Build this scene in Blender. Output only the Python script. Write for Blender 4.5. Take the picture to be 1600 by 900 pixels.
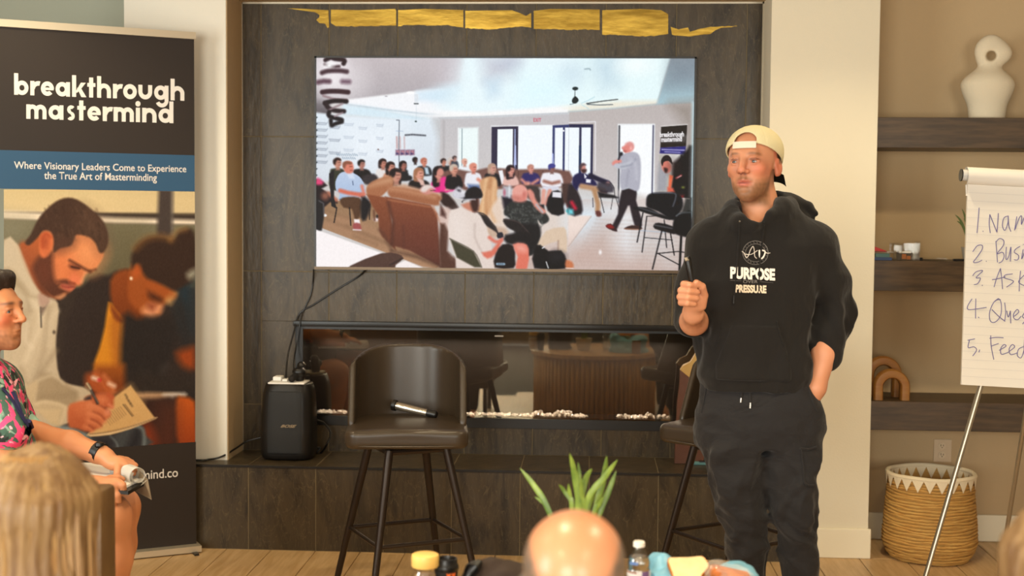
import bpy, bmesh, math, random
import numpy as np
from mathutils import Vector, Matrix
from mathutils.bvhtree import BVHTree
for o in list(bpy.data.objects): bpy.data.objects.remove(o)
SC=bpy.context.scene
# ---------------------------------------------------------------- camera
FPX=2080.0; H=1.5
_yaw=math.atan(121/2080); _p=math.atan(115/2080); _r=.0087
cF=np.array([-math.sin(_yaw)*math.cos(_p),math.cos(_yaw)*math.cos(_p),-math.sin(_p)])
cR=np.cross(cF,[0,0,1]); cR/=np.linalg.norm(cR); cU=np.cross(cR,cF)
cR,cU=math.cos(_r)*cR+math.sin(_r)*cU, math.cos(_r)*cU-math.sin(_r)*cR
cC=np.array([0,0,H])
def ray(x,y): return cF+cR*((x-800)/FPX)+cU*((450-y)/FPX)
def atY(x,y,Y):
    d=ray(x,y); return cC+d*(Y/d[1])
def atZ(x,y,Z):
    d=ray(x,y); return cC+d*((Z-H)/d[2])
def pln(x,y,P,n):
    d=ray(x,y); return cC+d*(np.dot(np.array(P)-cC,n)/np.dot(d,n))
cd=bpy.data.cameras.new('camera'); cam=bpy.data.objects.new('camera',cd); SC.collection.objects.link(cam)
cd.sensor_width=36; cd.lens=FPX*36/1600; cd.clip_start=.05
M=Matrix(((cR[0],cU[0],-cF[0],0),(cR[1],cU[1],-cF[1],0),(cR[2],cU[2],-cF[2],H),(0,0,0,1)))
cam.matrix_world=M; SC.camera=cam
cd.dof.use_dof=True; cd.dof.focus_distance=4.85; cd.dof.aperture_fstop=2.9
# ---------------------------------------------------------------- world, lights, exposure
SC.view_settings.view_transform='Standard'; SC.view_settings.look='None'
SC.view_settings.exposure=0.66; SC.view_settings.gamma=1.0; SC.view_settings.use_curve_mapping=False
W=bpy.data.worlds.new('world'); SC.world=W; W.use_nodes=True
W.node_tree.nodes['Background'].inputs[0].default_value=(.9,.92,1,1); W.node_tree.nodes['Background'].inputs[1].default_value=.6
def area(name,loc,target,sx,sy,power,col):
    l=bpy.data.lights.new(name,'AREA'); l.shape='RECTANGLE'; l.size=sx; l.size_y=sy; l.energy=power; l.color=col
    o=bpy.data.objects.new(name,l); SC.collection.objects.link(o); o.location=loc
    o.rotation_euler=(Vector(target)-Vector(loc)).to_track_quat('-Z','Y').to_euler(); return o
# daylight through the windows behind the camera and on the left
area('window_light',(-1.6,-2.75,1.5),(-.6,6,1.2),2.2,2.0,150,(1,.97,.86))
area('window_light',(1.9,-2.75,1.5),(.6,6,1.2),1.8,2.0,85,(1,.97,.86))
area('window_light',(-3.85,1.2,1.55),(0.8,5.2,1.1),1.6,1.9,75,(.96,1,.94))
DOWN=[(-2.1,4.85,26),(-.5,4.85,22),(1.08,4.85,34),(-2.1,3.0,56),(-.5,2.7,60),(1.2,3.0,60),(-1.3,.6,50),(1.2,.6,50)]
def downlight(x,y,z,power):
    l=bpy.data.lights.new('ceiling_lamp','SPOT'); l.energy=power; l.color=(1,.83,.54); l.spot_size=math.radians(125); l.spot_blend=.6; l.shadow_soft_size=.045
    o=bpy.data.objects.new('ceiling_lamp',l); SC.collection.objects.link(o); o.location=(x,y,z); return o
# ---------------------------------------------------------------- helpers
def lin(c):
    c=np.array(c,float)/255.; return np.where(c<=.04045,c/12.92,((c+.055)/1.055)**2.4)
def rgba(c): l=lin(c); return (float(l[0]),float(l[1]),float(l[2]),1)
def nn(m,t,**k):
    n=m.node_tree.nodes.new(t)
    for a,b in k.items(): setattr(n,a,b)
    return n
def mat(name,col=(128,128,128),rough=.5,metal=0,bump=0,bscale=40,var=0,vscale=8,stretch=(1,1,1),attr=False,sss=0,coat=0,trans=0,ior=1.45,sheen=0,emit=0,col2=None,spec=.5,wrinkle=None):
    m=bpy.data.materials.new(name); m.use_nodes=True; nt=m.node_tree; b=nt.nodes['Principled BSDF']
    b.inputs['Base Color'].default_value=rgba(col); b.inputs['Roughness'].default_value=rough; b.inputs['Metallic'].default_value=metal
    b.inputs['Specular IOR Level'].default_value=spec
    b.inputs['Coat Weight'].default_value=coat; b.inputs['Transmission Weight'].default_value=trans; b.inputs['IOR'].default_value=ior
    if sheen: b.inputs['Sheen Weight'].default_value=sheen
    if sss:
        b.inputs['Subsurface Weight'].default_value=sss; b.inputs['Subsurface Radius'].default_value=(.012,.005,.003); b.inputs['Subsurface Scale'].default_value=1
    tc=nn(m,'ShaderNodeTexCoord'); mp=nn(m,'ShaderNodeMapping'); mp.inputs['Scale'].default_value=stretch
    oi=nn(m,'ShaderNodeObjectInfo'); va=nn(m,'ShaderNodeVectorMath'); va.operation='ADD'
    sc=nn(m,'ShaderNodeVectorMath'); sc.operation='SCALE'; sc.inputs['Scale'].default_value=7.3
    cmb=nn(m,'ShaderNodeCombineXYZ')
    for i in range(3): nt.links.new(oi.outputs['Random'],cmb.inputs[i])
    nt.links.new(cmb.outputs[0],sc.inputs[0]); nt.links.new(tc.outputs['Object'],va.inputs[0]); nt.links.new(sc.outputs[0],va.inputs[1])
    nt.links.new(va.outputs[0],mp.inputs[0])
    if attr:
        a=nn(m,'ShaderNodeAttribute'); a.attribute_name='Col'; src=a.outputs['Color']; nt.links.new(src,b.inputs['Base Color'])
        if emit:
            nt.links.new(src,b.inputs['Emission Color']); b.inputs['Emission Strength'].default_value=emit
    elif var or col2:
        n=nn(m,'ShaderNodeTexNoise'); n.inputs['Scale'].default_value=vscale; n.inputs['Detail'].default_value=6; n.inputs['Roughness'].default_value=.62
        nt.links.new(mp.outputs[0],n.inputs['Vector'])
        r=nn(m,'ShaderNodeValToRGB'); r.color_ramp.elements[0].position=.36; r.color_ramp.elements[1].position=.66
        c=np.array(col,float)
        r.color_ramp.elements[0].color=rgba(np.clip(c*(1-var),0,255)); r.color_ramp.elements[1].color=rgba(col2 if col2 is not None else np.clip(c*(1+var),0,255))
        nt.links.new(n.outputs['Fac'],r.inputs[0]); nt.links.new(r.outputs[0],b.inputs['Base Color'])
    if emit and not attr:
        b.inputs['Emission Color'].default_value=rgba(col); b.inputs['Emission Strength'].default_value=emit
    if bump:
        n2=nn(m,'ShaderNodeTexNoise'); n2.inputs['Scale'].default_value=bscale; n2.inputs['Detail'].default_value=4
        nt.links.new(mp.outputs[0],n2.inputs['Vector']); bp=nn(m,'ShaderNodeBump'); bp.inputs['Strength'].default_value=bump; bp.inputs['Distance'].default_value=.004
        nt.links.new(n2.outputs['Fac'],bp.inputs['Height']); nt.links.new(bp.outputs[0],b.inputs['Normal'])
    if wrinkle:
        wn=nn(m,'ShaderNodeTexNoise'); wn.inputs['Scale'].default_value=wrinkle[0]; wn.inputs['Detail'].default_value=3; wn.inputs['Distortion'].default_value=.4; wn.inputs['Roughness'].default_value=.45
        wm=nn(m,'ShaderNodeMapping'); wm.inputs['Scale'].default_value=wrinkle[3]; wm.inputs['Rotation'].default_value=(0,.35,0); nt.links.new(tc.outputs['Object'],wm.inputs[0]); nt.links.new(wm.outputs[0],wn.inputs['Vector'])
        wb_=nn(m,'ShaderNodeBump'); wb_.inputs['Strength'].default_value=wrinkle[1]; wb_.inputs['Distance'].default_value=wrinkle[2]; nt.links.new(wn.outputs['Fac'],wb_.inputs['Height'])
        if bump: nt.links.new(wb_.outputs[0],bp.inputs['Normal'])
        else: nt.links.new(wb_.outputs[0],b.inputs['Normal'])
    return m
def tag(o,label=None,cat=None,group=None,kind=None):
    if label: o['label']=label
    if cat: o['category']=cat
    if group: o['group']=group
    if kind: o['kind']=kind
    return o
def empty(name,loc,label,cat,group=None,rz=0):
    o=bpy.data.objects.new(name,None); o.empty_display_size=.05; SC.collection.objects.link(o); o.location=tuple(float(v) for v in loc); o.rotation_euler=(0,0,rz); return tag(o,label,cat,group)
def wloc(p):
    l=Vector((0,0,0))
    while p: l=l+p.location; p=p.parent
    return l
def link(name,me,m,parent=None,smooth=True,world=True,loc=None):
    """world=True: the mesh is authored in world metres; store it relative to its thing."""
    o=bpy.data.objects.new(name,me); SC.collection.objects.link(o)
    if m: me.materials.append(m)
    if smooth is True: me.shade_smooth()
    elif smooth: me.shade_smooth(); me.set_sharp_from_angle(angle=math.radians(smooth))
    if parent:
        o.parent=parent
        if world: me.transform(Matrix.Translation(-wloc(parent)))
    elif loc is not None:
        me.transform(Matrix.Translation(-Vector(loc))); o.location=loc
    return o
def obj(name,bm,m,parent=None,smooth=35,world=True,loc=None):
    me=bpy.data.meshes.new(name); bmesh.ops.recalc_face_normals(bm,faces=bm.faces); bm.to_mesh(me); bm.free()
    return link(name,me,m,parent,smooth,world,loc)
def B(): return bmesh.new()
def bx(bm,x0,x1,y0,y1,z0,z1,bev=0,seg=2):
    g=bmesh.ops.create_cube(bm,size=1)['verts']
    for v in g: v.co=Vector(((x0+x1)/2+v.co.x*(x1-x0),(y0+y1)/2+v.co.y*(y1-y0),(z0+z1)/2+v.co.z*(z1-z0)))
    if bev:
        e=list({e for v in g for e in v.link_edges}); bmesh.ops.bevel(bm,geom=e,offset=bev,segments=seg,affect='EDGES',profile=.5)
    return bm
def box(name,m,parent,*a,bev=0,seg=2,smooth=35,world=True,loc=None): return obj(name,bx(B(),*a,bev=bev,seg=seg),m,parent,smooth,world,loc)
def spline(pts,n=8,closed=False):
    p=[np.array(q,float) for q in pts]; out=[]; N=len(p)
    for i in range(N if closed else N-1):
        if closed: a,b,c,d=p[i-1],p[i],p[(i+1)%N],p[(i+2)%N]
        else: a,b,c,d=p[max(i-1,0)],p[i],p[i+1],p[min(i+2,N-1)]
        for j in range(n):
            t=j/n; out.append(.5*((2*b)+(-a+c)*t+(2*a-5*b+4*c-d)*t*t+(-a+3*b-3*c+d)*t**3))
    if not closed: out.append(p[-1])
    return out
def tube(bm,path,rad,seg=10,flat=1.0,cap=True,up=(0,0,1)):
    path=[Vector(tuple(float(v) for v in q)) for q in path]; n=len(path); rings=[]
    if not hasattr(rad,'__len__'): rad=[rad]*n
    pn=None
    for i,q in enumerate(path):
        t=(path[min(i+1,n-1)]-path[max(i-1,0)]); t=t.normalized() if t.length>1e-9 else Vector((0,0,1))
        if pn is None:
            u=Vector(up); u=u-t*u.dot(t)
            if u.length<1e-3: u=Vector((1,0,0))-t*t.x
            pn=u.normalized()
        else:
            pn=(pn-t*pn.dot(t)); pn=pn.normalized() if pn.length>1e-6 else Vector((1,0,0))
        bn=t.cross(pn); r=rad[i]
        rings.append([bm.verts.new(q+bn*math.cos(a)*r+pn*math.sin(a)*r*flat) for a in [2*math.pi*k/seg for k in range(seg)]])
    for i in range(n-1):
        for k in range(seg):
            bm.faces.new((rings[i][k],rings[i][(k+1)%seg],rings[i+1][(k+1)%seg],rings[i+1][k]))
    if cap: bm.faces.new(rings[0][::-1]); bm.faces.new(rings[-1])
    return bm
def lathe(bm,prof,c,seg=32,sx=1,sy=1):
    rings=[]
    for r,z in prof:
        rings.append([bm.verts.new((c[0]+r*sx*math.cos(2*math.pi*k/seg),c[1]+r*sy*math.sin(2*math.pi*k/seg),c[2]+z)) for k in range(seg)] if r>1e-6 else [bm.verts.new((c[0],c[1],c[2]+z))])
    for a,b in zip(rings,rings[1:]):
        if len(a)==1 and len(b)==1: continue
        for k in range(seg):
            if len(a)==1: bm.faces.new((a[0],b[(k+1)%seg],b[k]))
            elif len(b)==1: bm.faces.new((a[k],a[(k+1)%seg],b[0]))
            else: bm.faces.new((a[k],a[(k+1)%seg],b[(k+1)%seg],b[k]))
    return bm
def sphere(bm,c,r,sub=2,sc=(1,1,1)):
    g=bmesh.ops.create_icosphere(bm,subdivisions=sub,radius=1)['verts']
    for v in g: v.co=Vector((c[0]+v.co.x*r*sc[0],c[1]+v.co.y*r*sc[1],c[2]+v.co.z*r*sc[2]))
    return bm
def prism(bm,pts,thick):
    """pts: 3D outline (planar); thick: 3D offset vector"""
    a=[bm.verts.new(Vector(tuple(map(float,p)))) for p in pts]; b=[bm.verts.new(v.co+Vector(tuple(map(float,thick)))) for v in a]
    n=len(a); bm.faces.new(a); bm.faces.new(b[::-1])
    for i in range(n): bm.faces.new((a[i],b[i],b[(i+1)%n],a[(i+1)%n]))
    return bm
# ---------------------------------------------------------------- distance-field sculpting
def mxr(L):
    r=L[0]
    for q in L[1:]: r=np.maximum(r,q)
    return r
class SD:
    def __init__(s,lo,hi,h,zs=None):
        s.ax=[np.arange(lo[i],hi[i]+h,h,dtype=np.float32) for i in range(3)]
        if zs is not None: s.ax[2]=np.array(zs,np.float32)
        s.h=h; s.F=np.full([len(a) for a in s.ax],1.,np.float32)
    def reg(s,lo,hi):
        sl=[]
        for i in range(3):
            a=max(0,int(np.searchsorted(s.ax[i],lo[i]))-1); b=min(len(s.ax[i]),int(np.searchsorted(s.ax[i],hi[i]))+1); sl.append(slice(a,max(b,a)))
        X=s.ax[0][sl[0]][:,None,None]; Y=s.ax[1][sl[1]][None,:,None]; Z=s.ax[2][sl[2]][None,None,:]
        return tuple(sl),X,Y,Z
    def comb(s,sl,d,k,op):
        a=s.F[sl]
        if a.size==0: return
        if op=='u':
            if k>0: h=np.maximum(k-np.abs(a-d),0)/k; s.F[sl]=np.minimum(a,d)-h*h*k*.25
            else: s.F[sl]=np.minimum(a,d)
        elif op=='s':
            d=-d; h=np.maximum(k-np.abs(a-d),0)/max(k,1e-6); s.F[sl]=np.maximum(a,d)+h*h*k*.25
    def ell(s,c,r,k=.02,op='u',R=None):
        c=np.array(c,float); m=max(r)+k+3*s.h
        sl,X,Y,Z=s.reg(c-m,c+m); x,y,z=X-c[0],Y-c[1],Z-c[2]
        if R is not None:
            x,y,z=[x*R[0][i]+y*R[1][i]+z*R[2][i] for i in range(3)]   # R columns = local axes
        k0=np.sqrt((x/r[0])**2+(y/r[1])**2+(z/r[2])**2); k1=np.sqrt((x/r[0]**2)**2+(y/r[1]**2)**2+(z/r[2]**2)**2)
        s.comb(sl,(k0*(k0-1)/np.maximum(k1,1e-6)).astype(np.float32),k,op); return s
    def cap(s,a,b,ra,rb=None,k=.02,op='u'):
        if rb is None: rb=ra
        a=np.array(a,float); b=np.array(b,float); m=max(ra,rb)+k+3*s.h
        sl,X,Y,Z=s.reg(np.minimum(a,b)-m,np.maximum(a,b)+m); ab=b-a; L=max(ab@ab,1e-9)
        t=np.clip(((X-a[0])*ab[0]+(Y-a[1])*ab[1]+(Z-a[2])*ab[2])/L,0,1)
        d=np.sqrt((X-a[0]-t*ab[0])**2+(Y-a[1]-t*ab[1])**2+(Z-a[2]-t*ab[2])**2)-(ra+t*(rb-ra))
        s.comb(sl,d.astype(np.float32),k,op); return s
    def chain(s,pts,rs,k=.02,op='u',kj=.01):
        for i in range(len(pts)-1): s.cap(pts[i],pts[i+1],rs[i],rs[i+1],k if i==0 else kj,op)
        return s
    def loft(s,secs,k=.02,p=2.0,op='u'):
        """secs: (z,cx,cy,rx,ry)"""
        S=np.array(sorted(secs),float); z=S[:,0]; zz=np.clip(s.ax[2],z[0],z[-1])
        # smooth interpolation
        g=lambda c: np.interp(zz,z,S[:,c])
        P=[g(i) for i in range(1,5)]
        if len(z)>3:
            w=np.exp(-.5*(np.arange(-4,5)/2.)**2); w/=w.sum(); P=[np.convolve(np.pad(q,4,'edge'),w,'valid') for q in P]
        lo=[S[:,1].min()-S[:,3].max()-k-.03,S[:,2].min()-S[:,4].max()-k-.03,z[0]-k-.03]; hi=[S[:,1].max()+S[:,3].max()+k+.03,S[:,2].max()+S[:,4].max()+k+.03,z[-1]+k+.03]
        sl,X,Y,Z=s.reg(lo,hi); q=[v[sl[2]][None,None,:] for v in P]
        u=np.abs(X-q[0])/q[2]; v=np.abs(Y-q[1])/q[3]
        d=((u**p+v**p)**(1/p)-1)*np.minimum(q[2],q[3])
        cz=np.maximum(z[0]-Z,Z-z[-1]); d=np.where(cz>0,np.sqrt(np.maximum(d,0)**2+cz**2),np.maximum(d,cz)).astype(np.float32)
        s.comb(sl,d,k,op); return s
    def fn(s,f,lo,hi,k=0,op='u'):
        sl,X,Y,Z=s.reg(lo,hi); s.comb(sl,f(X,Y,Z).astype(np.float32),k,op); return s
    def disp(s,f,lo,hi):
        sl,X,Y,Z=s.reg(lo,hi); s.F[sl]+=f(X,Y,Z).astype(np.float32); return s
    def mesh(s,name,color=None,smooth=2):
        F=s.F; ax=s.ax; ins=F<0
        c=ins[:-1,:-1,:-1].astype(np.int8)
        for dx,dy,dz in [(1,0,0),(0,1,0),(1,1,0),(0,0,1),(1,0,1),(0,1,1),(1,1,1)]:
            c=c+ins[dx:dx+c.shape[0] or None,dy:dy+c.shape[1] or None,dz:dz+c.shape[2] or None][:c.shape[0],:c.shape[1],:c.shape[2]]
        I,J,K=np.nonzero((c>0)&(c<8)); n=len(I)
        idx=np.full(c.shape,-1,np.int32); idx[I,J,K]=np.arange(n)
        acc=np.zeros((n,3)); cnt=np.zeros(n)
        for a in range(3):
            o1,o2=[i for i in range(3) if i!=a]
            for u in (0,1):
                for v in (0,1):
                    off=[0,0,0]; off[o1]=u; off[o2]=v; i0=[I+off[0],J+off[1],K+off[2]]; i1=[q.copy() for q in i0]; i1[a]=i1[a]+1
                    f0=F[tuple(i0)]; f1=F[tuple(i1)]; m=(f0<0)!=(f1<0)
                    t=np.where(m,f0/np.where(m,f0-f1,1),0)
                    p=[ax[q][i0[q]].astype(float) for q in range(3)]; p[a]=p[a]+t*(ax[a][i1[a]]-ax[a][i0[a]])
                    for q in range(3): acc[:,q]+=np.where(m,p[q],0)
                    cnt+=m
        V=acc/cnt[:,None]; Q=[]
        for a in range(3):
            o1,o2=[i for i in range(3) if i!=a]
            s0=[slice(None)]*3; s1=[slice(None)]*3; s0[a]=slice(0,-1); s1[a]=slice(1,None)
            A=ins[tuple(s0)]; Bq=ins[tuple(s1)]; E=np.array(np.nonzero(A!=Bq))
            ok=(E[o1]>0)&(E[o2]>0)&(E[o1]<c.shape[o1])&(E[o2]<c.shape[o2])&(E[a]<c.shape[a]); E=E[:,ok]
            def g(u,v):
                e=E.copy(); e[o1]-=u; e[o2]-=v; return idx[e[0],e[1],e[2]]
            q=np.stack([g(1,1),g(0,1),g(0,0),g(1,0)],1)
            fl=A[E[0],E[1],E[2]]
            if a==1: fl=~fl
            q[~fl]=q[~fl][:,::-1]; Q.append(q)
        Q=np.concatenate(Q); Q=Q[(Q>=0).all(1)]
        for _ in range(smooth):   # light laplacian
            S=np.zeros_like(V); N=np.zeros(len(V))
            for i in range(4):
                a_,b_=Q[:,i],Q[:,(i+1)%4]
                for q in range(3): S[:,q]+=np.bincount(a_,V[b_,q],len(V))+np.bincount(b_,V[a_,q],len(V))
                N+=np.bincount(a_,minlength=len(V))+np.bincount(b_,minlength=len(V))
            V=V*.5+.5*S/np.maximum(N,1)[:,None]
        me=bpy.data.meshes.new(name); me.vertices.add(len(V)); me.vertices.foreach_set('co',V.astype(np.float32).ravel())
        me.loops.add(len(Q)*4); me.loops.foreach_set('vertex_index',Q.astype(np.int32).ravel()); me.polygons.add(len(Q))
        me.polygons.foreach_set('loop_start',np.arange(0,len(Q)*4,4,dtype=np.int32)); me.update(calc_edges=True); me.validate()
        if color is not None: setcol(me,color(V))
        return me
def setcol(me,C):
    at=me.color_attributes.new('Col','FLOAT_COLOR','POINT'); d=np.ones((len(C),4),np.float32); d[:,:3]=lin(C); at.data.foreach_set('color',d.ravel())
_rs=np.random.RandomState(5); _nd=_rs.normal(size=(24,3)); _nd/=np.linalg.norm(_nd,axis=1)[:,None]; _np=_rs.rand(24)*6.28
def wob(X,Y,Z,f,n=8,o=0):
    r=0
    for i in range(o,o+n): r=r+np.sin((X*_nd[i,0]+Y*_nd[i,1]+Z*_nd[i,2])*f*(.7+.09*i)+_np[i])
    return r/n**.5
def folds(X,Y,Z,f,amp,n=6,o=0):   # cloth-like ridges: warped, sharpened
    w=wob(X,Y,Z,f*.45,6,10)*1.2; r=0
    for i in range(o,o+n): r=r+np.abs(np.sin((X*_nd[i,0]+Y*_nd[i,1]+Z*_nd[i,2])*f*.5+_np[i]+w))
    return (r/n-.63)*amp
def rotm(yaw,pitch=0,roll=0):
    """columns: local x (right seen from the front), y (out of the face), z (up); yaw 0 looks at -Y (the camera)"""
    R=Matrix.Rotation(yaw,3,'Z')@Matrix.Rotation(pitch,3,'X')@Matrix.Rotation(roll,3,'Y'); Bs=Matrix(((1,0,0),(0,-1,0),(0,0,1)))
    return np.array(R@Bs)
# ---------------------------------------------------------------- flat-print painter: colours carried by a fine mesh
class Paint:
    def __init__(s,x0,y0,x1,y1,sc):
        s.x0,s.y0,s.x1,s.y1=x0,y0,x1,y1; s.W=int((x1-x0)*sc)+1; s.Hh=int((y1-y0)*sc)+1
        s.gx=np.linspace(x0,x1,s.W); s.gy=np.linspace(y0,y1,s.Hh); s.A=np.zeros((s.Hh,s.W,3)); s.t=(0,0,1)
    def T(s,x,y,k): s.t=(x,y,k)
    def q(s,pts): return [(s.t[0]+x/s.t[2],s.t[1]+y/s.t[2]) for x,y in pts]
    def _bb(s,P,m):
        P=np.array(P); a=max(0,np.searchsorted(s.gx,P[:,0].min()-m)); b=np.searchsorted(s.gx,P[:,0].max()+m); c=max(0,np.searchsorted(s.gy,P[:,1].min()-m)); d=np.searchsorted(s.gy,P[:,1].max()+m)
        return a,b,c,d
    def _mix(s,bb,al,col,col2=None,P=None):
        a,b,c,d=bb
        if a>=b or c>=d: return
        C=np.array(col,float)
        if col2 is not None:
            y=s.gy[c:d]; P=np.array(P); t=np.clip((y-P[:,1].min())/max(P[:,1].max()-P[:,1].min(),1e-6),0,1)[:,None,None]; C=C*(1-t)+np.array(col2,float)*t
        s.A[c:d,a:b]=s.A[c:d,a:b]*(1-al[...,None])+C*al[...,None]
    def pg(s,pts,col,b=.9,a=1,sm=0,col2=None):
        P=s.q(pts)
        if sm: P=[tuple(v) for v in spline(P,sm,True)]
        bb=s._bb(P,b+1)
        if bb[0]>=bb[1] or bb[2]>=bb[3]: return
        X,Y=np.meshgrid(s.gx[bb[0]:bb[1]],s.gy[bb[2]:bb[3]]); ins=np.zeros(X.shape,bool); D=np.full(X.shape,1e9)
        for i in range(len(P)):
            (x1,y1),(x2,y2)=P[i-1],P[i]; dx,dy=x2-x1,y2-y1
            if y1!=y2: ins^=((y1>Y)!=(y2>Y))&(X<dx*(Y-y1)/(y2-y1)+x1)
            t=np.clip(((X-x1)*dx+(Y-y1)*dy)/max(dx*dx+dy*dy,1e-9),0,1); D=np.minimum(D,(X-x1-t*dx)**2+(Y-y1-t*dy)**2)
        D=np.sqrt(D)*np.where(ins,-1,1); s._mix(bb,np.clip(.5-D/b,0,1)*a,col,col2,P)
    def el(s,cx,cy,rx,ry,col,rot=0,b=.9,a=1):
        k=s.t[2]; (cx,cy),=s.q([(cx,cy)]); rx/=k; ry/=k; m=max(rx,ry)
        bb=s._bb([(cx-m,cy-m),(cx+m,cy+m)],b+1)
        if bb[0]>=bb[1] or bb[2]>=bb[3]: return
        X,Y=np.meshgrid(s.gx[bb[0]:bb[1]]-cx,s.gy[bb[2]:bb[3]]-cy); r=math.radians(rot); x=X*math.cos(r)+Y*math.sin(r); y=-X*math.sin(r)+Y*math.cos(r)
        D=(np.sqrt((x/rx)**2+(y/ry)**2)-1)*min(rx,ry); s._mix(bb,np.clip(.5-D/b,0,1)*a,col)
    def ln(s,pts,w,col,b=.8,a=1,sm=0):
        P=s.q(pts); w=w/s.t[2]
        if sm: P=[tuple(v) for v in spline(P,sm)]
        bb=s._bb(P,w+b+1)
        if bb[0]>=bb[1] or bb[2]>=bb[3]: return
        X,Y=np.meshgrid(s.gx[bb[0]:bb[1]],s.gy[bb[2]:bb[3]]); D=np.full(X.shape,1e9)
        for (x1,y1),(x2,y2) in zip(P,P[1:]):
            dx,dy=x2-x1,y2-y1; t=np.clip(((X-x1)*dx+(Y-y1)*dy)/max(dx*dx+dy*dy,1e-9),0,1); D=np.minimum(D,(X-x1-t*dx)**2+(Y-y1-t*dy)**2)
        D=np.sqrt(D)-w/2; s._mix(bb,np.clip(.5-D/b,0,1)*a,col)
    def soft(s,xc,y0,y1,r,w):
        c=s.Hh and (s.Hh-1)/(s.y1-s.y0); n=int(r*c); K=np.hanning(2*n+3)[1:-1]; K/=K.sum(); j0,j1=np.searchsorted(s.gy,y0),np.searchsorted(s.gy,y1)
        Q=np.pad(s.A[j0:j1],((0,0),(n,n),(0,0)),'edge'); Bl=sum(K[i]*Q[:,i:i+s.W] for i in range(2*n+1)); m=np.clip(1.6-np.abs(s.gx-xc)/w*1.6,0,1)[None,:,None]; s.A[j0:j1]=s.A[j0:j1]*(1-m)+Bl*m
    def grain(s,amp,seed=1,stretch=1):
        r=np.random.RandomState(seed); n=r.normal(size=s.A.shape[:2]); n=(n+np.roll(n,1,0)+np.roll(n,1,1)+np.roll(n,2,0)*stretch)/2; s.A=np.clip(s.A+n[...,None]*amp,0,255)
    def mesh(s,name,place):
        """place(X,Y)-> Nx3 positions for print coordinates"""
        X,Y=np.meshgrid(s.gx,s.gy); V=place(X.ravel(),Y.ravel()); n=s.W; i=np.arange((s.Hh-1)*(s.W-1)); r=i//(n-1); c=i%(n-1); a=r*n+c
        Q=np.stack([a,a+n,a+n+1,a+1],1).astype(np.int32)
        me=bpy.data.meshes.new(name); me.vertices.add(len(V)); me.vertices.foreach_set('co',V.astype(np.float32).ravel()); me.loops.add(len(Q)*4); me.loops.foreach_set('vertex_index',Q.ravel()); me.polygons.add(len(Q))
        me.polygons.foreach_set('loop_start',np.arange(0,len(Q)*4,4,dtype=np.int32)); me.update(calc_edges=True); setcol(me,s.A.reshape(-1,3)); return me
FONT=None
def text_mesh(body,size,offset=0,align='LEFT',extrude=0,shear=0,space=1.0):
    cu=bpy.data.curves.new('text','FONT'); cu.body=body; cu.size=size; cu.offset=offset; cu.align_x=align; cu.extrude=extrude; cu.resolution_u=4; cu.shear=shear; cu.space_character=space
    o=bpy.data.objects.new('text_tmp',cu); SC.collection.objects.link(o); dg=bpy.context.evaluated_depsgraph_get(); dg.update()
    me=bpy.data.meshes.new_from_object(o.evaluated_get(dg)); bpy.data.objects.remove(o); me.materials.clear(); return me
def fit(me,org,ex,ey,w,h,nrm=(0,0,0)):
    """scale text mesh so its box fits w x h with lower-left at org, axes ex, ey"""
    V=np.empty(len(me.vertices)*3,np.float32); me.vertices.foreach_get('co',V); V=V.reshape(-1,3); lo=V.min(0); hi=V.max(0)
    u=(V[:,0]-lo[0])/(hi[0]-lo[0])*w; v=(V[:,1]-lo[1])/(hi[1]-lo[1])*h
    P=np.array(org)[None]+u[:,None]*np.array(ex)[None]+v[:,None]*np.array(ey)[None]+np.array(nrm)[None]
    me.vertices.foreach_set('co',P.astype(np.float32).ravel()); me.update(); return me
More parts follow.
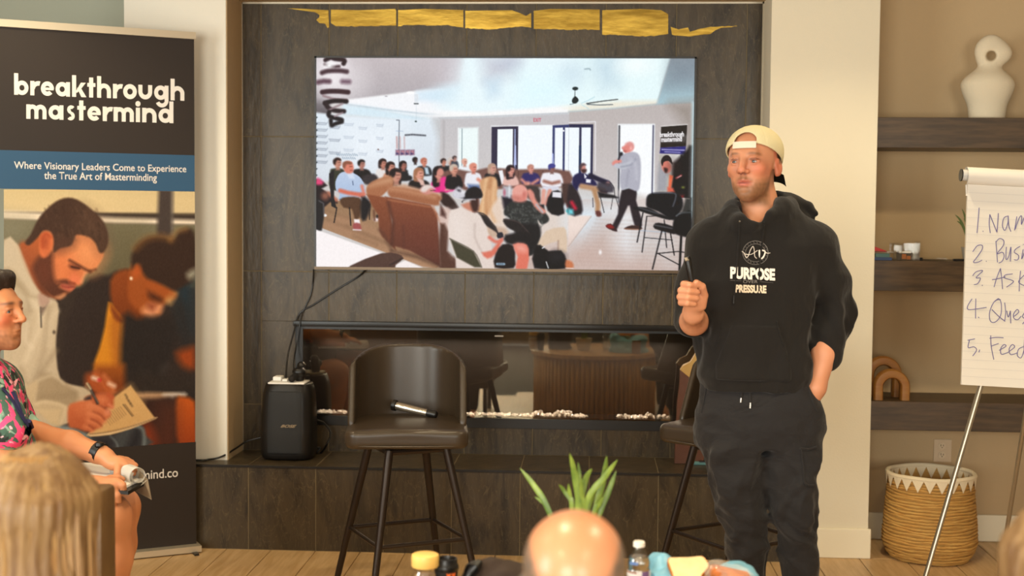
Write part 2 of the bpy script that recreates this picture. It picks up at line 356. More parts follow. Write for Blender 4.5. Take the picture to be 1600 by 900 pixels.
# ================================================================ materials
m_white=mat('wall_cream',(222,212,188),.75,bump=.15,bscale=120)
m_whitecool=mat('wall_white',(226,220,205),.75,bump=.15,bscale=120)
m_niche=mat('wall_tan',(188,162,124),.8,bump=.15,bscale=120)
m_far=mat('wall_sage',(170,174,158),.8,bump=.1,bscale=120)
m_roomwall=mat('wall_room',(178,158,132),.85,bump=.1,bscale=90)
m_ceil=mat('ceiling_paint',(190,178,160),.9)
m_trimw=mat('trim_white',(232,222,196),.45)
m_metal_edge=mat('metal_edge',(190,180,160),.3,.9)
m_grout=mat('grout',(124,110,84),.9)
m_black=mat('black_plastic',(22,20,19),.35)
m_blackm=mat('black_metal',(30,26,23),.4,.3)
m_dark=mat('dark_matte',(26,22,20),.8)
m_shelf=mat('shelf_wood',(72,55,36),.45,var=.18,vscale=5,stretch=(1,6,10))
def tile_mat(name,base,dark,rough=.32):
    m=mat(name,base,rough,spec=.36,bump=.3,bscale=11,stretch=(4,4,1.1)); nt=m.node_tree; b=nt.nodes['Principled BSDF']; mp=[n for n in nt.nodes if n.type=='MAPPING'][0]
    w=nn(m,'ShaderNodeTexNoise'); w.inputs['Scale'].default_value=1.9; w.inputs['Detail'].default_value=9; w.inputs['Roughness'].default_value=.68; w.inputs['Distortion'].default_value=1.6
    nt.links.new(mp.outputs[0],w.inputs['Vector']); r=nn(m,'ShaderNodeValToRGB'); e=r.color_ramp.elements
    e[0].position=.32; e[0].color=rgba(dark); e[1].position=.72; e[1].color=rgba(np.array(base)*1.16); k=e.new(.5); k.color=rgba(base)
    v=nn(m,'ShaderNodeTexNoise'); v.inputs['Scale'].default_value=3.2; v.inputs['Detail'].default_value=3; v.inputs['Distortion'].default_value=3.5; nt.links.new(mp.outputs[0],v.inputs['Vector'])
    r2=nn(m,'ShaderNodeValToRGB'); f=r2.color_ramp.elements; f[0].position=.485; f[0].color=(0,0,0,1); f[1].position=.5; f[1].color=(.5,.5,.5,1); g=f.new(.515); g.color=(0,0,0,1)
    nt.links.new(v.outputs['Fac'],r2.inputs[0]); mx=nn(m,'ShaderNodeMix',data_type='RGBA'); mx.inputs[7].default_value=rgba((104,90,66))
    nt.links.new(r2.outputs[0],mx.inputs[0]); nt.links.new(w.outputs['Fac'],r.inputs[0]); nt.links.new(r.outputs[0],mx.inputs[6]); nt.links.new(mx.outputs[2],b.inputs['Base Color'])
    return m
m_tile=tile_mat('slate_tile',(67,56,40),(37,30,21),.34)
m_plank=mat('oak_plank',(182,146,98),.42,col2=(204,170,124),vscale=3,stretch=(1.2,14,4),bump=.12,bscale=12)
m_leather=mat('brown_leather',(57,46,34),.33,bump=.05,bscale=220)
m_legm=mat('bronze_metal',(48,38,31),.35,.5)
m_skin=mat('skin',attr=True,rough=.48,sss=.12,bump=.08,bscale=350)
m_cloth=mat('cloth_attr',attr=True,rough=.9,bump=.15,bscale=500)
m_hoodie=mat('black_hoodie',(27,24,22),.92,bump=.25,bscale=420,sheen=.12,spec=.25,wrinkle=(7,.6,.03,(1.6,1,.75)))
m_pants=mat('charcoal_trousers',(31,29,30),.8,bump=.2,bscale=500,sheen=.1,spec=.3,wrinkle=(9,.8,.025,(1,1,1.5)))
m_paper=mat('paper',(232,228,220),.8)
m_print=mat('print_attr',attr=True,rough=.6,spec=.15)
m_ink_w=mat('print_white',(226,220,212),.6)
# ================================================================ structure
YB=6.15; YP=5.88; YH=5.775; ZH=.38; CZ=2.78; ZA=2.47
XL,XR=-1.625,.775          # tiled recess
PL=-2.085; NR=1.237; NB=6.25
def struct(name,m,*a,bev=0,parent=None):
    o=box(name,m,parent,*a,bev=bev,smooth=False); o['kind']='structure'; return o
floor=struct('floor',m_dark,-4,3.4,-3,6.7,-.08,-.012)
struct('ceiling',m_ceil,-4,3.4,-3,6.7,CZ,CZ+.1)
# white pillar left of the recess
wl=B(); bx(wl,PL,XL,YP,6.6,0,CZ); o=obj('wall_front_left',wl,m_whitecool,None,False); o['kind']='structure'
wr=B(); bx(wr,XR,NR,YP,6.6,0,CZ); o=obj('wall_front_right',wr,m_white,None,False); o['kind']='structure'
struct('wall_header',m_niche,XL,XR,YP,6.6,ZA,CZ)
struct('trim_1',m_niche,XL-.001,XL+.004,YP+.004,YB,ZH,ZA)
o=struct('wall_far_left',m_far,-4,PL,6.6,6.7,0,CZ)
struct('wall_left',m_roomwall,-4.1,-4,-3,0.35,0,CZ); struct('wall_left_end',m_roomwall,-4.1,-4,2.05,6.7,0,CZ)
struct('wall_left_sill',m_roomwall,-4.1,-4,.35,2.05,0,.55); struct('wall_left_top',m_roomwall,-4.1,-4,.35,2.05,2.5,CZ)
struct('wall_right',m_roomwall,3.4,3.5,-3,6.7,0,CZ)
# niche to the right of the pillar
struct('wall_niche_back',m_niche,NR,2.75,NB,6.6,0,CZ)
struct('wall_niche_right',m_white,2.75,3.4,YP,6.6,0,CZ)
struct('trim_2',m_white,NR-.003,NR+.002,YP+.003,NB,0,CZ)
# rear wall with two windows
for i,(a,b) in enumerate([(-4,-2.7),(-.5,1.0),(2.8,3.4)]): struct('wall_rear_%d'%(i+1),m_roomwall,a,b,-3.1,-3,0,CZ)
for i,(a,b) in enumerate([(-2.7,-.5),(1.0,2.8)]):
    struct('wall_rear_sill_%d'%(i+1),m_roomwall,a,b,-3.1,-3,0,.45); struct('wall_rear_top_%d'%(i+1),m_roomwall,a,b,-3.1,-3,2.5,CZ)
    w=B(); bx(w,a,a+.05,-3.08,-3.02,.45,2.5); bx(w,b-.05,b,-3.08,-3.02,.45,2.5); bx(w,a,b,-3.08,-3.02,.45,.5); bx(w,a,b,-3.08,-3.02,2.45,2.5); bx(w,(a+b)/2-.03,(a+b)/2+.03,-3.08,-3.02,.45,2.5)
    o=obj('window_%d'%(i+1),w,m_blackm,None,False); o['kind']='structure'
# recessed ceiling lamps
m_lamp=mat('lamp_glow',(255,214,160),.5,emit=14)
for i,(x,y,pw_) in enumerate(DOWN):
    t=empty('ceiling_lamp',(x,y,CZ),'round recessed warm lamp in the ceiling','lamp','recessed ceiling lamps')
    obj('trim_ring',lathe(B(),[(.062,-.001),(.085,-.001),(.085,-.008),(.06,-.012),(.062,-.001)],(x,y,CZ),24),m_trimw,t)
    obj('lens',lathe(B(),[(0,-.004),(.06,-.004)],(x,y,CZ),24),m_lamp,t)
    downlight(x,y,CZ-.03,pw_)
# floor planks laid on the bias
pm=bpy.data.meshes.new('plank'); pb=bx(B(),-.598,.598,-.0985,.0985,-.012,0,bev=.0015,seg=1); pb.to_mesh(pm); pb.free(); pm.materials.append(m_plank)
random.seed(3); ang=math.pi/2; ca,sa=math.cos(ang),math.sin(ang); cnt=0
for j in range(-40,41):
    off=random.random()*1.2
    for i in range(-8,9):
        u=i*1.2+off; v=j*.2; x=u*ca-v*sa-.3; y=u*sa+v*ca+3.6
        if -3.3<x<2.9 and 1.0<y<7.0:
            o=bpy.data.objects.new('plank',pm); SC.collection.objects.link(o); o.parent=floor; o.location=(x,y,0); o.rotation_euler=(0,0,ang); cnt+=1
print('planks',cnt)
# hearth with tiles
hearth=struct('hearth',m_grout,-2.6,.86,YH+.0015,YB+.02,0,ZH-.0015); hearth['label']='raised slate-tiled hearth ledge running below the fireplace'
def tile(parent,x0,x1,y0,y1,z0,z1): return box('tile',m_tile,parent,x0,x1,y0,y1,z0,z1,bev=.0012,seg=1,smooth=False)
x0=atY(388,800,YH)[0]; k=-4; sp=.302
while x0+k*sp<.86:
    a=max(-2.6,x0+k*sp+.0015); b=min(.86,x0+(k+1)*sp-.0015)
    if b>a+.01:
        tile(hearth,a,b,YH,YH+.02,0.002,ZH-.012); tile(hearth,a,b,YH+.002,YB+.01,ZH-.01,ZH)
    k+=1
box('edge_strip',m_blackm,hearth,-2.6,.862,YH-.003,YH+.004,ZH-.011,ZH-.001,smooth=False)
# tiled recess wall

cols=[XL,-1.533]+[-1.533+.3191*i for i in range(1,8)]+[XR]; rows=[ZH,.598,1.225,1.852,ZA]
FX0,FX1,FZ0,FZ1=-1.372,.52,.505,.992
wq=B()
for a_ in [(XL,FX0,0,ZA),(FX1,XR,0,ZA),(FX0,FX1,0,FZ0),(FX0,FX1,FZ1,ZA)]: bx(wq,a_[0],a_[1],YB-.002,6.6,a_[2],a_[3])
bx(wq,FX0,FX1,YB+.2,6.6,FZ0,FZ1)
wb=obj('wall_tiled',wq,m_grout,None,False); wb['kind']='structure'
for a,b in zip(cols,cols[1:]):
    for c,d in zip(rows,rows[1:]):
        a1,b1,c1,d1=a+.0015,b-.0015,c+.0015,d-.0015
        if b1-a1<.02: continue
        if b1<=FX0 or a1>=FX1 or d1<=FZ0 or c1>=FZ1: tile(wb,a1,b1,YB-.004,YB+.01,c1,d1); continue
        if d1>FZ1: tile(wb,a1,b1,YB-.004,YB+.01,FZ1,d1)
        if c1<FZ0: tile(wb,a1,b1,YB-.004,YB+.01,c1,FZ0)
        z0,z1=max(c1,FZ0),min(d1,FZ1)
        if z1-z0>.02:
            if a1<FX0-.01: tile(wb,a1,FX0,YB-.004,YB+.01,z0,z1)
            if b1>FX1+.01: tile(wb,FX1,b1,YB-.004,YB+.01,z0,z1)
# metal edging around the tile
e=B(); bx(e,XL,XL+.007,YB-.012,YB,ZH,ZA); bx(e,XR-.007,XR,YB-.012,YB,ZH,ZA); bx(e,XL,XR,YB-.012,YB,ZA-.008,ZA)
o=obj('trim_3',e,m_metal_edge,None,False); o['kind']='structure'
# thin gold-coloured metallic strips with wavy edges, set over the top row of tiles
m_gold=mat('gold_metal',(138,108,40),.3,.85,col2=(188,154,66),vscale=5,stretch=(1,1,4),bump=.2,bscale=9)
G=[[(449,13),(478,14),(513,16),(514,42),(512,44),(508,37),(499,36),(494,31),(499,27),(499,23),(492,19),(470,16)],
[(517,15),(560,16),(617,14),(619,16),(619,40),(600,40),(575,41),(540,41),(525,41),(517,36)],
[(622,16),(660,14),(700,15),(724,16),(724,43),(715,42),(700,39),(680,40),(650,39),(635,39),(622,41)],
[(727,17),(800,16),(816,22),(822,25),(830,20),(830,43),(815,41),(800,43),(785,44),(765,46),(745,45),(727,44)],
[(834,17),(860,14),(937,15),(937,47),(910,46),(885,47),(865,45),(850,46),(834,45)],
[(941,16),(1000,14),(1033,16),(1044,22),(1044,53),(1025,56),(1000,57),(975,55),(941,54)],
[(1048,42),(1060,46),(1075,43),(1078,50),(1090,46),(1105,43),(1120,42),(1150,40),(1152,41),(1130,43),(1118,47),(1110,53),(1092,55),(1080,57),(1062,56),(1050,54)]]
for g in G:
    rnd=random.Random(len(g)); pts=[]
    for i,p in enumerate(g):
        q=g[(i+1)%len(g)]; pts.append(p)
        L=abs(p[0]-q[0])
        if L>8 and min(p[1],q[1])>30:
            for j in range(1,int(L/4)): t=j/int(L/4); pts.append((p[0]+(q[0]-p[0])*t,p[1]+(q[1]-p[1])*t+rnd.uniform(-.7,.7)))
    o=obj('gold_strip',prism(B(),[atY(x,y,YB-.0065) for x,y in pts],(0,.003,0)),m_gold,wb,False); o['label']='gold-coloured wavy strip along the top tiles'
# baseboards
def bb(name,*a): o=box(name,m_trimw,None,*a,bev=.004,smooth=False); o['kind']='structure'; return o
zb=atY(1320,825,YP)[2]
bb('baseboard_right',.86,NR+.012,YP-.016,YP,0,zb); bb('baseboard_niche',NR,2.75,NB-.016,NB,0,.125)
bb('baseboard_left',-2.6,PL,YP-.05,YP-.035,0,.12)
# ================================================================ the two flat pictures
def PAINT_TV(p):
    W_=(250,252,255)
    p.T(0,0,1); p.pg([(480,80),(1100,80),(1100,440),(480,440)],(212,208,206))
    # ceiling (crop coordinates, 4.5x)
    p.T(490,85,4.5)
    p.pg([(0,0),(900,0),(900,232),(600,275),(250,322),(100,340),(0,335)],(205,196,199),col2=(184,178,182))
    p.pg([(240,345),(250,320),(600,275),(900,232),(900,470),(240,360)],(246,247,250),b=4)
    p.pg([(730,262),(905,232),(905,330),(740,330)],(218,236,248),b=10)
    p.pg([(0,330),(110,330),(110,440),(0,418)],(96,90,94),b=10); p.pg([(0,250),(70,300),(60,420),(0,420)],(120,112,116),b=30,a=.7)
    p.pg([(200,345),(520,395),(905,470),(905,500),(500,458),(200,430)],(214,234,244),b=8); p.ln([(240,355),(520,392),(830,425)],8,(190,205,215),b=3)
    p.pg([(0,412),(240,440),(520,458),(850,455),(905,450),(905,905),(0,905)],(228,238,246),b=4,col2=(218,224,232))
    p.pg([(200,470),(600,470),(600,800),(200,800)],(240,246,252),b=60,a=.8); p.pg([(850,455),(905,450),(905,900),(880,900),(892,600)],(196,194,194),b=18)
    # crop 2
    p.T(690,85,4.5)
    p.pg([(-5,0),(905,0),(905,420),(-5,460)],(236,249,253)); p.pg([(-20,0),(140,0),(100,200),(-20,232)],(206,198,204),b=16); p.pg([(285,10),(530,10),(520,150),(310,188)],(208,212,222),b=30)
    p.pg([(-10,240),(100,225),(60,320),(-10,330)],(212,232,244),b=25); p.pg([(320,195),(400,180),(400,270),(340,290)],(206,226,240),b=28); p.el(480,60,50,30,(200,206,220),b=25)
    p.el(890,140,30,50,(200,214,228),b=25); p.pg([(540,160),(900,130),(900,360),(540,380)],(226,250,255),b=60,a=.8)
    p.pg([(-10,395),(300,405),(905,355),(905,410),(300,440),(-10,450)],(250,250,250),b=6); p.ln([(-10,450),(300,440),(905,410)],7,(176,176,182),b=4)
    p.pg([(-5,455),(300,447),(905,415),(905,905),(-5,905)],(203,200,203),col2=(210,206,206)); p.ln([(20,470),(20,760)],5,(180,176,178),b=6)
    p.pg([(122,520),(262,514),(262,830),(122,830)],(240,250,250),b=4); p.ln([(148,525),(148,800)],5,(120,140,150)); p.ln([(122,520),(122,800)],4,W_)
    p.pg([(350,500),(790,492),(790,510),(350,518)],(228,228,232)); p.pg([(355,510),(541,505),(541,830),(355,830)],(58,52,78)); p.pg([(397,527),(504,525),(504,830),(397,830)],(246,252,255)); p.pg([(515,525),(523,525),(523,830),(515,830)],(170,180,215)); p.pg([(518,640),(526,640),(530,780),(512,780)],(190,200,240))
    p.pg([(543,500),(780,497),(780,830),(543,830)],(245,250,255)); p.pg([(780,497),(910,490),(910,830),(780,830)],(62,70,120)); p.pg([(797,515),(852,513),(852,830),(797,830)],(245,250,255)); p.pg([(868,513),(910,513),(910,830),(868,830)],(245,250,255)); p.ln([(783,700),(787,780)],9,(180,190,235)); p.el(857,535,7,6,(250,250,255))
    RD=(206,70,96)
    for a_,b_ in [((649,449),(649,471)),((649,449),(659,449)),((649,460),(657,460)),((649,471),(659,471)),((663,449),(674,471)),((674,449),(663,471)),((680,449),(680,471)),((685,449),(699,449)),((692,449),(692,471))]: p.ln([a_,b_],3.4,RD)
    # crop 3
    p.T(890,85,4.5)
    p.pg([(-5,0),(700,0),(690,20),(600,330),(300,378),(-5,402)],(234,250,252)); p.pg([(165,10),(330,10),(315,120),(330,210),(230,230),(170,120)],(206,226,236),b=40); p.el(30,140,28,50,(202,220,234),b=25); p.el(450,70,70,40,(250,255,255),b=30)
    p.pg([(-5,360),(300,325),(602,318),(602,345),(300,378),(-5,402)],(240,236,222),b=8); p.pg([(690,12),(868,12),(862,333),(760,342),(598,348)],(150,160,168),b=5,col2=(176,204,214)); p.pg([(700,60),(860,60),(860,180),(690,200)],(128,138,150),b=40,a=.6)
    p.ln([(-5,402),(300,378),(600,348),(860,334)],6,(168,178,184),b=5); p.pg([(-5,406),(300,382),(600,352),(850,338),(850,905),(-5,905)],(196,188,186),col2=(206,200,200))
    p.pg([(700,350),(850,340),(850,640),(810,640),(810,490)],(160,150,142),b=30); p.pg([(828,640),(850,640),(848,1500),(828,1500)],(52,52,50),b=8); p.pg([(846,330),(866,330),(866,1140),(852,1140)],(200,232,240),b=7); p.pg([(866,300),(875,300),(875,1500),(866,1500)],(30,38,42))
    p.soft(690,86,184,34,44); p.soft(890,86,170,30,40)
    p.ln([(100,100),(130,97),(138,105)],4,(130,150,160),b=3,sm=3); p.el(35,237,21,13,(40,52,56)); p.ln([(34,245),(33,300)],5,(50,60,62)); p.pg([(12,318),(35,290),(60,316),(45,340),(20,341)],(38,46,48),sm=3)
    p.ln([(115,342),(230,324),(330,312)],8,(80,82,84)); p.ln([(120,348),(200,352),(295,349)],7,(96,110,120)); p.ln([(80,340),(130,318),(170,295)],5,(190,220,230)); p.ln([(80,350),(130,378)],5,(200,228,235)); p.ln([(0,348),(20,345)],5,(110,130,140))
    p.pg([(-5,488),(163,488),(163,905),(-5,905)],(50,50,84)); p.pg([(-5,512),(66,512),(66,905),(-5,905)],(244,250,255)); p.pg([(82,512),(146,511),(146,905),(82,905)],(244,250,255)); p.pg([(64,640),(82,640),(82,905),(64,905)],(36,60,100)); p.ln([(-5,478),(178,470),(180,820)],7,(232,230,234))
    p.pg([(332,484),(590,482),(594,1150),(336,1120)],(236,238,240)); p.pg([(345,494),(583,490),(588,1130),(345,1100)],(250,252,254)); p.ln([(344,500),(344,1050),(600,1120)],10,(44,44,54),b=2); p.ln([(578,496),(576,1120)],9,(60,60,90),b=2); p.pg([(400,900),(500,1010),(570,1040),(570,1120),(350,1080)],(214,234,236),b=12)
    p.pg([(632,503),(812,488),(806,640),(628,652)],(48,40,36)); p.ln([(632,500),(812,486)],5,(230,226,224)); p.pg([(628,652),(806,640),(800,697),(624,692)],(52,48,128)); 
    for y,x0,x1 in ((574,640,800),(600,646,788)):
        p.ln([(x0,y),(x1,y-2)],13,(200,196,198),b=8,a=.5)
    p.ln([(640,664),(796,668)],6,(210,205,240),b=2); p.ln([(660,680),(764,684)],5,(200,196,235),b=2)
    p.pg([(622,700),(800,698),(806,1100),(616,1100)],(190,186,178)); p.pg([(690,700),(800,698),(800,756),(700,752)],(226,226,222)); p.pg([(768,700),(782,700),(782,756),(768,756)],(50,48,50)); p.pg([(720,760),(835,640),(835,1150),(690,1150)],(30,26,28),b=6)
    p.T(890,235,4.615)
    p.pg([(640,80),(700,130),(690,290),(625,290),(628,180)],(170,170,176),b=6); p.pg([(655,70),(690,50),(725,110),(715,150),(690,155),(660,130)],(226,140,124),b=4,sm=3); p.pg([(650,75),(665,40),(695,28),(722,50),(732,98),(706,72),(672,80),(662,110)],(40,32,34),sm=3); p.pg([(672,120),(700,128),(694,156),(678,152)],(70,44,42),b=3,sm=3); p.pg([(712,170),(738,180),(724,270),(706,275)],(236,120,84),b=3); p.pg([(700,262),(740,268),(750,296),(700,296)],(220,110,90),b=4); p.ln([(762,195),(795,175)],10,(200,90,90),b=3); p.ln([(770,192),(795,178)],4,(240,200,200)); p.el(810,262,8,6,(150,160,70),b=4); p.pg([(790,320),(815,320),(805,400),(795,400)],(170,44,50),b=5); p.el(740,110,30,40,(60,30,30),b=20,a=.5)
    # floor
    p.T(490,235,4.615)
    p.pg([(0,380),(480,380),(520,640),(920,860),(800,860),(0,560)],(160,128,98),col2=(190,150,118)); p.pg([(60,560),(500,740),(920,905),(920,800),(500,600),(200,480)],(176,138,108),b=8)
    for a,b in (((80,450),(300,520)),((100,520),(560,700)),((240,560),(800,800)),((300,640),(460,700))): p.ln([a,b],12,(140,108,82),b=8,a=.5)
    p.T(690,235,4.615); p.pg([(700,440),(930,440),(930,905),(600,905),(640,600)],(226,214,206)); p.pg([(560,760),(930,640),(930,905),(560,905)],(206,186,178),b=30)
    p.T(890,235,4.615)
    p.pg([(-5,380),(120,350),(370,380),(620,330),(862,340),(862,905),(-5,905)],(208,192,186)); p.pg([(-5,380),(170,380),(300,430),(120,640),(-5,700)],(222,232,240),b=40)
    p.pg([(-5,470),(160,475),(0,700),(-5,700)],(238,222,214),b=4); p.ln([(160,478),(0,700)],4,(190,170,160),b=2); p.pg([(330,440),(470,430),(480,640),(420,750),(360,680)],(240,245,250),b=50); p.pg([(480,560),(700,560),(780,640),(700,780),(520,700)],(220,222,224),b=50,a=.7)
    for y in range(500,860,28): p.ln([(20+(860-y)*.5,y),(860,y+18)],5,(184,160,150),b=5,a=.35)
    p.pg([(-5,700),(150,660),(330,800),(600,860),(-5,870)],(206,180,170),b=50,a=.7); p.el(228,740,9,15,(250,246,246),b=3); p.pg([(345,290),(600,330),(620,340),(560,480),(380,430)],(222,212,208),b=10,a=.8)
    # wall logos on the left
    p.T(490,85,4.5)
    r=random.Random(3)
    for j in range(7):
        y=455+j*46
        for i,x in enumerate((55,150,250,350,470)):
            if j>5 and i>0: continue
            c=(150,158,172) if i<2 else (190,200,214); dy=(i%2)*-22+i*3; w_=44-5*i
            if i in(0,) or (i+j)%2==0: p.ln([(x-w_,y+dy+30),(x+w_*.7,y+dy+34)],4,c,b=2.5); p.ln([(x-w_*.9,y+dy+42),(x+w_*.7,y+dy+46),(x+w_,y+dy+28)],3,c,b=2)
    for y,x0,x1 in ((714,165,330),(738,205,315)):
        for k in range(int((x1-x0)/14)): p.ln([(x0+k*14,y+r.uniform(-8,-2)),(x0+k*14+6,y+6)],4,(130,150,170),b=2,a=.9)
    for y in range(440,900,46): p.pg([(14,y),(30,y+6),(16,y+22)],(70,80,90))
    p.T(490,85,4.5)
    p.ln([(586,466),(606,466),(604,640),(606,790)],4,(60,66,80),b=1.5); p.ln([(584,542),(634,545)],3,(160,180,210)); p.ln([(650,572),(700,568),(790,574)],9,(40,40,50),b=2.5)
    for k in range(14): p.ln([(655+k*10,566),(655+k*10,580)],2.5,(200,205,215),a=.5)
    for x in (588,590,612,642): p.ln([(x,585),(x+2,665)],6,(206,170,170),b=2.5); 
    for i in range(4): p.pg([(582+i*34,678),(612+i*34,676),(612+i*34,712),(582+i*34,716)],(140,96,120),b=3); p.el(598+i*34,692,8,9,(200,150,160),b=3); p.el(592+i*34,704,7,6,(70,70,120),b=3)
    p.el(682,271,28,10,(255,255,255)); p.el(513,296,9,4,(180,176,182)); p.pg([(712,280),(738,280),(738,335),(712,335)],(226,232,238)); p.ln([(712,348),(738,348)],10,(96,104,108)); p.ln([(724,360),(724,470)],2,(190,205,215)); p.el(723,474,8,6,(60,80,80))
    # spiral lamp
    p.el(140,190,125,95,(255,250,252),b=70,a=.95)
    p.el(135,85,60,45,(250,245,248),b=30)
    p.ln([(85,40),(120,22),(150,30),(215,40),(212,64)],32,(58,40,44),b=3,sm=3); p.ln([(80,70),(130,86),(180,84)],18,(80,56,62),b=4,sm=3); p.el(110,78,28,20,(255,255,255),b=8)
    p.ln([(60,130),(100,118),(180,115),(234,122)],32,(86,62,70),b=4,sm=3); p.ln([(32,198),(70,190),(110,192)],34,(112,84,96),b=5); p.ln([(205,192),(250,194)],32,(130,104,118),b=6)
    p.ln([(62,268),(110,262),(180,262),(244,268)],34,(70,46,52),b=3,sm=3); p.ln([(70,295),(150,318),(230,322)],12,(150,124,128),b=4,sm=3)
    p.ln([(80,345),(150,330),(232,334)],32,(44,34,36),b=3,sm=3); p.ln([(85,350),(110,385),(160,400),(215,404)],32,(54,40,44),b=3,sm=3); p.ln([(205,350),(150,375),(110,395)],12,(160,140,144),b=3); p.ln([(110,410),(112,440),(190,462),(200,466)],30,(40,32,36),b=3,sm=3); p.ln([(205,415),(150,440)],10,(170,150,156),b=3); p.ln([(122,468),(128,505),(150,495),(200,480)],28,(38,32,36),b=3,sm=3)
    # ---------- people, back rows (4.615x from 490,235)
    p.T(490,235,4.615)
    SK=(214,150,128); BK=(34,30,38)
    p.pg([(0,240),(40,225),(100,268),(60,290),(120,330),(170,380),(170,400),(120,390),(60,440),(0,400)],(40,28,34),b=3,sm=2); p.pg([(14,240),(30,212),(70,240),(60,262),(20,262)],(226,80,130),b=5,sm=2); p.ln([(110,325),(165,375)],26,(190,122,98),b=4); p.el(85,345,28,30,(150,100,82),b=8); p.el(84,488,12,10,(240,240,240))
    def bust(cx,cy,r,hair,skin,shirt,w,h,faceang=0,long=0,beard=None,prof=1):
        """seated figure: head centre cx,cy"""
        p.pg([(cx-w*.5,cy+h),(cx-w*.5,cy+r*1.9),(cx-w*.3,cy+r*1.25),(cx+w*.25,cy+r*1.25),(cx+w*.5,cy+r*2.1),(cx+w*.52,cy+h)],shirt,b=3,sm=3)
        if long: p.pg([(cx-r*1.0,cy-r*.6),(cx,cy-r*1.15),(cx+r*.8,cy-r*.5),(cx+r*.75,cy+r*long*.8),(cx,cy+r*long),(cx-r*1.05,cy+r*long)],hair,b=3,sm=3)
        p.pg([(cx-r*.3,cy+r*.5),(cx+r*.4,cy+r*.5),(cx+r*.5,cy+r*1.6),(cx-r*.4,cy+r*1.6)],tuple(int(v*.88) for v in skin),b=3)
        p.el(cx,cy,r*.82,r,skin,b=3); p.pg([(cx-r*.9,cy+r*.2),(cx-r*.95,cy-r*.6),(cx-r*.2,cy-r*1.12),(cx+r*.6,cy-r*.9),(cx+r*.72,cy-r*.45),(cx,cy-r*.55),(cx-r*.35*prof,cy-r*.1),(cx-r*.5,cy+r*.4)],hair,b=3,sm=3)
        p.ln([(cx+r*.1,cy-r*.05),(cx+r*.55,cy-r*.1)],r*.14,(90,56,48),b=2,a=.7); p.ln([(cx+r*.2,cy+r*.5),(cx+r*.6,cy+r*.48)],r*.1,(150,80,74),b=2,a=.7)
        if beard: p.pg([(cx-r*.3,cy+r*.3),(cx+r*.7,cy+r*.35),(cx+r*.5,cy+r*.98),(cx-r*.1,cy+r*.9)],beard,b=4,sm=3)
    bust(175,100,34,(48,30,28),(206,150,130),(64,66,52),110,190); bust(350,108,30,(28,24,26),(186,134,120),(34,30,32),130,120); bust(505,102,30,(46,30,30),(200,140,122),(232,226,224),100,130,long=1.1)
    p.pg([(360,195),(440,180),(470,225),(400,260),(360,240)],(64,56,60),b=4,sm=3)
    bust(562,128,34,(42,28,28),(210,150,132),(206,150,122),110,120,long=1.6); bust(652,115,28,(36,28,30),(176,118,104),(38,36,40),110,110,long=1.5); bust(738,78,20,(24,20,22),(60,44,44),(228,234,240),90,110); bust(802,88,26,(190,120,100),(216,144,122),(44,48,54),100,100); p.pg([(805,130),(830,130),(840,180),(815,180)],(196,216,230),b=3)
    # big man, front left
    p.pg([(112,180),(150,150),(150,360),(170,440),(130,420)],(40,36,40)); p.pg([(160,240),(190,180),(240,165),(300,180),(350,220),(378,300),(350,350),(240,380),(185,370),(190,330),(165,300)],(196,210,232),sm=3,col2=(176,196,224)); p.pg([(235,165),(290,170),(300,220),(260,215)],(214,224,240),b=3); p.ln([(285,235),(288,262)],6,(80,96,130))
    p.pg([(215,120),(235,90),(275,92),(292,130),(284,170),(250,178),(225,160)],(222,138,118),b=3,sm=3); p.pg([(212,130),(214,98),(245,86),(280,98),(270,112),(240,112),(228,140)],(150,96,76),b=3,sm=3); p.ln([(262,128),(282,126)],4,(110,60,50)); p.ln([(266,156),(284,155)],4,(140,70,64))
    p.ln([(195,305),(250,320),(345,335)],30,(216,120,98),b=4); p.ln([(352,270),(368,330)],22,(222,140,122),b=4); p.el(350,335,22,16,(214,124,104),b=4)
    p.pg([(190,370),(250,350),(330,355),(348,390),(335,500),(300,510),(280,440),(220,430)],(96,66,46),b=3,sm=2); p.pg([(350,350),(400,370),(415,420),(380,520),(345,500)],(30,26,32),b=5,sm=2); p.ln([(170,430),(150,540)],9,(30,26,30)); p.ln([(262,430),(272,560)],9,(30,26,30)); p.ln([(410,400),(408,515)],8,(30,28,32)); p.pg([(295,515),(335,515),(340,545),(300,550)],(245,235,235),b=2); p.pg([(292,545),(335,545),(350,585),(330,600),(290,585)],(170,90,90),b=3,sm=2); p.ln([(290,592),(345,594)],8,(240,236,236),b=2); p.el(458,515,20,14,(236,220,220),b=4); p.ln([(440,450),(445,520)],14,(120,80,60),b=3); p.el(466,492,10,12,(40,34,40),b=3)
    # centre audience
    bust(470+0,0,1,BK,SK,BK,1,1)
    bust(600,190,46,(44,30,32),(206,150,132),(214,206,200),120,120,long=1.9,prof=.3); p.pg([(610,262),(680,270),(705,300),(640,300)],(176,196,190),b=3)
    bust(768,175,38,(170,120,90),(222,162,142),(34,28,30),150,150,long=1.4); p.pg([(755,210),(800,225),(810,262),(780,262)],(226,190,178),b=3)
    bust(912,170,44,(34,24,28),(216,150,136),(226,44,140),120,140,long=2.2); 
    p.T(690,235,4.615)
    bust(20,88,22,(40,30,32),(206,140,120),(40,38,44),60,100); bust(75,85,26,(214,206,200),(200,150,132),(38,36,42),80,100); bust(100,62,16,(50,40,44),(190,150,140),(70,76,90),50,70); bust(172,88,22,(226,180,164),(226,170,152),(236,240,244),70,70)
    # sofa row at the back
    p.pg([(20,160),(120,140),(220,160),(330,130),(560,140),(720,135),(925,150),(925,260),(700,270),(300,290),(100,290),(20,240)],(128,92,84),b=4,sm=2); p.ln([(735,150),(730,240)],4,(96,66,62)); p.ln([(560,150),(556,200)],4,(96,66,62))
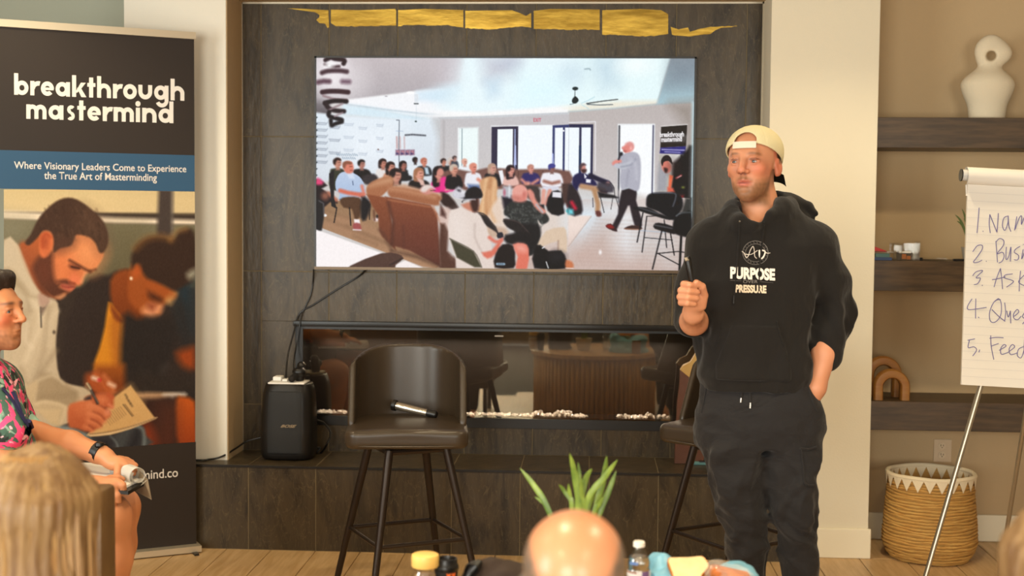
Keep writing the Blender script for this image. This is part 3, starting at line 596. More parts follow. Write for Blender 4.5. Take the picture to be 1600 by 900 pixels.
    p.pg([(0,210),(40,200),(60,260),(120,262),(100,300),(0,300)],(236,60,150),b=4,sm=2); p.el(-2,165,24,30,(216,150,136),b=3); p.pg([(50,260),(120,258),(90,290),(30,300)],(226,176,162),b=4)
    bust(95,142,34,(206,190,176),(214,156,136),(30,26,32),110,140,prof=.5); bust(235,128,30,(222,150,130),(224,146,128),(236,236,242),110,140); p.ln([(270,215),(310,240)],24,(224,150,130),b=4); p.pg([(195,250),(300,255),(300,290),(200,290)],(110,130,170),b=5)
    bust(372,132,30,(190,160,140),(216,166,150),(34,30,38),110,130,long=1.3); p.pg([(415,150),(445,145),(465,240),(440,250)],(240,240,244),b=2)
    bust(505,145,32,(40,24,32),(220,160,146),(230,190,180),100,110,long=2,prof=.1); bust(648,132,26,(190,140,124),(222,160,146),(56,48,110),120,110); p.el(628,242,20,16,(218,160,146),b=4); p.ln([(585,215),(610,240)],20,(216,150,134),b=4); p.ln([(700,215),(660,242)],20,(216,150,134),b=4); p.pg([(590,265),(700,262),(716,330),(712,390),(600,330)],(70,60,60),b=4,sm=2)
    bust(798,130,26,(70,70,140),(150,110,104),(240,238,244),140,130); p.el(798,112,26,17,(76,76,150)); p.ln([(745,225),(800,240),(850,228)],24,(170,120,108),b=4); p.pg([(735,262),(850,262),(850,290),(730,290)],(220,220,232),b=3); p.ln([(742,295),(735,385)],28,(226,170,156),b=3); p.ln([(785,295),(760,390)],28,(220,160,146),b=3); p.pg([(700,395),(745,395),(750,440),(710,420)],(40,38,44),b=3)
    p.pg([(760,400),(800,300),(880,310),(890,460),(800,465)],(26,24,30),b=3,sm=2); p.pg([(805,302),(870,305),(868,345),(803,340)],(232,230,236),b=2); p.pg([(870,240),(925,240),(925,400),(890,420),(872,300)],(84,60,56),b=4); p.el(895,410,10,22,(214,222,228),b=3); p.el(918,440,14,14,(60,190,200),b=3); p.el(925,400,12,24,(190,40,60),b=4)
    p.pg([(440,340),(510,330),(520,400),(450,430)],(34,30,44),b=4,sm=2); p.pg([(450,262),(510,262),(510,350),(450,340)],(190,190,196),b=5); p.el(460,310,8,22,(190,110,130),b=3); p.el(495,300,6,36,(230,232,236),b=3)
    # white dog / bag, brown arm
    p.pg([(100,300),(130,268),(160,290),(190,320),(180,350),(120,355)],(228,226,232),b=5,sm=2); p.el(128,300,16,12,(60,56,66),b=4); p.pg([(0,310),(60,330),(130,420),(100,450),(40,420),(0,380)],(58,38,36),b=4,sm=2)
    # left-hand brown sofa
    p.T(490,235,4.615)
    p.pg([(540,265),(660,255),(830,300),(930,320),(930,360),(600,330)],(206,166,140),b=5)
    p.pg([(384,300),(400,260),(450,225),(560,195),(580,262),(540,300),(480,350),(400,340)],(176,118,84),b=3,sm=3); p.pg([(400,275),(470,228),(560,205),(575,240),(480,262)],(204,156,122),b=10,sm=3); p.pg([(540,300),(600,275),(900,330),(915,380),(880,410),(620,360),(560,350)],(170,112,80),b=4,sm=3); p.ln([(560,290),(640,298),(880,345)],18,(204,152,118),b=10)
    p.pg([(385,330),(520,350),(550,380),(600,740),(500,640),(480,600),(470,480),(430,420)],(150,88,58),b=3,col2=(116,66,48)); p.pg([(520,345),(850,405),(900,470),(925,840),(925,860),(700,740),(560,700),(575,520)],(146,84,58),b=3,col2=(98,56,46)); p.ln([(545,370),(850,420)],6,(186,126,92),b=4); p.ln([(545,390),(580,540),(572,700)],14,(86,50,40),b=8,a=.8); p.ln([(655,560),(660,720)],8,(92,52,44),b=6,a=.6); p.ln([(870,420),(925,540)],10,(190,130,100),b=5); p.pg([(700,560),(900,620),(910,760),(700,700)],(120,62,48),b=40,a=.5)
    p.ln([(570,745),(760,790),(925,860)],14,(80,54,44),b=8,a=.7); p.ln([(480,590),(520,640),(570,740)],14,(90,60,48),b=8,a=.6)
    p.el(825,295,48,34,(214,152,140),b=4); p.pg([(778,300),(800,262),(850,258),(885,290),(850,280),(810,310)],(230,216,210),b=4,sm=3); p.ln([(850,300),(885,296)],5,(90,70,76))
    # table in the corner and chair back
    p.pg([(0,590),(60,598),(78,420),(60,380),(0,370)],(36,34,38),b=3,sm=2); p.ln([(40,382),(72,400),(76,470)],5,(120,116,120),b=3)
    p.pg([(14,592),(495,762),(400,905),(14,905)],(250,244,244),b=2); p.pg([(590,850),(670,815),(800,870),(800,905),(590,905)],(246,238,236),b=2); p.pg([(270,858),(490,765),(610,765),(655,800),(600,850),(560,905),(270,905)],(92,66,58),b=2,sm=2); p.ln([(560,850),(650,800)],8,(54,38,36),b=3)
    # foreground: cap man, blonde, patterned shirt man
    p.T(690,235,4.615)
    p.pg([(0,420),(100,455),(60,560),(70,660),(0,560)],(216,190,180),b=6,sm=2); p.pg([(0,540),(60,600),(50,740),(120,800),(110,870),(0,870)],(96,62,50),b=5,sm=2); p.pg([(0,400),(40,470),(40,500),(0,480)],(90,56,50),b=5)
    p.pg([(280,240),(330,195),(395,200),(412,270),(405,330),(430,420),(440,520),(400,545),(300,480),(265,440),(300,350)],(216,170,128),b=4,sm=3); 
    for i,(a,b,c) in enumerate([((330,220),(310,360),(300,470)),((360,210),(350,340),(340,500)),((390,230),(380,360),(400,520)),((345,240),(330,400),(370,520))]): p.ln([a,b,c],10,[(240,206,166),(190,136,96),(236,200,160),(200,150,108)][i],b=7,sm=4)
    p.pg([(340,480),(430,340),(462,470),(470,600),(400,640),(330,620)],(232,214,200),b=6,sm=3,a=.92); p.ln([(350,300),(350,420),(390,520)],16,(226,184,142),b=8,sm=4)
    p.pg([(340,560),(470,570),(480,625),(360,640)],(206,180,160),b=6,sm=2)
    p.pg([(255,455),(330,480),(400,560),(420,610),(340,560),(270,500)],(48,40,42),b=3); p.ln([(255,455),(330,480),(415,610)],8,(70,60,60),b=2,sm=4)
    p.pg([(465,420),(520,370),(620,365),(700,400),(775,480),(775,520),(730,540),(700,510),(720,620),(700,720),(640,770),(600,640),(500,500),(460,470)],(52,54,54),b=3,sm=3)
    rr=random.Random(8)
    for i in range(120):
        x=rr.uniform(480,740); y=rr.uniform(385,560); 
        if x>700 and y<420: continue
        if x<620-(560-y)*.0 and y>540: continue
        a=rr.uniform(0,3); p.ln([(x,y),(x+12*math.cos(a),y+12*math.sin(a))],3.5,(122,124,120),b=3,a=.6)
    p.pg([(540,560),(700,540),(716,640),(640,770),(580,700)],(30,28,32),b=6,sm=3)
    p.el(572,312,56,62,(232,170,158),b=3); p.pg([(520,330),(530,372),(600,376),(622,350),(620,300),(590,330)],(220,142,130),b=6,sm=3); p.el(600,320,9,18,(206,124,114),b=4); p.ln([(522,345),(560,356)],14,(190,130,118),b=6,a=.6); p.ln([(640,300),(690,400),(740,445)],34,(226,156,140),b=4,sm=4); p.el(655,330,18,28,(222,150,138),b=4); p.ln([(690,395),(735,450)],10,(180,190,200),b=3)
    p.pg([(700,690),(760,590),(860,560),(905,580),(910,740),(850,740),(850,660),(740,700)],(222,200,178),b=3,sm=2); p.ln([(850,660),(848,735)],6,(170,140,120),b=4)
    p.pg([(455,505),(560,520),(640,600),(650,620),(560,600),(480,560)],(40,34,36),b=3,sm=3); p.ln([(460,505),(560,525),(640,605)],7,(78,66,64),b=2,sm=4); p.pg([(470,620),(640,600),(620,700),(480,680)],(30,26,30),b=5,sm=2)
    p.pg([(680,720),(720,690),(780,735),(870,730),(910,800),(908,862),(680,862)],(22,20,24),b=3,sm=2); p.ln([(735,715),(750,705)],7,(230,230,232)); p.ln([(765,815),(780,860)],7,(210,210,210)); p.el(840,775,45,35,(44,42,48),b=16,a=.8); p.pg([(905,800),(950,812),(960,855),(905,862)],(206,130,90),b=4,sm=2); p.ln([(905,858),(958,860)],5,(240,230,220))
    p.pg([(62,470),(110,430),(210,425),(290,480),(350,620),(372,740),(300,760),(395,800),(395,900),(140,900),(110,780),(60,640)],(230,216,208),b=3,sm=2); p.ln([(250,540),(250,640),(300,745)],7,(204,188,180),b=5,sm=4); p.pg([(70,480),(130,450),(180,600),(150,760),(110,760)],(240,230,224),b=30,a=.6)
    p.pg([(150,400),(240,375),(275,360),(262,450),(200,440)],(206,140,116),b=4,sm=2); p.pg([(215,370),(270,345),(272,440),(235,450)],(72,44,40),b=5,sm=3); p.pg([(160,380),(185,300),(240,268),(290,290),(300,345),(230,352),(160,372)],(30,26,32),b=3,sm=3); p.ln([(100,330),(180,352),(285,345)],12,(34,32,40),b=3,sm=4); p.ln([(150,362),(250,362)],6,(206,202,208),b=3); p.pg([(85,320),(110,290),(145,318),(175,330),(160,352),(100,350)],(214,212,220),b=4,sm=2)
    p.pg([(300,750),(370,735),(440,640),(450,660),(400,760),(340,795)],(222,126,106),b=4,sm=2); p.ln([(355,640),(400,670),(440,660)],24,(222,130,112),b=4,sm=4); p.pg([(410,610),(445,600),(455,635),(415,645)],(44,44,56),b=2,sm=2)
    p.pg([(395,860),(400,760),(450,690),(530,700),(540,800),(530,862)],(34,24,26),b=3,sm=2); p.pg([(525,690),(600,680),(638,720),(628,865),(545,865),(560,780)],(226,128,108),b=3,sm=2); p.pg([(540,690),(600,690),(625,740),(560,740)],(244,180,166),b=12,sm=2,a=.8); p.pg([(70,650),(240,740),(300,860),(250,860),(120,790)],(78,74,56),b=3); p.ln([(68,652),(240,742),(300,858)],7,(120,112,100),b=2,sm=4); p.ln([(412,834),(462,834)],16,(170,196,214),b=2); p.ln([(418,834),(456,834)],6,(90,110,130),b=1.5)
    # right side: man by the door, speaker man, stools
    p.T(890,235,4.615)
    p.pg([(-5,250),(40,262),(80,340),(95,400),(90,462),(-5,460)],(48,38,44),b=4,sm=2); p.ln([(20,378),(45,420)],26,(200,40,70),b=5); p.pg([(-5,420),(30,430),(35,465),(-5,465)],(120,210,220),b=5)
    p.pg([(26,195),(60,165),(110,165),(170,205),(200,250),(160,262),(70,262),(60,290),(26,260)],(38,34,84),b=3,sm=2); p.ln([(150,180),(210,208),(275,232)],34,(34,30,60),b=3,sm=3); p.el(275,240,17,16,(222,170,160),b=3); p.pg([(105,165),(125,190),(110,205)],(230,230,240)); p.pg([(120,205),(155,210),(152,235),(120,232)],(240,240,246),b=2)
    p.el(97,125,20,30,(206,146,136),b=3); p.pg([(72,135),(72,105),(100,90),(120,105),(95,112),(82,140)],(90,70,76),b=3,sm=3); p.pg([(85,138),(122,135),(118,160),(95,162)],(80,48,50),b=3,sm=3)
    p.ln([(90,258),(160,270),(240,288)],38,(190,152,120),b=4,sm=3); p.ln([(180,290),(205,380),(205,430)],34,(188,148,112),b=4,sm=3); p.pg([(190,440),(225,440),(232,475),(200,478)],(110,60,56),b=3,sm=2); p.pg([(225,285),(275,292),(270,310),(225,305)],(96,64,60),b=3)
    p.pg([(205,300),(320,322),(355,340),(340,345),(215,340)],(34,32,38),b=3); p.ln([(225,340),(252,450)],6,(40,38,44)); p.ln([(312,345),(300,425)],5,(60,56,60)); p.ln([(335,345),(358,420)],5,(70,66,70)); p.ln([(170,345),(172,410)],6,(50,46,60)); p.ln([(290,225),(320,270),(325,330)],5,(50,48,54),sm=3); p.pg([(205,230),(300,235),(315,300),(215,300)],(46,42,56),b=4,sm=2,a=.8)
    p.pg([(375,285),(480,285),(478,360),(520,500),(515,560),(470,540),(440,430),(420,400),(340,580),(310,545),(350,460)],(48,38,46),b=3,sm=2); p.pg([(265,545),(300,530),(345,575),(338,588),(285,568)],(60,34,38),b=2,sm=2); p.pg([(265,545),(300,535),(325,560),(290,566)],(150,40,40),b=3,sm=2); p.pg([(400,560),(450,540),(515,550),(515,572),(410,572)],(72,48,46),b=2,sm=2); p.ln([(400,568),(515,572)],5,(200,150,120),b=2)
    p.pg([(355,60),(400,15),(470,10),(505,60),(508,200),(490,290),(420,270),(372,280),(360,200),(365,140)],(184,184,196),b=3,sm=3); p.pg([(300,105),(330,85),(380,95),(440,70),(420,120),(370,135)],(196,198,208),b=3,sm=3); p.ln([(420,150),(410,250)],8,(160,160,174),b=6,a=.7); p.ln([(370,115),(440,100),(470,60)],6,(156,158,172),b=4,sm=3); p.ln([(430,60),(470,100),(480,200)],8,(206,206,216),b=8,a=.8,sm=3)
    p.pg([(303,90),(325,68),(365,64),(370,84),(330,92),(312,106)],(228,150,140),b=3,sm=2); p.ln([(365,30),(350,62)],10,(40,36,50),b=3); p.el(368,22,12,13,(30,30,40),b=3)
    p.pg([(380,-10),(385,-35),(430,-62),(455,-30),(445,0),(400,14)],(228,146,138),b=3,sm=3); p.pg([(395,-50),(425,-66),(452,-55),(458,-25),(440,-10),(425,-40)],(226,160,156),b=4,sm=3); p.el(436,-18,7,11,(250,190,186),b=3); p.ln([(378,-28),(374,-18),(384,-14)],6,(214,124,116),b=2); p.pg([(385,-6),(405,-2),(400,12),(385,4)],(190,110,104),b=3,sm=2)
    p.pg([(550,370),(562,320),(620,300),(740,302),(800,330),(810,400),(780,460),(740,500),(640,440),(560,410)],(24,24,30),b=3,sm=3); p.ln([(600,305),(740,303),(760,330),(740,400)],4,(130,134,144),b=3,sm=3); p.pg([(465,408),(560,410),(650,455),(730,485),(720,500),(640,480),(470,425)],(30,30,34),b=2,sm=2); p.ln([(500,412),(640,455)],4,(110,112,120),b=3)
    p.ln([(528,450),(490,662)],9,(26,24,30),b=1.5); p.ln([(556,475),(526,735)],8,(26,24,30),b=1.5); p.ln([(556,475),(640,470)],6,(26,24,30)); p.ln([(680,500),(700,700)],8,(30,28,34)); p.ln([(725,590),(755,755)],9,(26,24,30)); p.ln([(545,630),(740,645)],6,(30,30,36)); p.ln([(510,578),(690,590)],4,(170,190,210)); p.ln([(740,300),(870,340),(870,440)],2,(40,40,44))
    p.pg([(750,490),(770,455),(830,438),(872,440),(872,610),(830,622),(760,600),(740,560)],(20,20,24),b=3,sm=2); p.ln([(765,470),(800,448),(868,442)],5,(150,156,160),b=3,sm=3); p.pg([(607,535),(640,520),(740,545),(760,600),(720,595),(615,565)],(30,28,32),b=2,sm=2); p.ln([(615,538),(735,560)],5,(120,118,122),b=3)
    p.ln([(664,580),(602,858)],10,(20,20,26),b=1.5); p.ln([(802,620),(794,868)],17,(18,18,22),b=1.5); p.ln([(635,745),(780,728),(872,740)],8,(26,26,32)); p.ln([(640,745),(795,828)],8,(26,26,32)); p.pg([(830,340),(868,340),(868,440),(800,445)],(24,28,28),b=5,a=.8)
    p.A=255*(p.A/255)**1.14; p.grain(2.2,2)
def PAINT_BANNER(p):
    p.T(0,0,1); p.pg([(-10,280),(330,280),(330,720),(-10,720)],(52,42,36))
    p.T(0,290,5)
    p.pg([(0,20),(1600,20),(1600,215),(0,205)],(196,176,132),b=4,col2=(206,184,142)); p.pg([(700,60),(1600,70),(1600,200),(700,180)],(204,182,138),b=20); p.pg([(0,195),(300,210),(900,250),(1600,270),(1600,310),(900,300),(0,265)],(228,212,190),b=8); p.pg([(0,262),(900,300),(1600,310),(1600,800),(0,800)],(112,106,84),b=5,col2=(92,84,62)); p.pg([(20,270),(200,290),(150,400),(30,420)],(130,126,106),b=60,a=.8)
    p.pg([(1240,30),(1350,30),(1345,400),(1225,400)],(66,56,52),b=8); p.ln([(1345,30),(1345,380)],10,(116,108,102),b=8,a=.7); p.pg([(900,330),(1100,330),(1060,620),(900,640)],(96,88,64),b=50,a=.7)
    # woman
    p.T(150,290,4.286)
    DK=(48,38,34)
    p.pg([(-40,620),(80,600),(200,560),(420,640),(500,800),(560,900),(640,1100),(640,1750),(-200,1750),(-200,900)],DK,b=8,sm=2)
    p.pg([(520,640),(660,560),(660,1000),(560,950)],(34,46,54),b=30); p.pg([(520,780),(600,800),(640,1000),(600,1200),(560,1000)],(40,38,38),b=20,sm=2)
    p.pg([(95,640),(200,560),(320,620),(340,860),(240,1000),(130,900)],(134,66,28),b=8,sm=3,col2=(110,52,22)); p.pg([(230,560),(260,520),(320,540),(420,640),(520,700),(520,750),(440,810),(430,860),(360,882),(320,850),(260,820),(215,740)],(150,76,32),b=8,sm=3); p.pg([(310,840),(345,800),(380,790),(440,800),(430,850),(380,885),(335,870)],(222,152,110),b=14,sm=3); p.pg([(470,770),(500,730),(535,720),(500,790)],(200,156,100),b=14,sm=2)
    p.pg([(245,560),(235,480),(270,400),(350,345),(440,340),(520,350),(560,300),(640,290),(670,380),(670,560),(640,640),(560,690),(520,705),(430,660),(340,620),(300,560),(270,525)],(52,36,28),b=8,sm=3); p.ln([(265,420),(330,360),(430,338),(500,360)],16,(140,94,46),b=18,a=.7,sm=4); p.ln([(500,360),(540,310),(600,292)],14,(150,108,60),b=14,a=.7,sm=3)
    p.pg([(610,590),(660,560),(670,600),(625,625)],(150,146,128),b=12,sm=2)
    p.pg([(350,700),(390,720),(440,760),(430,780),(380,765),(355,740)],(66,34,20),b=12,sm=3); p.pg([(340,700),(370,650),(520,720),(510,745),(430,720)],(160,80,34),b=14,sm=2,a=.8); p.el(270,580,22,38,(176,84,36),rot=20,b=10); p.el(235,622,8,9,(255,244,226),b=4); p.pg([(350,790),(400,800),(380,840),(350,820)],(120,50,28),b=12,a=.8,sm=2)
    p.T(0,290,2.903)
    p.pg([(492,530),(520,560),(560,620),(560,720),(555,840),(520,860),(425,835),(450,740),(475,640)],(206,132,36),b=6,sm=2); p.pg([(505,600),(560,615),(560,840),(520,850),(500,700)],(172,100,34),b=12,sm=2,a=.8); p.pg([(500,540),(560,610),(545,622),(515,600)],(126,62,26),b=6,sm=2)
    p.pg([(560,590),(620,600),(780,600),(800,700),(740,900),(880,900),(880,1180),(560,1180),(545,900)],(40,34,32),b=14,sm=2); p.pg([(800,760),(860,735),(885,745),(885,830),(830,820)],(142,62,24),b=16,sm=2); p.pg([(640,840),(700,900),(640,960)],(56,50,44),b=20,sm=2,a=.6)
    # her hands, lap, armrest
    p.T(110,570,6.43)
    p.pg([(240,0),(540,0),(560,260),(430,300),(260,240)],(156,84,30),b=14,col2=(104,48,22)); p.pg([(150,110),(200,80),(300,70),(380,130),(460,220),(430,300),(260,300),(160,220)],(150,72,36),b=12,sm=3); p.ln([(250,90),(330,200),(400,290)],34,(188,98,50),b=10,sm=3); p.ln([(340,110),(400,190),(430,260)],26,(200,116,70),b=10,sm=3); p.ln([(210,170),(290,240)],30,(172,84,42),b=10)
    p.ln([(228,130),(270,145)],26,(244,226,210),b=8); p.el(290,152,14,12,(196,30,40),b=6); p.ln([(390,190),(440,212)],24,(236,206,184),b=9)
    p.pg([(600,100),(1260,100),(1260,270),(1150,280),(660,280),(600,200)],(46,38,34),b=20); p.ln([(930,60),(960,10)],10,(70,66,62),b=20,a=.6); p.pg([(660,285),(900,278),(1100,300),(1000,320),(880,355),(720,350)],(178,140,106),b=8,sm=2); p.pg([(940,290),(1145,282),(1150,315),(1050,320),(1030,345),(990,320),(940,315)],(206,196,186),b=8,sm=2)
    p.pg([(700,350),(1080,330),(1060,600),(1050,820),(860,830),(740,600)],(54,34,28),b=12,col2=(66,36,28)); p.pg([(740,600),(820,640),(870,830),(740,830)],(136,54,28),b=20,sm=2); p.pg([(1065,350),(1130,322),(1250,370),(1262,600),(1262,830),(1090,830),(1060,560)],(186,86,28),b=8,sm=2,col2=(140,58,26)); p.pg([(930,420),(1050,420),(1030,820),(900,820)],(90,48,34),b=40,a=.7)
    # man's jeans, hoodie arms
    p.pg([(-700,560),(0,620),(200,700),(440,700),(640,610),(720,620),(745,700),(738,850),(-700,900)],(66,68,70),b=6,sm=2); p.pg([(640,640),(690,630),(715,700),(690,830),(560,850),(600,740)],(42,40,44),b=14,sm=2); p.ln([(400,720),(460,780),(478,850)],10,(134,146,150),b=5,sm=3); p.ln([(650,615),(720,640),(742,720),(738,840)],14,(128,140,142),b=8,sm=3); p.pg([(220,720),(400,720),(440,850),(330,850)],(46,42,46),b=16,sm=2); p.pg([(-700,590),(0,620),(210,760),(180,790),(-100,660),(-700,640)],(130,140,140),b=8,sm=2)
    p.T(0,420,5)
    HD=(186,168,142)
    p.pg([(30,0),(230,0),(330,180),(430,230),(460,330),(440,520),(440,680),(470,860),(560,905),(720,960),(640,1150),(380,1250),(120,1260),(30,1220)],HD,b=4,sm=2)
    p.T(0,290,5)
    p.pg([(30,425),(150,470),(300,780),(360,850),(430,890),(300,960),(30,900)],(190,174,150),b=4,sm=2)
    p.T(0,420,5)
    for pts,w,c,a in [([(45,60),(130,120),(200,200),(230,330)],22,(146,128,104),.7),([(45,110),(120,200),(170,300),(210,420),(220,600)],16,(150,130,104),.6),([(40,80),(180,170),(280,280),(310,400)],14,(212,196,170),.7),([(210,430),(205,560),(240,610)],12,(222,208,186),.7),([(330,350),(300,480),(250,600),(200,720)],18,(216,200,174),.7),([(380,300),(370,450),(350,620),(270,860)],16,(148,130,106),.6),([(450,330),(400,400),(380,600)],10,(212,196,170),.6),([(440,640),(380,720),(290,860)],10,(140,122,98),.7),([(320,820),(400,840),(500,900)],12,(140,122,98),.7),([(160,780),(200,880),(240,900)],14,(148,130,106),.6),([(60,300),(110,420),(130,600)],26,(204,188,162),.6),([(60,620),(100,760),(160,860)],20,(206,190,164),.5),([(40,500),(80,700),(60,850)],20,(164,146,120),.5)]: p.ln(pts,w,c,b=14,a=a,sm=6)
    p.pg([(30,0),(110,20),(240,200),(310,215),(220,225),(80,100),(30,60)],(158,140,114),b=10,sm=2,a=.8); p.ln([(318,300),(322,455)],9,(54,48,44),b=3); p.pg([(318,300),(350,290),(375,250),(330,360)],(110,92,82),b=6,sm=2); p.el(422,495,9,11,(64,52,44),b=4); p.pg([(300,200),(330,180),(390,220),(370,280),(310,290)],(170,140,124),b=6,sm=2)
    p.T(0,560,5.625)
    p.pg([(330,190),(420,140),(540,210),(675,290),(675,390),(580,420),(400,380),(310,390)],(158,138,110),b=8,sm=2); p.ln([(330,200),(460,150),(560,220)],12,(200,182,154),b=8,sm=3,a=.8); p.ln([(380,330),(520,330),(660,310)],20,(140,120,94),b=12,a=.6,sm=3)
    p.pg([(180,300),(320,190),(330,280),(310,380),(400,372),(580,425),(540,580),(480,590),(300,450),(200,420)],(186,164,132),b=6,sm=2); p.pg([(320,450),(530,450),(510,580),(440,560)],(196,172,136),b=5); p.ln([(320,400),(400,380),(570,425),(535,560)],14,(212,190,156),b=8,sm=3,a=.8)
    # notebook and his hands
    p.T(110,570,6.43)
    p.pg([(605,205),(850,535),(600,640),(400,700),(200,718),(180,690),(300,560),(420,340)],(206,164,108),b=3); p.pg([(605,215),(720,380),(500,420),(430,345)],(212,170,112),b=20,a=.7); p.pg([(180,690),(400,670),(620,610),(840,530),(850,545),(620,638),(400,700),(200,718)],(222,190,144),b=3,sm=2)
    for i in range(26): t_=i/25; x=200+640*t_; y=695-20*t_-135*t_**1.7; p.el(x,y,9,6,(110,80,50),b=3,a=.8)
    for i,(x,y) in enumerate([(560,310),(575,345),(595,375),(612,402)]): p.ln([(x-8,y-10),(x+8,y+12)],12,(88,68,48),b=4,a=.8)
    p.ln([(530,400),(620,515)],5,(80,62,44),b=3); p.ln([(548,398),(632,510)],3,(110,84,58),b=3)
    for i in range(9): o=i*-20; p.ln([(500+o,420+i*12),(560+o,500+i*13)],3,(150,116,76),b=3,a=.8); 
    p.pg([(150,340),(190,310),(330,290),(400,310),(430,330),(420,430),(300,420),(180,370)],(176,84,48),b=6,sm=3); p.pg([(260,320),(340,300),(390,360),(330,400),(270,370)],(206,118,78),b=14,sm=3); p.ln([(380,300),(425,325)],26,(190,92,56),b=6); p.ln([(390,400),(420,425)],26,(216,130,96),b=6); p.pg([(140,340),(200,310),(210,350),(150,365)],(40,40,46),b=5,sm=2)
    p.pg([(-20,420),(60,375),(150,360),(240,370),(340,430),(400,480),(395,520),(340,560),(300,620),(220,665),(150,670),(60,640),(-20,610)],(196,104,64),b=5,sm=3,col2=(168,84,50))
    for pts,w in [([(200,400),(310,440),(360,500)],56),([(190,490),(290,520),(330,560)],50),([(180,560),(260,590),(290,610)],44),([(150,620),(200,640),(210,655)],36)]: p.ln(pts,w,(208,122,82),b=9,sm=3)
    for pts in [[(230,470),(300,500),(340,545)],[(210,545),(270,575),(310,610)],[(190,610),(230,640)],[(230,375),(330,425),(390,470)]]: p.ln(pts,7,(126,56,34),b=6,sm=3,a=.8)
    p.el(170,430,50,40,(214,132,90),b=30,a=.6); p.el(378,470,20,22,(222,142,110),b=8); p.ln([(180,200),(225,290),(272,385)],22,(30,26,26),b=4); p.ln([(168,190),(200,240)],20,(206,186,150),b=4); p.ln([(150,215),(180,260)],8,(150,130,104),b=4); p.ln([(205,255),(275,380)],5,(150,146,140),b=4,a=.7)
    # the man's head
    p.T(0,290,5)
    p.pg([(155,465),(200,440),(320,360),(450,560),(400,700),(420,860),(330,845),(270,760),(210,620)],(176,92,50),b=5,sm=2,col2=(120,66,42)); p.pg([(160,460),(210,470),(260,620),(300,760),(240,680)],(150,78,46),b=14,sm=2,a=.8)
    p.pg([(390,400),(480,360),(620,360),(760,420),(810,520),(790,590),(735,665),(690,680),(668,690),(640,740),(620,775),(590,770),(585,790),(550,830),(520,845),(490,870),(450,885),(380,850),(330,700),(380,520)],(206,122,76),b=4,sm=3)
    p.pg([(640,390),(760,440),(805,530),(740,655),(680,650),(600,600),(560,500)],(222,146,96),b=40,sm=3,a=.8); p.pg([(420,540),(520,560),(560,700),(500,740),(430,700)],(212,118,72),b=40,sm=3,a=.8); p.pg([(560,640),(640,680),(600,720),(540,700)],(190,100,62),b=20,sm=2,a=.7)
    p.pg([(255,640),(300,560),(370,540),(410,520),(412,620),(420,700),(450,760),(520,745),(580,755),(560,780),(500,770),(470,790),(520,810),(545,835),(500,850),(470,880),(420,880),(370,850),(310,780),(270,700)],(84,48,34),b=10,sm=3); p.pg([(300,600),(380,600),(400,720),(340,760),(300,700)],(108,56,38),b=30,sm=3,a=.6); p.pg([(440,870),(500,850),(505,862),(470,884)],(200,140,100),b=8,sm=2)
    p.pg([(480,770),(530,765),(585,785),(560,815),(520,815),(490,800)],(196,100,80),b=6,sm=2); p.ln([(485,785),(530,795),(580,790)],7,(120,50,40),b=5,sm=3); p.pg([(440,750),(500,735),(590,760),(570,780),(500,765)],(92,50,36),b=8,sm=2)
    p.pg([(540,720),(580,690),(640,730),(635,765),(600,778),(550,760)],(214,116,78),b=8,sm=3); p.ln([(545,755),(580,765)],8,(120,50,34),b=6); p.ln([(668,680),(650,720),(635,750)],10,(236,170,120),b=8,a=.7,sm=3)
    p.ln([(545,585),(600,615),(660,650),(705,672)],15,(74,40,28),b=6,sm=4); p.pg([(545,620),(600,625),(625,645),(590,655),(550,640)],(92,46,32),b=8,sm=2); p.ln([(560,635),(620,648)],6,(40,24,20),b=4); p.ln([(700,668),(745,655)],10,(90,54,36),b=6)
    p.pg([(195,445),(240,380),(300,260),(400,150),(500,98),(600,108),(720,190),(800,270),(840,360),(845,450),(810,520),(775,520),(745,450),(690,400),(600,385),(575,430),(550,470),(470,490),(420,520),(415,430),(390,365),(340,355),(300,400),(230,465)],(66,46,36),b=4,sm=3); p.pg([(640,180),(760,250),(820,360),(830,450),(790,500),(740,400),(640,360)],(96,70,54),b=40,sm=3,a=.55); p.pg([(420,420),(560,400),(570,470),(430,520)],(82,54,42),b=24,sm=2,a=.8)
    rr=random.Random(2)
    for i in range(90):
        x=rr.uniform(300,800); y=rr.uniform(130,400); 
        if (x-540)**2/290**2+(y-300)**2/190**2<1: p.ln([(x,y),(x+10,y+26)],4,rr.choice([(52,36,28),(92,68,52),(84,60,46)]),b=5,a=.5)
    p.pg([(310,440),(315,390),(345,355),(395,365),(415,420),(410,480),(380,530),(340,560),(310,520)],(206,110,66),b=5,sm=3); p.ln([(335,480),(330,410),(360,380),(395,400)],9,(166,70,38),b=8,sm=4); p.el(355,440,16,34,(128,50,30),b=14,a=.8); p.el(345,530,18,22,(196,104,64),b=10)
    p.grain(1.6,4)
# ================================================================ fireplace
fp=empty('fireplace',((FX0+FX1)/2,YB,FZ0),'long linear electric fireplace with dark glass and white crystals, set in the tiled wall','fireplace')
m_fpin=mat('firebox',(30,24,20),.5)
f=B(); D=.16; t=.03
bx(f,FX0,FX1,YB-.006,YB+D,FZ1-.035,FZ1); bx(f,FX0,FX1,YB-.006,YB+D,FZ0,FZ0+.045); bx(f,FX0,FX0+.035,YB-.006,YB+D,FZ0+.045,FZ1-.035); bx(f,FX1-.02,FX1,YB-.006,YB+D,FZ0+.045,FZ1-.035)
obj('frame',f,m_black,fp,False)
box('firebox',m_fpin,fp,FX0+.03,FX1-.02,YB+D-.01,YB+D,FZ0+.04,FZ1-.03,smooth=False)
box('top_lip',m_black,fp,FX0-.005,FX1+.005,YB-.03,YB-.004,FZ1-.022,FZ1+.004,bev=.003)
box('crystal_tray',m_black,fp,FX0+.035,FX1-.02,YB+.005,YB+D-.01,FZ0+.045,FZ0+.05,smooth=False)
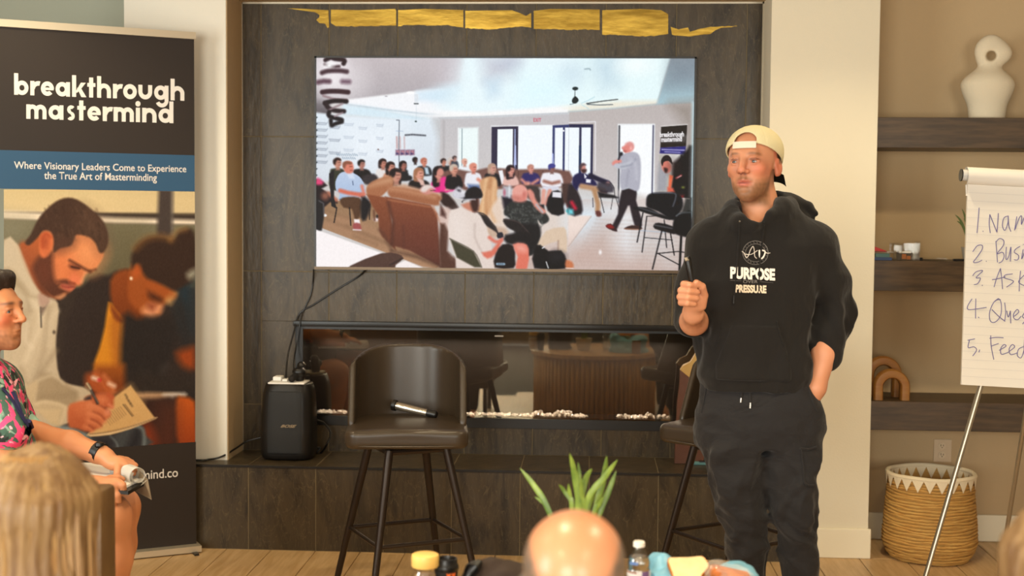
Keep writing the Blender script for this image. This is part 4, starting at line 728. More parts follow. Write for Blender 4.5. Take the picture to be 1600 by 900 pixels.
gm=bpy.data.materials.new('smoked_glass'); gm.use_nodes=True; nt=gm.node_tree; nt.nodes.clear()
ou=nn(gm,'ShaderNodeOutputMaterial'); mx=nn(gm,'ShaderNodeMixShader'); gl=nn(gm,'ShaderNodeBsdfGlossy'); tr=nn(gm,'ShaderNodeBsdfTransparent'); fr=nn(gm,'ShaderNodeFresnel'); ad=nn(gm,'ShaderNodeMath')
gl.inputs['Color'].default_value=(1,.9,.66,1); gl.inputs['Roughness'].default_value=.01; tr.inputs['Color'].default_value=(.75,.7,.64,1); fr.inputs['IOR'].default_value=1.5; ad.operation='ADD'; ad.inputs[1].default_value=.055
nt.links.new(fr.outputs[0],ad.inputs[0]); nt.links.new(ad.outputs[0],mx.inputs[0]); nt.links.new(tr.outputs[0],mx.inputs[1]); nt.links.new(gl.outputs[0],mx.inputs[2]); nt.links.new(mx.outputs[0],ou.inputs[0])
box('glass_pane',gm,fp,FX0+.035,FX1-.02,YB+.0,YB+.003,FZ0+.045,FZ1-.035,smooth=False)
m_crys=mat('crystal',(235,230,222),.12,spec=.9,coat=.6)
rnd=random.Random(11); cb=B()
for xa,xb,n,hh in [(494,540,26,12),(728,782,34,13),(782,820,14,6),(820,866,26,12),(862,900,40,17),(896,920,12,6),(962,992,16,6),(990,1048,26,11)]:
    for i in range(n):
        u=rnd.random(); px=xa+(xb-xa)*u; hmax=hh*(1-abs(2*u-1)**2)*.8+1.5
        py=655-rnd.random()*hmax; P=atY(px,py,YB+.03+rnd.random()*.05); r=rnd.uniform(.006,.014)
        g=bmesh.ops.create_icosphere(cb,subdivisions=1,radius=r)['verts']
        q=Matrix.Rotation(rnd.random()*6,3,Vector((rnd.random(),rnd.random(),rnd.random()+.1)).normalized())
        for v in g: v.co=q@(Vector((v.co.x*rnd.uniform(.9,1.3),v.co.y,v.co.z*.8))*rnd.uniform(.75,1.25)) ; v.co+=Vector((P[0],P[1],max(P[2],FZ0+.052)))
o=obj('crystals',cb,m_crys,fp,False); o['kind']='stuff'; o['label']='clear and white glass crystals'
l=bpy.data.lights.new('ember_light','AREA'); l.shape='RECTANGLE'; l.size=1.7; l.size_y=.02; l.energy=7; l.color=(1,.9,.78); lo_=bpy.data.objects.new('ember_light',l); SC.collection.objects.link(lo_); lo_.parent=fp; lo_.location=(0,.035,.40); lo_.rotation_euler=(0,0,0)
P=atY(773,526,YB-.004)
box('badge',mat('badge_pale',(150,140,130),.5),fp,P[0],P[0]+.04,YB-.005,YB-.001,P[2],P[2]+.006,smooth=False)
# ================================================================ television
TY=6.085; c00=atY(492,88,TY); c11=atY(1082.5,426,TY); TX0,TX1,TZ0,TZ1=c00[0],c11[0],c11[2],c00[2]
tv=empty('television',((TX0+TX1)/2,TY,TZ0),'large flat wall television showing a live view of the seated audience','television')
box('housing',m_black,tv,TX0,TX1,TY+.004,TY+.05,TZ0,TZ1,bev=.004)
fb=B(); w=.007
for a in [(TX0-.002,TX1+.002,TZ1-w,TZ1+.002),(TX0-.002,TX0+w,TZ0,TZ1),(TX1-w,TX1+.002,TZ0,TZ1)]: bx(fb,a[0],a[1],TY-.002,TY+.012,a[2],a[3])
obj('bezel',fb,m_black,tv,False); box('bottom_bezel',mat('bezel_bronze',(92,76,60),.35,.5),tv,TX0-.002,TX1+.002,TY-.003,TY+.012,TZ0-.004,TZ0+.009,smooth=False)
box('wall_bracket',m_blackm,tv,(TX0+TX1)/2-.2,(TX0+TX1)/2+.2,TY+.05,YB-.007,TZ0+.35,TZ1-.3,smooth=False)
PT=Paint(494,89.5,1081.5,423,1.12); PAINT_TV(PT)
def tvplace(X,Y):
    u=(X-492)/(1082.5-492); v=(Y-88)/(426-88); return np.stack([TX0+(TX1-TX0)*u,np.full(len(X),TY+.001),TZ1-(TZ1-TZ0)*v],1)
me=PT.mesh('screen_picture',tvplace); m_screen=bpy.data.materials.new('screen_glow'); m_screen.use_nodes=True; b=m_screen.node_tree.nodes['Principled BSDF']
a=nn(m_screen,'ShaderNodeAttribute'); a.attribute_name='Col'; m_screen.node_tree.links.new(a.outputs['Color'],b.inputs['Emission Color']); b.inputs['Emission Strength'].default_value=2**-SC.view_settings.exposure; b.inputs['Base Color'].default_value=(.01,.01,.01,1); b.inputs['Roughness'].default_value=.6; b.inputs['Specular IOR Level'].default_value=.1
link('screen',me,m_screen,tv,False)
m_glow=mat('screen_white',(244,240,242),.6,emit=2**-SC.view_settings.exposure*.95); m_glow.node_tree.nodes['Principled BSDF'].inputs['Base Color'].default_value=(.01,.01,.01,1)
for wd,x0_,x1_,yb_,yt_ in [('breakthrough',1031,1068.5,216.5,206.5),('mastermind',1033,1065.5,222,214)]:
    a_=atY(x0_,yb_,TY-.0005); b_=atY(x1_,yb_-1,TY-.0005); h_=atY(x0_,yt_,TY-.0005)[2]-a_[2]; e_=(b_-a_)/np.linalg.norm(b_-a_); link('screen_lettering',fit(text_mesh(wd,1,offset=.03),a_,e_,(0,0,1),float(np.linalg.norm(b_-a_)),h_),m_glow,tv,False)
# cables
def cable(name,pts,r,label,grp=None,parent=None,n=6):
    P=[np.array(p,float) for p in spline(pts,n)]; o=obj(name,tube(B(),P,r,8),m_black,None,loc=tuple(P[0])); tag(o,label,'cable',grp); return o
cy=YB-.012
cable('cable',[atY(490,421,TY+.03),atY(489,440,cy),atY(485,462,cy),atY(474,486,cy),atY(469,505,cy-.02),atY(463,540,cy-.03),atY(459,570,6.02),atY(462,590,5.98)],.0035,'thin black cable dropping straight from the television lower left corner to the speaker top')
cable('cable',[atY(572,421,TY+.03),atY(560,432,cy),atY(527,452,cy),atY(490,476,cy),atY(468,490,cy),atY(459,520,cy-.03),atY(450,555,6.06),atY(447,585,6.0),atY(447,596,5.97)],.0042,'black cable running diagonally from under the television to the speaker')
cable('cable',[(-2.3,5.80,ZH+.005),atZ(300,719,ZH+.005),atZ(325,718,ZH+.005),atY(345,714,5.86),atY(368,701,5.95),atY(385,690,6.0),atY(410,683,6.02)],.0045,'black cable trailing over the left end of the hearth beside the banner')
cable('cable',[atY(488,655,6.06),atY(505,660,6.08),atY(516,675,6.08),atY(512,692,6.04),(atZ(502,707,ZH+.006)),(atZ(494,708,ZH+.006)),(atZ(500,700,ZH+.03)),(atZ(490,700,ZH+.03))],.005,'black cable looped on the hearth right of the speaker')
# ================================================================ speaker
s0=atZ(444,721,ZH); SX,SY=s0[0],s0[1]+.10; k=2080/5.9
spk=empty('speaker',(SX,SY,ZH),'black portable loudspeaker standing on the hearth under the television corner','speaker')
hs=.345; S=SD((SX-.16,SY-.14,ZH-.01),(SX+.16,SY+.14,ZH+hs+.02),.006)
S.loft([(ZH+.004,SX,SY,.112,.09),(ZH+.02,SX,SY,.122,.1),(ZH+.12,SX,SY,.124,.1),(ZH+.28,SX,SY+.005,.117,.093),(ZH+hs-.02,SX,SY+.01,.110,.086),(ZH+hs,SX,SY+.01,.100,.076)],p=3.4)
m_grille=mat('speaker_grille',(30,31,32),.45,bump=.5,bscale=700)
link('cabinet',S.mesh('cabinet'),m_black,spk)
S=SD((SX-.16,SY-.14,ZH-.01),(SX+.16,SY+.14,ZH+hs+.02),.006)
S.loft([(ZH+.03,SX,SY-.004,.108,.1),(ZH+.12,SX,SY-.004,.110,.1),(ZH+.28,SX,SY+.001,.104,.093),(ZH+hs-.03,SX,SY+.004,.098,.087)],p=3.4)
link('grille',S.mesh('grille'),m_grille,spk)
me=text_mesh('BOSE',.02,offset=.0006,shear=.5); P=atY(438,668,SY-.108)
o=link('logo',fit(me,P,(1,0,0),(0,0,1),.074,.013),mat('logo_silver',(150,132,105),.4,.4),spk,False); o['label']='slanted silver lettering'
# power strip / tray and wireless mic receiver on the speaker
zt=ZH+hs+.001; T=empty('charging_tray',(SX,SY,zt),'cream plastic tray with raised lip resting on the black loudspeaker','tray')
a=atY(420,604,SY-.05)[0]; b_=atY(477,604,SY-.05)[0]; zt0=ZH+hs
tb=B(); bx(tb,a,b_,SY-.07,SY+.05,zt0,zt0+.008,bev=.003); obj('plate',tb,m_paper,T)
tb=B(); bx(tb,a+.01,a+.05,SY-.02,SY+.045,zt0+.008,zt0+.028,bev=.006); bx(tb,a+.055,a+.08,SY-.03,SY+.03,zt0+.008,zt0+.018,bev=.004); obj('raised_block',tb,m_paper,T)
R_=empty('microphone_receiver',(a+.12,SY,zt0+.008),'small black microphone receiver with a foam-tipped head on the cream tray','receiver')
xx=atY(463,600,SY-.02)[0]; S=SD((xx-.07,SY-.1,zt0),(xx+.08,SY+.08,zt0+.12),.004)
S.cap((xx+.012,SY+.0,zt0+.02),(xx+.012,SY+.03,zt0+.075),.022,.02,.01); S.ell((xx+.01,SY-.01,zt0+.05),(.032,.026,.022),.01); link('body',S.mesh('body'),m_black,R_)
S=SD((xx-.07,SY-.1,zt0),(xx+.05,SY+.05,zt0+.1),.004); S.cap((xx-.012,SY-.06,zt0+.024),(xx+.0,SY-.02,zt0+.036),.016,.014,.01); link('foam_tip',S.mesh('foam_tip'),m_dark,R_)
# ================================================================ bar stools (authored about their own origin, facing -Y)
def stool(loc,label,legrot,seatrot):
    root=empty('bar_stool',loc,label,'bar stool','brown leather bar stools')
    RS=Matrix.Rotation(seatrot,4,'Z')
    S=SD((-.28,-.27,.6),(.28,.27,.72),.006)
    def seat(X,Y,Z):
        w_=.232-.02*np.clip((Y)/.22,0,1); qx=np.abs(X)-w_+.05; qy=np.abs(Y+.0)-.225+.05; qz=np.abs(Z-.657)-.036+.024
        qx2=np.maximum(qx,0); qy2=np.maximum(qy,0); o_=np.sqrt(qx2**2+qy2**2)-.05; o_=np.maximum(o_,-.2)+np.minimum(np.maximum(qx,qy),0)*0
        return np.sqrt(np.maximum(o_+.024,0)**2+np.maximum(qz,0)**2)-.024+np.minimum(np.maximum(o_+.024,qz),0)
    S.fn(seat,(-.28,-.27,.6),(.28,.27,.72)); S.ell((0,-.02,.69),(.19,.19,.012),.02)
    me=S.mesh('seat',smooth=1); me.transform(RS); link('seat',me,m_leather,root,world=False)
    pp=[(x,y,.634) for x,y in [(-.232,-.0),(-.23,-.15),(-.2,-.212),(-.1,-.226),(0,-.228),(.1,-.226),(.2,-.212),(.23,-.15),(.232,0)]]
    pm_=tube(B(),spline(pp,6),.0035,6); o=obj('seat_piping',pm_,m_leather,root,world=False); o.data.transform(RS)
    S=SD((-.3,-.2,.60),(.3,.3,1.03),.0065)
    def back(X,Y,Z):
        lean=(Z-.68)*.1
        yy=Y-.0-lean*.6; r=((np.abs(X)/.214)**2.5+(np.abs(np.maximum(yy,0)*1.0)/.225)**2.5)**(1/2.5)
        d=np.abs((r-1)*.222)-.0085
        # silhouette seen from the front
        hw=.238-.022*np.clip((.86-Z)/.2,0,1); sil=(((np.abs(X)/hw)**3+(np.maximum(Z-.80,0)/.170)**3)**(1/3)-1)*.19
        front=(-.075+np.clip(Z-.70,0,1)*.42)-Y
        bot=.625-Z
        return mxr([d,sil+0*d,front+0*d,bot+0*d])
    S.fn(back,(-.3,-.2,.60),(.3,.3,1.03)); 
    S.F[:]=S.F-.006
    me=S.mesh('backrest',smooth=5); me.transform(RS); link('backrest',me,m_leather,root,world=False)
    # swivel plate
    o=obj('swivel_plate',bx(bx(B(),-.11,.11,-.11,.11,.605,.62,bev=.003),-.07,.07,-.07,.07,.59,.61),m_legm,root,world=False); o.data.transform(Matrix.Rotation(legrot,4,'Z'))
    RL=Matrix.Rotation(legrot,4,'Z'); c_=[]
    zs=.255
    for sx,sy in ((-1,-1),(1,-1),(1,1),(-1,1)):
        top=Vector((sx*.115,sy*.115,.605)); bot=Vector((sx*.222,sy*.222,.0)); q=top.lerp(bot,(.605-zs)/.605); c_.append(q)
        lb=B(); tube(lb,[top,bot+Vector((0,0,.012))],[.0165,.0125],12); l=obj('leg',lb,m_legm,root,world=False); l.data.transform(RL)
        fb_=B(); tube(fb_,[bot+Vector((0,0,.012)),bot],[.0135,.0135],10); l=obj('foot_cap',fb_,m_black,root,world=False); l.data.transform(RL)
    for i in range(4):
        l=obj('stretcher',tube(B(),[c_[i],c_[(i+1)%4]],.0085,10),m_legm,root,world=False); l.data.transform(RL)
    fr_=B(); tt=[Vector((sx*.115,sy*.115,.598)) for sx,sy in ((-1,-1),(1,-1),(1,1),(-1,1))]
    for i in range(4): tube(fr_,[tt[i],tt[(i+1)%4]],.012,8)
    l=obj('under_frame',fr_,m_legm,root,world=False); l.data.transform(RL)
    return root
A1=atZ(636,833,.255)
stool((A1[0],A1[1],0),'brown leather bar stool with a silver microphone on its seat, left of the standing man',math.radians(28),math.radians(7))
A2=atZ(1149,836,.255)
stool((A2[0],A2[1],0),'brown leather bar stool half hidden behind the standing man',math.radians(34),math.radians(-40))
print('stools',A1,A2)
# microphone on the seat
ms=empty('microphone',(A1[0],A1[1]+.1,.70),'silver and black handheld microphone lying across the left bar stool seat','microphone')
p0=pln(613,634,(0,A1[1]+.11,0),(0,1,0)); p1=pln(684,648,(0,A1[1]+.09,0),(0,1,0)); p0[2]=.742; p1[2]=.712; p1[1]=A1[1]+.06
d_=(p1-p0); L_=np.linalg.norm(d_); at_=lambda t:p0+d_*t
obj('body',tube(B(),[at_(.1),at_(.2),at_(.78)],[.0165,.0170,.0145],16),mat('silver',(190,180,165),.25,.9),ms)
obj('head',tube(B(),[at_(0),at_(.015),at_(.09),at_(.1)],[.018,.022,.022,.017],16),m_black,ms)
obj('tail',tube(B(),[at_(.78),at_(.85),at_(.98),at_(1)],[.0145,.015,.0145,.011],16),m_black,ms)
# ================================================================ slab and teal folder on the hearth behind the right stool
SLY=6.0
slab=[(1095,546),(1087,553),(1079,566),(1068,571),(1063,578),(1062,600),(1058,632),(1055,658),(1060,664),(1100,664),(1112,600),(1108,550)]
P=[pln(x,y,(0,SLY,0),(0,1,0)) for x,y in slab]
zmin=min(p[2] for p in P)
P=[np.array([p[0],p[1],max(p[2],0)]) for p in P]
for i in (7,8,9): P[i]=np.array([P[i][0],P[i][1],ZH+.002])
m_slab=mat('bark_wood',(112,62,34),.55,col2=(80,46,30),vscale=9,bump=.5,bscale=30,var=.2); m_slab2=mat('gold_wood',(206,166,92),.5,col2=(170,128,62),vscale=7,var=.15,bump=.3,bscale=25)
sl=empty('wood_slab',(P[7][0]+.05,SLY,ZH),'upright live-edge wood slab, golden above and reddish brown below, behind the right stool','decoration')
lo=[P[4],P[5],P[6],P[7],P[8],P[9],P[10],pln(1100,590,(0,SLY,0),(0,1,0)),pln(1080,592,(0,SLY,0),(0,1,0))]
up=[P[0],P[1],P[2],P[3],P[4],pln(1080,592,(0,SLY,0),(0,1,0)),pln(1100,590,(0,SLY,0),(0,1,0)),P[10],P[11]]
obj('bark_face',prism(B(),lo,(0,.04,0)),m_slab,sl,False); obj('golden_top',prism(B(),up,(0,.04,0)),m_slab2,sl,False)
q=atZ(1098,724,ZH)
td=empty('folder',(q[0],q[1],ZH),'small teal folder with black corner lying on the hearth behind the right stool','folder')
box('cover',mat('teal',(84,124,122),.6),td,q[0]-.07,q[0]+.12,q[1]-.05,q[1]+.06,ZH+.001,ZH+.014,bev=.002); box('clasp',m_black,td,q[0]-.02,q[0]+.12,q[1]-.052,q[1]-.01,ZH+.014,ZH+.018,bev=.001)
# ================================================================ niche shelves and what stands on them
SY0=5.93
for i,(z1,z0,lab) in enumerate([(1.938,1.805,'thick dark wood shelf at the top, carrying the white vase'),(1.311,1.178,'thick dark wood shelf in the middle, behind the paper pad'),(.6905,.562,'lowest thick dark wood shelf, carrying the wooden arches')]):
    o=box('wall_shelf',m_shelf,None,NR,2.75,SY0,NB,z0,z1,bev=.002,smooth=False,loc=((NR+2.75)/2,SY0,z0)); tag(o,lab,'shelf')
ZS=(1.938,1.311,.6905)
# ring-topped vase
vy=6.08; V=lambda x,y,dy=0: pln(x,y,(0,vy+dy,0),(0,1,0)); kv=np.linalg.norm(V(1560,120)-V(1540,120))/20
vc=V(1543,140)[0]; S=SD((vc-.2,vy-.13,ZS[0]-.01),(vc+.2,vy+.13,ZS[0]+.43),.005); S_=lambda y:V(1543,y)[2]
S.loft([(ZS[0]+.002,vc,vy,.078,.06),(S_(165),vc,vy,.085,.065),(S_(145),vc,vy,.11,.08),(S_(131),vc,vy,.120,.086),(S_(120),vc,vy,.10,.075),(S_(110),vc+.003,vy,.062,.05),(S_(103),vc+.004,vy,.045,.038),(S_(96),vc+.004,vy,.05,.036)],k=.01)
hc=V(1551,82); 
S.ell(hc,(.072,.034,.07),.02); S.ell(V(1562,84),(.05,.03,.035),.03); S.ell(V(1548,68),(.035,.028,.035),.03); S.ell(V(1538,80),(.035,.03,.045),.03)
S.cap(V(1549,87,-.1),V(1549,87,.1),.019,.019,.012,'s'); S.cap(V(1549,87,-.1),V(1549,87,-.028),.033,.018,.01,'s')
o=link('vase',S.mesh('vase',smooth=3),mat('ceramic_white',(222,208,180),.75,bump=.25,bscale=160),None,loc=(vc,vy,ZS[0])); tag(o,'matte white sculptural vase with a pierced ring head on the top shelf','vase')
# middle shelf bits
my=6.0; Q=lambda x,y,dy=0: pln(x,y,(0,my+dy,0),(0,1,0))
def sbox(name,x0,x1,ytop,zbase,m,dy0,dy1,parent=None,bev=.001): 
    a=Q(x0,400,dy0); c=Q(x1,400,dy0); t_=Q((x0+x1)/2,ytop,dy0)[2]; return box(name,m,parent,a[0],c[0],my+dy0,my+dy1,zbase,t_,bev=bev,smooth=False)
m_clear=bpy.data.materials.new('clear_plastic'); m_clear.use_nodes=True; nt=m_clear.node_tree; nt.nodes.clear(); ou=nn(m_clear,'ShaderNodeOutputMaterial'); mx=nn(m_clear,'ShaderNodeMixShader'); gl=nn(m_clear,'ShaderNodeBsdfGlossy'); tr=nn(m_clear,'ShaderNodeBsdfTransparent'); tr.inputs[0].default_value=(.9,.9,.88,1); gl.inputs['Roughness'].default_value=.1; mx.inputs[0].default_value=.16; nt.links.new(tr.outputs[0],mx.inputs[1]); nt.links.new(gl.outputs[0],mx.inputs[2]); nt.links.new(mx.outputs[0],ou.inputs[0])
cb_=empty('pencil_case',Q(1378,400,0),'flat clear box of blue and teal markers at the left of the middle shelf','case'); cb_.location.z=ZS[1]
sbox('tray',1362,1394,402,ZS[1],mat('case_blue',(52,70,108),.5),-.03,.06,cb_); sbox('inner_box',1368,1390,396,ZS[1]+.011,mat('case_teal',(92,126,120),.5),-.01,.05,cb_); sbox('clear_lid',1363,1396,393,ZS[1]+.03,m_clear,-.028,.058,cb_)
rp=empty('stapler',Q(1374,390,.02),'small red tapered stapler leaning over the blue marker box','stapler'); a=Q(1366,392,.02); b2=Q(1385,393,.02); c3=Q(1366,385,.02)
obj('arm',prism(B(),[a,b2,Q(1384,391.5,.02),c3],(0,.025,0)),mat('red_plastic',(190,38,28),.4),rp,False); obj('base',prism(B(),[Q(1364,394,.02),Q(1386,394,.02),Q(1386,393,.02),Q(1364,392.5,.02)],(0,.025,0)),mat('red_dark',(120,24,20),.5),rp,False)
ah=empty('acrylic_organizer',Q(1417,405,0),'clear acrylic organizer holding small cards, middle shelf','organizer'); ah.location.z=ZS[1]
for x0,x1,yt in [(1396,1397.5,380),(1408,1409.5,384),(1425,1426.5,380),(1436,1437.5,378)]: sbox('divider',x0,x1,yt,ZS[1],m_clear,-.02,.06,ah,0)
sbox('back_panel',1396,1437,380,ZS[1],m_clear,.055,.06,ah,0); sbox('front_panel',1396,1437,396,ZS[1],m_clear,-.022,-.02,ah,0)
cd_=empty('card_stack',Q(1414,405,0),'small stack of dark cards with orange edges inside the clear organizer','cards'); cd_.location.z=ZS[1]
sbox('dark_card',1404,1425,395,ZS[1]+.002,mat('card_dark',(50,48,52),.6),.0,.045,cd_); sbox('orange_card',1409,1416,397,ZS[1]+.006,mat('card_orange',(214,120,50),.6),-.003,.0,cd_); sbox('orange_card',1417,1423,400,ZS[1]+.004,bpy.data.materials['card_orange'],-.004,.0,cd_)
sbox('top_card',1405,1424,393,ZS[1]+.03,m_paper,.0,.04,cd_)
def flat(name,x0,x1,yt,m,dy0,dy1,label,cat):
    o=sbox(name,x0,x1,yt,ZS[1],m,dy0,dy1); l=Vector((Q((x0+x1)/2,400,dy0)[0],my+dy0,ZS[1])); o.data.transform(Matrix.Translation(-l)); o.location=l; tag(o,label,cat)
flat('tray',1443,1481,403.5,m_clear,-.02,.07,'shallow clear plastic tray on the middle shelf right of the organizer','tray')
flat('marker_pen',1490,1509,404.5,m_black,-.02,-.004,'black marker pen lying on the middle shelf beside the paper pad','marker')
flat('binder_clip',1436,1442,402.5,m_dark,-.01,.01,'small dark binder clip on the middle shelf right of the organizer','clip')
# grassy plant behind the pad on the middle shelf
m_leaf=mat('leaf_green',(92,124,38),.4,col2=(136,156,64),vscale=14,var=.15,spec=.6); m_leafd=mat('leaf_dark',(84,98,50),.55)
gp=empty('potted_grass',(Q(1524,405)[0],6.08,ZS[1]),'small grassy plant on the middle shelf, its tip peeking past the pad','plant')
gx=gp.location.x; obj('pot',lathe(B(),[(0,0),(.03,0),(.04,.06),(.036,.06),(.03,.05),(0,.05)],(gx,6.08,ZS[1]),20),mat('pot_grey',(150,140,125),.7),gp)
def blade(bm,pts,w,seg=6,nrm=(0,-1,0),fold=.25):
    P=[Vector(tuple(map(float,p))) for p in spline(pts,seg)]; n=len(P); prev=None
    for i,p in enumerate(P):
        t=i/(n-1); ww=w*(math.sin(math.pi*min(1,.18+t*.82))**.8 if t<1 else 0)*.5; tg=(P[min(i+1,n-1)]-P[max(i-1,0)]).normalized(); s=tg.cross(Vector(nrm)).normalized(); nb=s.cross(tg)
        cur=[bm.verts.new(p-s*ww+nb*ww*fold),bm.verts.new(p),bm.verts.new(p+s*ww+nb*ww*fold)]
        if prev: bm.faces.new((prev[0],prev[1],cur[1],cur[0])); bm.faces.new((prev[1],prev[2],cur[2],cur[1]))
        prev=cur
for i,(tx,ty) in enumerate([(1492,335),(1495,345),(1503,326),(1506,341),(1512,322),(1530,315),(1545,330),(1555,345),(1520,318)]):
    b_=B(); tp=Q(tx,ty,.08); ba=np.array([gx,6.08,ZS[1]+.05]); mid=ba*.45+tp*.55+np.array([0,0,.03]); blade(b_,[ba,mid,tp],.011); obj('leaf',b_,m_leafd,gp)
# wooden arches on the lowest shelf
def arch(name,xl,xr,ytop,zb,Y,dep,w,lab):
    a=pln(xl,600,(0,Y,0),(0,1,0))[0]; c=pln(xr,600,(0,Y,0),(0,1,0))[0]; top=pln((xl+xr)/2,ytop,(0,Y,0),(0,1,0))[2]; r=(c-a)/2-w/2; cx=(a+c)/2; zc=top-w/2-r; path=[(cx-r,zb+w/2*0)]+[(cx-r*math.cos(t),zc+r*math.sin(t)) for t in np.linspace(0,math.pi,25)]+[(cx+r,zb)]
    bm=B(); rings=[]
    for i,(x,z) in enumerate(path):
        p=Vector((path[max(i-1,0)][0],0,path[max(i-1,0)][1])); q=Vector((path[min(i+1,len(path)-1)][0],0,path[min(i+1,len(path)-1)][1])); t=(q-p).normalized(); s=Vector((-t.z,0,t.x)); ring=[]
        for k in range(12):
            an=2*math.pi*k/12; cxx=math.copysign(abs(math.cos(an))**.55,math.cos(an)); cyy=math.copysign(abs(math.sin(an))**.55,math.sin(an)); ring.append(bm.verts.new(Vector((x,Y,z))+s*(cxx*w/2)+Vector((0,cyy*dep/2,0))))
        rings.append(ring)
    for i in range(len(rings)-1):
        for k in range(12): bm.faces.new((rings[i][k],rings[i][(k+1)%12],rings[i+1][(k+1)%12],rings[i+1][k]))
    bm.faces.new(rings[0][::-1]); bm.faces.new(rings[-1]); o=obj(name,bm,m_archw,None,40,loc=(cx,Y,zb)); tag(o,lab,'ornament')
m_archw=mat('mango_wood',(184,128,58),.45,col2=(146,94,40),vscale=6,stretch=(2,2,9),var=.15,bump=.2,bscale=30)
arch('wooden_arch',1364,1421,576,ZS[2],5.99,.06,.043,'smaller wooden arch ornament in front on the lowest shelf')
arch('wooden_arch',1350,1408,556,ZS[2],6.10,.06,.043,'taller wooden arch ornament standing behind the smaller arch')
# outlet
ol=empty('power_outlet',pln(1472,704,(0,NB,0),(0,1,0)),'white double wall outlet in the niche above the basket','outlet'); a=pln(1459,686,(0,NB,0),(0,1,0)); c=pln(1486,722,(0,NB,0),(0,1,0))
m_ol=mat('outlet_plate',(206,182,150),.5); box('cover_plate',m_ol,ol,a[0],c[0],NB-.006,NB,c[2],a[2],bev=.002,smooth=False)
for yy in (697,711):
    q=pln(1472,yy,(0,NB-.008,0),(0,1,0)); b_=B(); tube(b_,[(q[0],NB-.009,q[2]),(q[0],NB-.005,q[2])],.0165,20); s_=obj('socket',b_,mat('socket_face',(212,190,158),.4),ol)
    b_=B(); bx(b_,q[0]-.007,q[0]-.0045,NB-.0098,NB-.0085,q[2]-.001,q[2]+.008); bx(b_,q[0]+.0045,q[0]+.007,NB-.0098,NB-.0085,q[2]-.001,q[2]+.007); bx(b_,q[0]-.002,q[0]+.002,NB-.0098,NB-.0085,q[2]-.009,q[2]-.005); obj('slots',b_,m_dark,s_,False)
# ================================================================ basket
bk0=atZ(1452,873,0); BX,BY=bk0[0],5.93; rb=(pln(1524,840,(0,BY,0),(0,1,0))[0]-pln(1380,840,(0,BY,0),(0,1,0))[0])/2; BX=(pln(1524,840,(0,BY,0),(0,1,0))[0]+pln(1380,840,(0,BY,0),(0,1,0))[0])/2
rt=rb*.93; hb=pln(1452,739,(0,BY,0),(0,1,0))[2]
bk=empty('basket',(BX,BY,0),'round woven straw basket with a white zigzag rim below the shelves','basket')
m_straw=mat('straw',(226,178,98),.7,col2=(186,136,66),vscale=20,stretch=(1,1,9),var=.12,bump=.6,bscale=90)
def brad(z):
    t=z/hb; return np.interp(t,[0,.06,.2,.45,.8,1],[rb*.80,rb*.9,rb,rb*.975,rt*.985,rt])
bb_=B(); lathe(bb_,[(0,.004),(brad(0)-.004,.004)]+[(brad(z)-.004,z) for z in np.linspace(.01,hb-.005,12)]+[(brad(z)-.010,z) for z in np.linspace(hb-.005,.02,12)]+[(0,.012)],(BX,BY,0),48); obj('wall_liner',bb_,m_straw,bk)
rnd=random.Random(4); nr=27
for i in range(nr):
    z0=.008+i*(hb-.016)/(nr-1); ph=rnd.random()*6; path=[]
    for k in range(61):
        an=2*math.pi*k/60; zz=z0+.0022*math.sin(an*3+ph)+.0015*math.sin(an*7+ph*2)+.001*rnd.uniform(-1,1)*(0<k<60); r=brad(max(z0,0))-.001+.0012*math.sin(an*11+ph*3); path.append((BX+r*math.cos(an),BY+r*math.sin(an),max(zz,.007)))
    rr=[.0066*rnd.uniform(.85,1.1) for _ in path]; rr[-1]=rr[0]; obj('straw_coil',tube(B(),path,rr,7,cap=False),m_straw,bk)
m_cot=mat('cotton_white',(228,212,180),.9,bump=.4,bscale=200)
nt_=24
for side,dr in ((1,.0078),(-1,-.0135)):
    for i in range(nt_):
        b_=B(); a0=2*math.pi*i/nt_; da=2*math.pi/nt_; V0=[]
        rows_=5
        prev=None
        for j in range(rows_+1):
            t=j/rows_; hw=da*.5*(1-t)*1.02; z=hb-.004-.052*t; r=brad(z)+dr; cur=[b_.verts.new((BX+r*math.cos(a0+s*hw),BY+r*math.sin(a0+s*hw),z)) for s in (-1,0,1)] if j<rows_ else [b_.verts.new((BX+r*math.cos(a0),BY+r*math.sin(a0),z))]
            if prev:
                if len(cur)==3: b_.faces.new((prev[0],prev[1],cur[1],cur[0])); b_.faces.new((prev[1],prev[2],cur[2],cur[1]))
                else: b_.faces.new((prev[0],prev[1],cur[0])); b_.faces.new((prev[1],prev[2],cur[0]))
            prev=cur
        obj('zigzag_tooth',b_,m_cot,bk,False)
pth=[(BX+(rt-.002)*math.cos(a),BY+(rt-.002)*math.sin(a),hb+.0015*math.sin(5*a)) for a in np.linspace(0,2*math.pi,61)]
obj('rim',tube(B(),pth,.0105,10,cap=False),m_cot,bk)
# ================================================================ flip chart
FY=5.0
fc=empty('flip_chart',(pln(1600,600,(0,FY,0),(0,1,0))[0],FY,0),'paper flip chart on a slim silver easel with a handwritten numbered list','flip chart')
n_=np.array([-.035,1,-.10]); n_/=np.linalg.norm(n_); P0=pln(1505,440,(0,FY,0),(0,1,0))
F_=lambda x,y: pln(x,y,P0,n_)
tl,bl,br=F_(1513,262),F_(1502,601),F_(1600,606.5); ex=br-bl; ex/=np.linalg.norm(ex); ey=tl-bl; PW=.69; off_=n_
pad=[bl,bl+ex*PW,bl+ex*PW+ey,tl]
m_pad=mat('pad_paper',(226,221,212),.8)
obj('pad',prism(B(),pad,n_*.012),m_pad,fc,False)
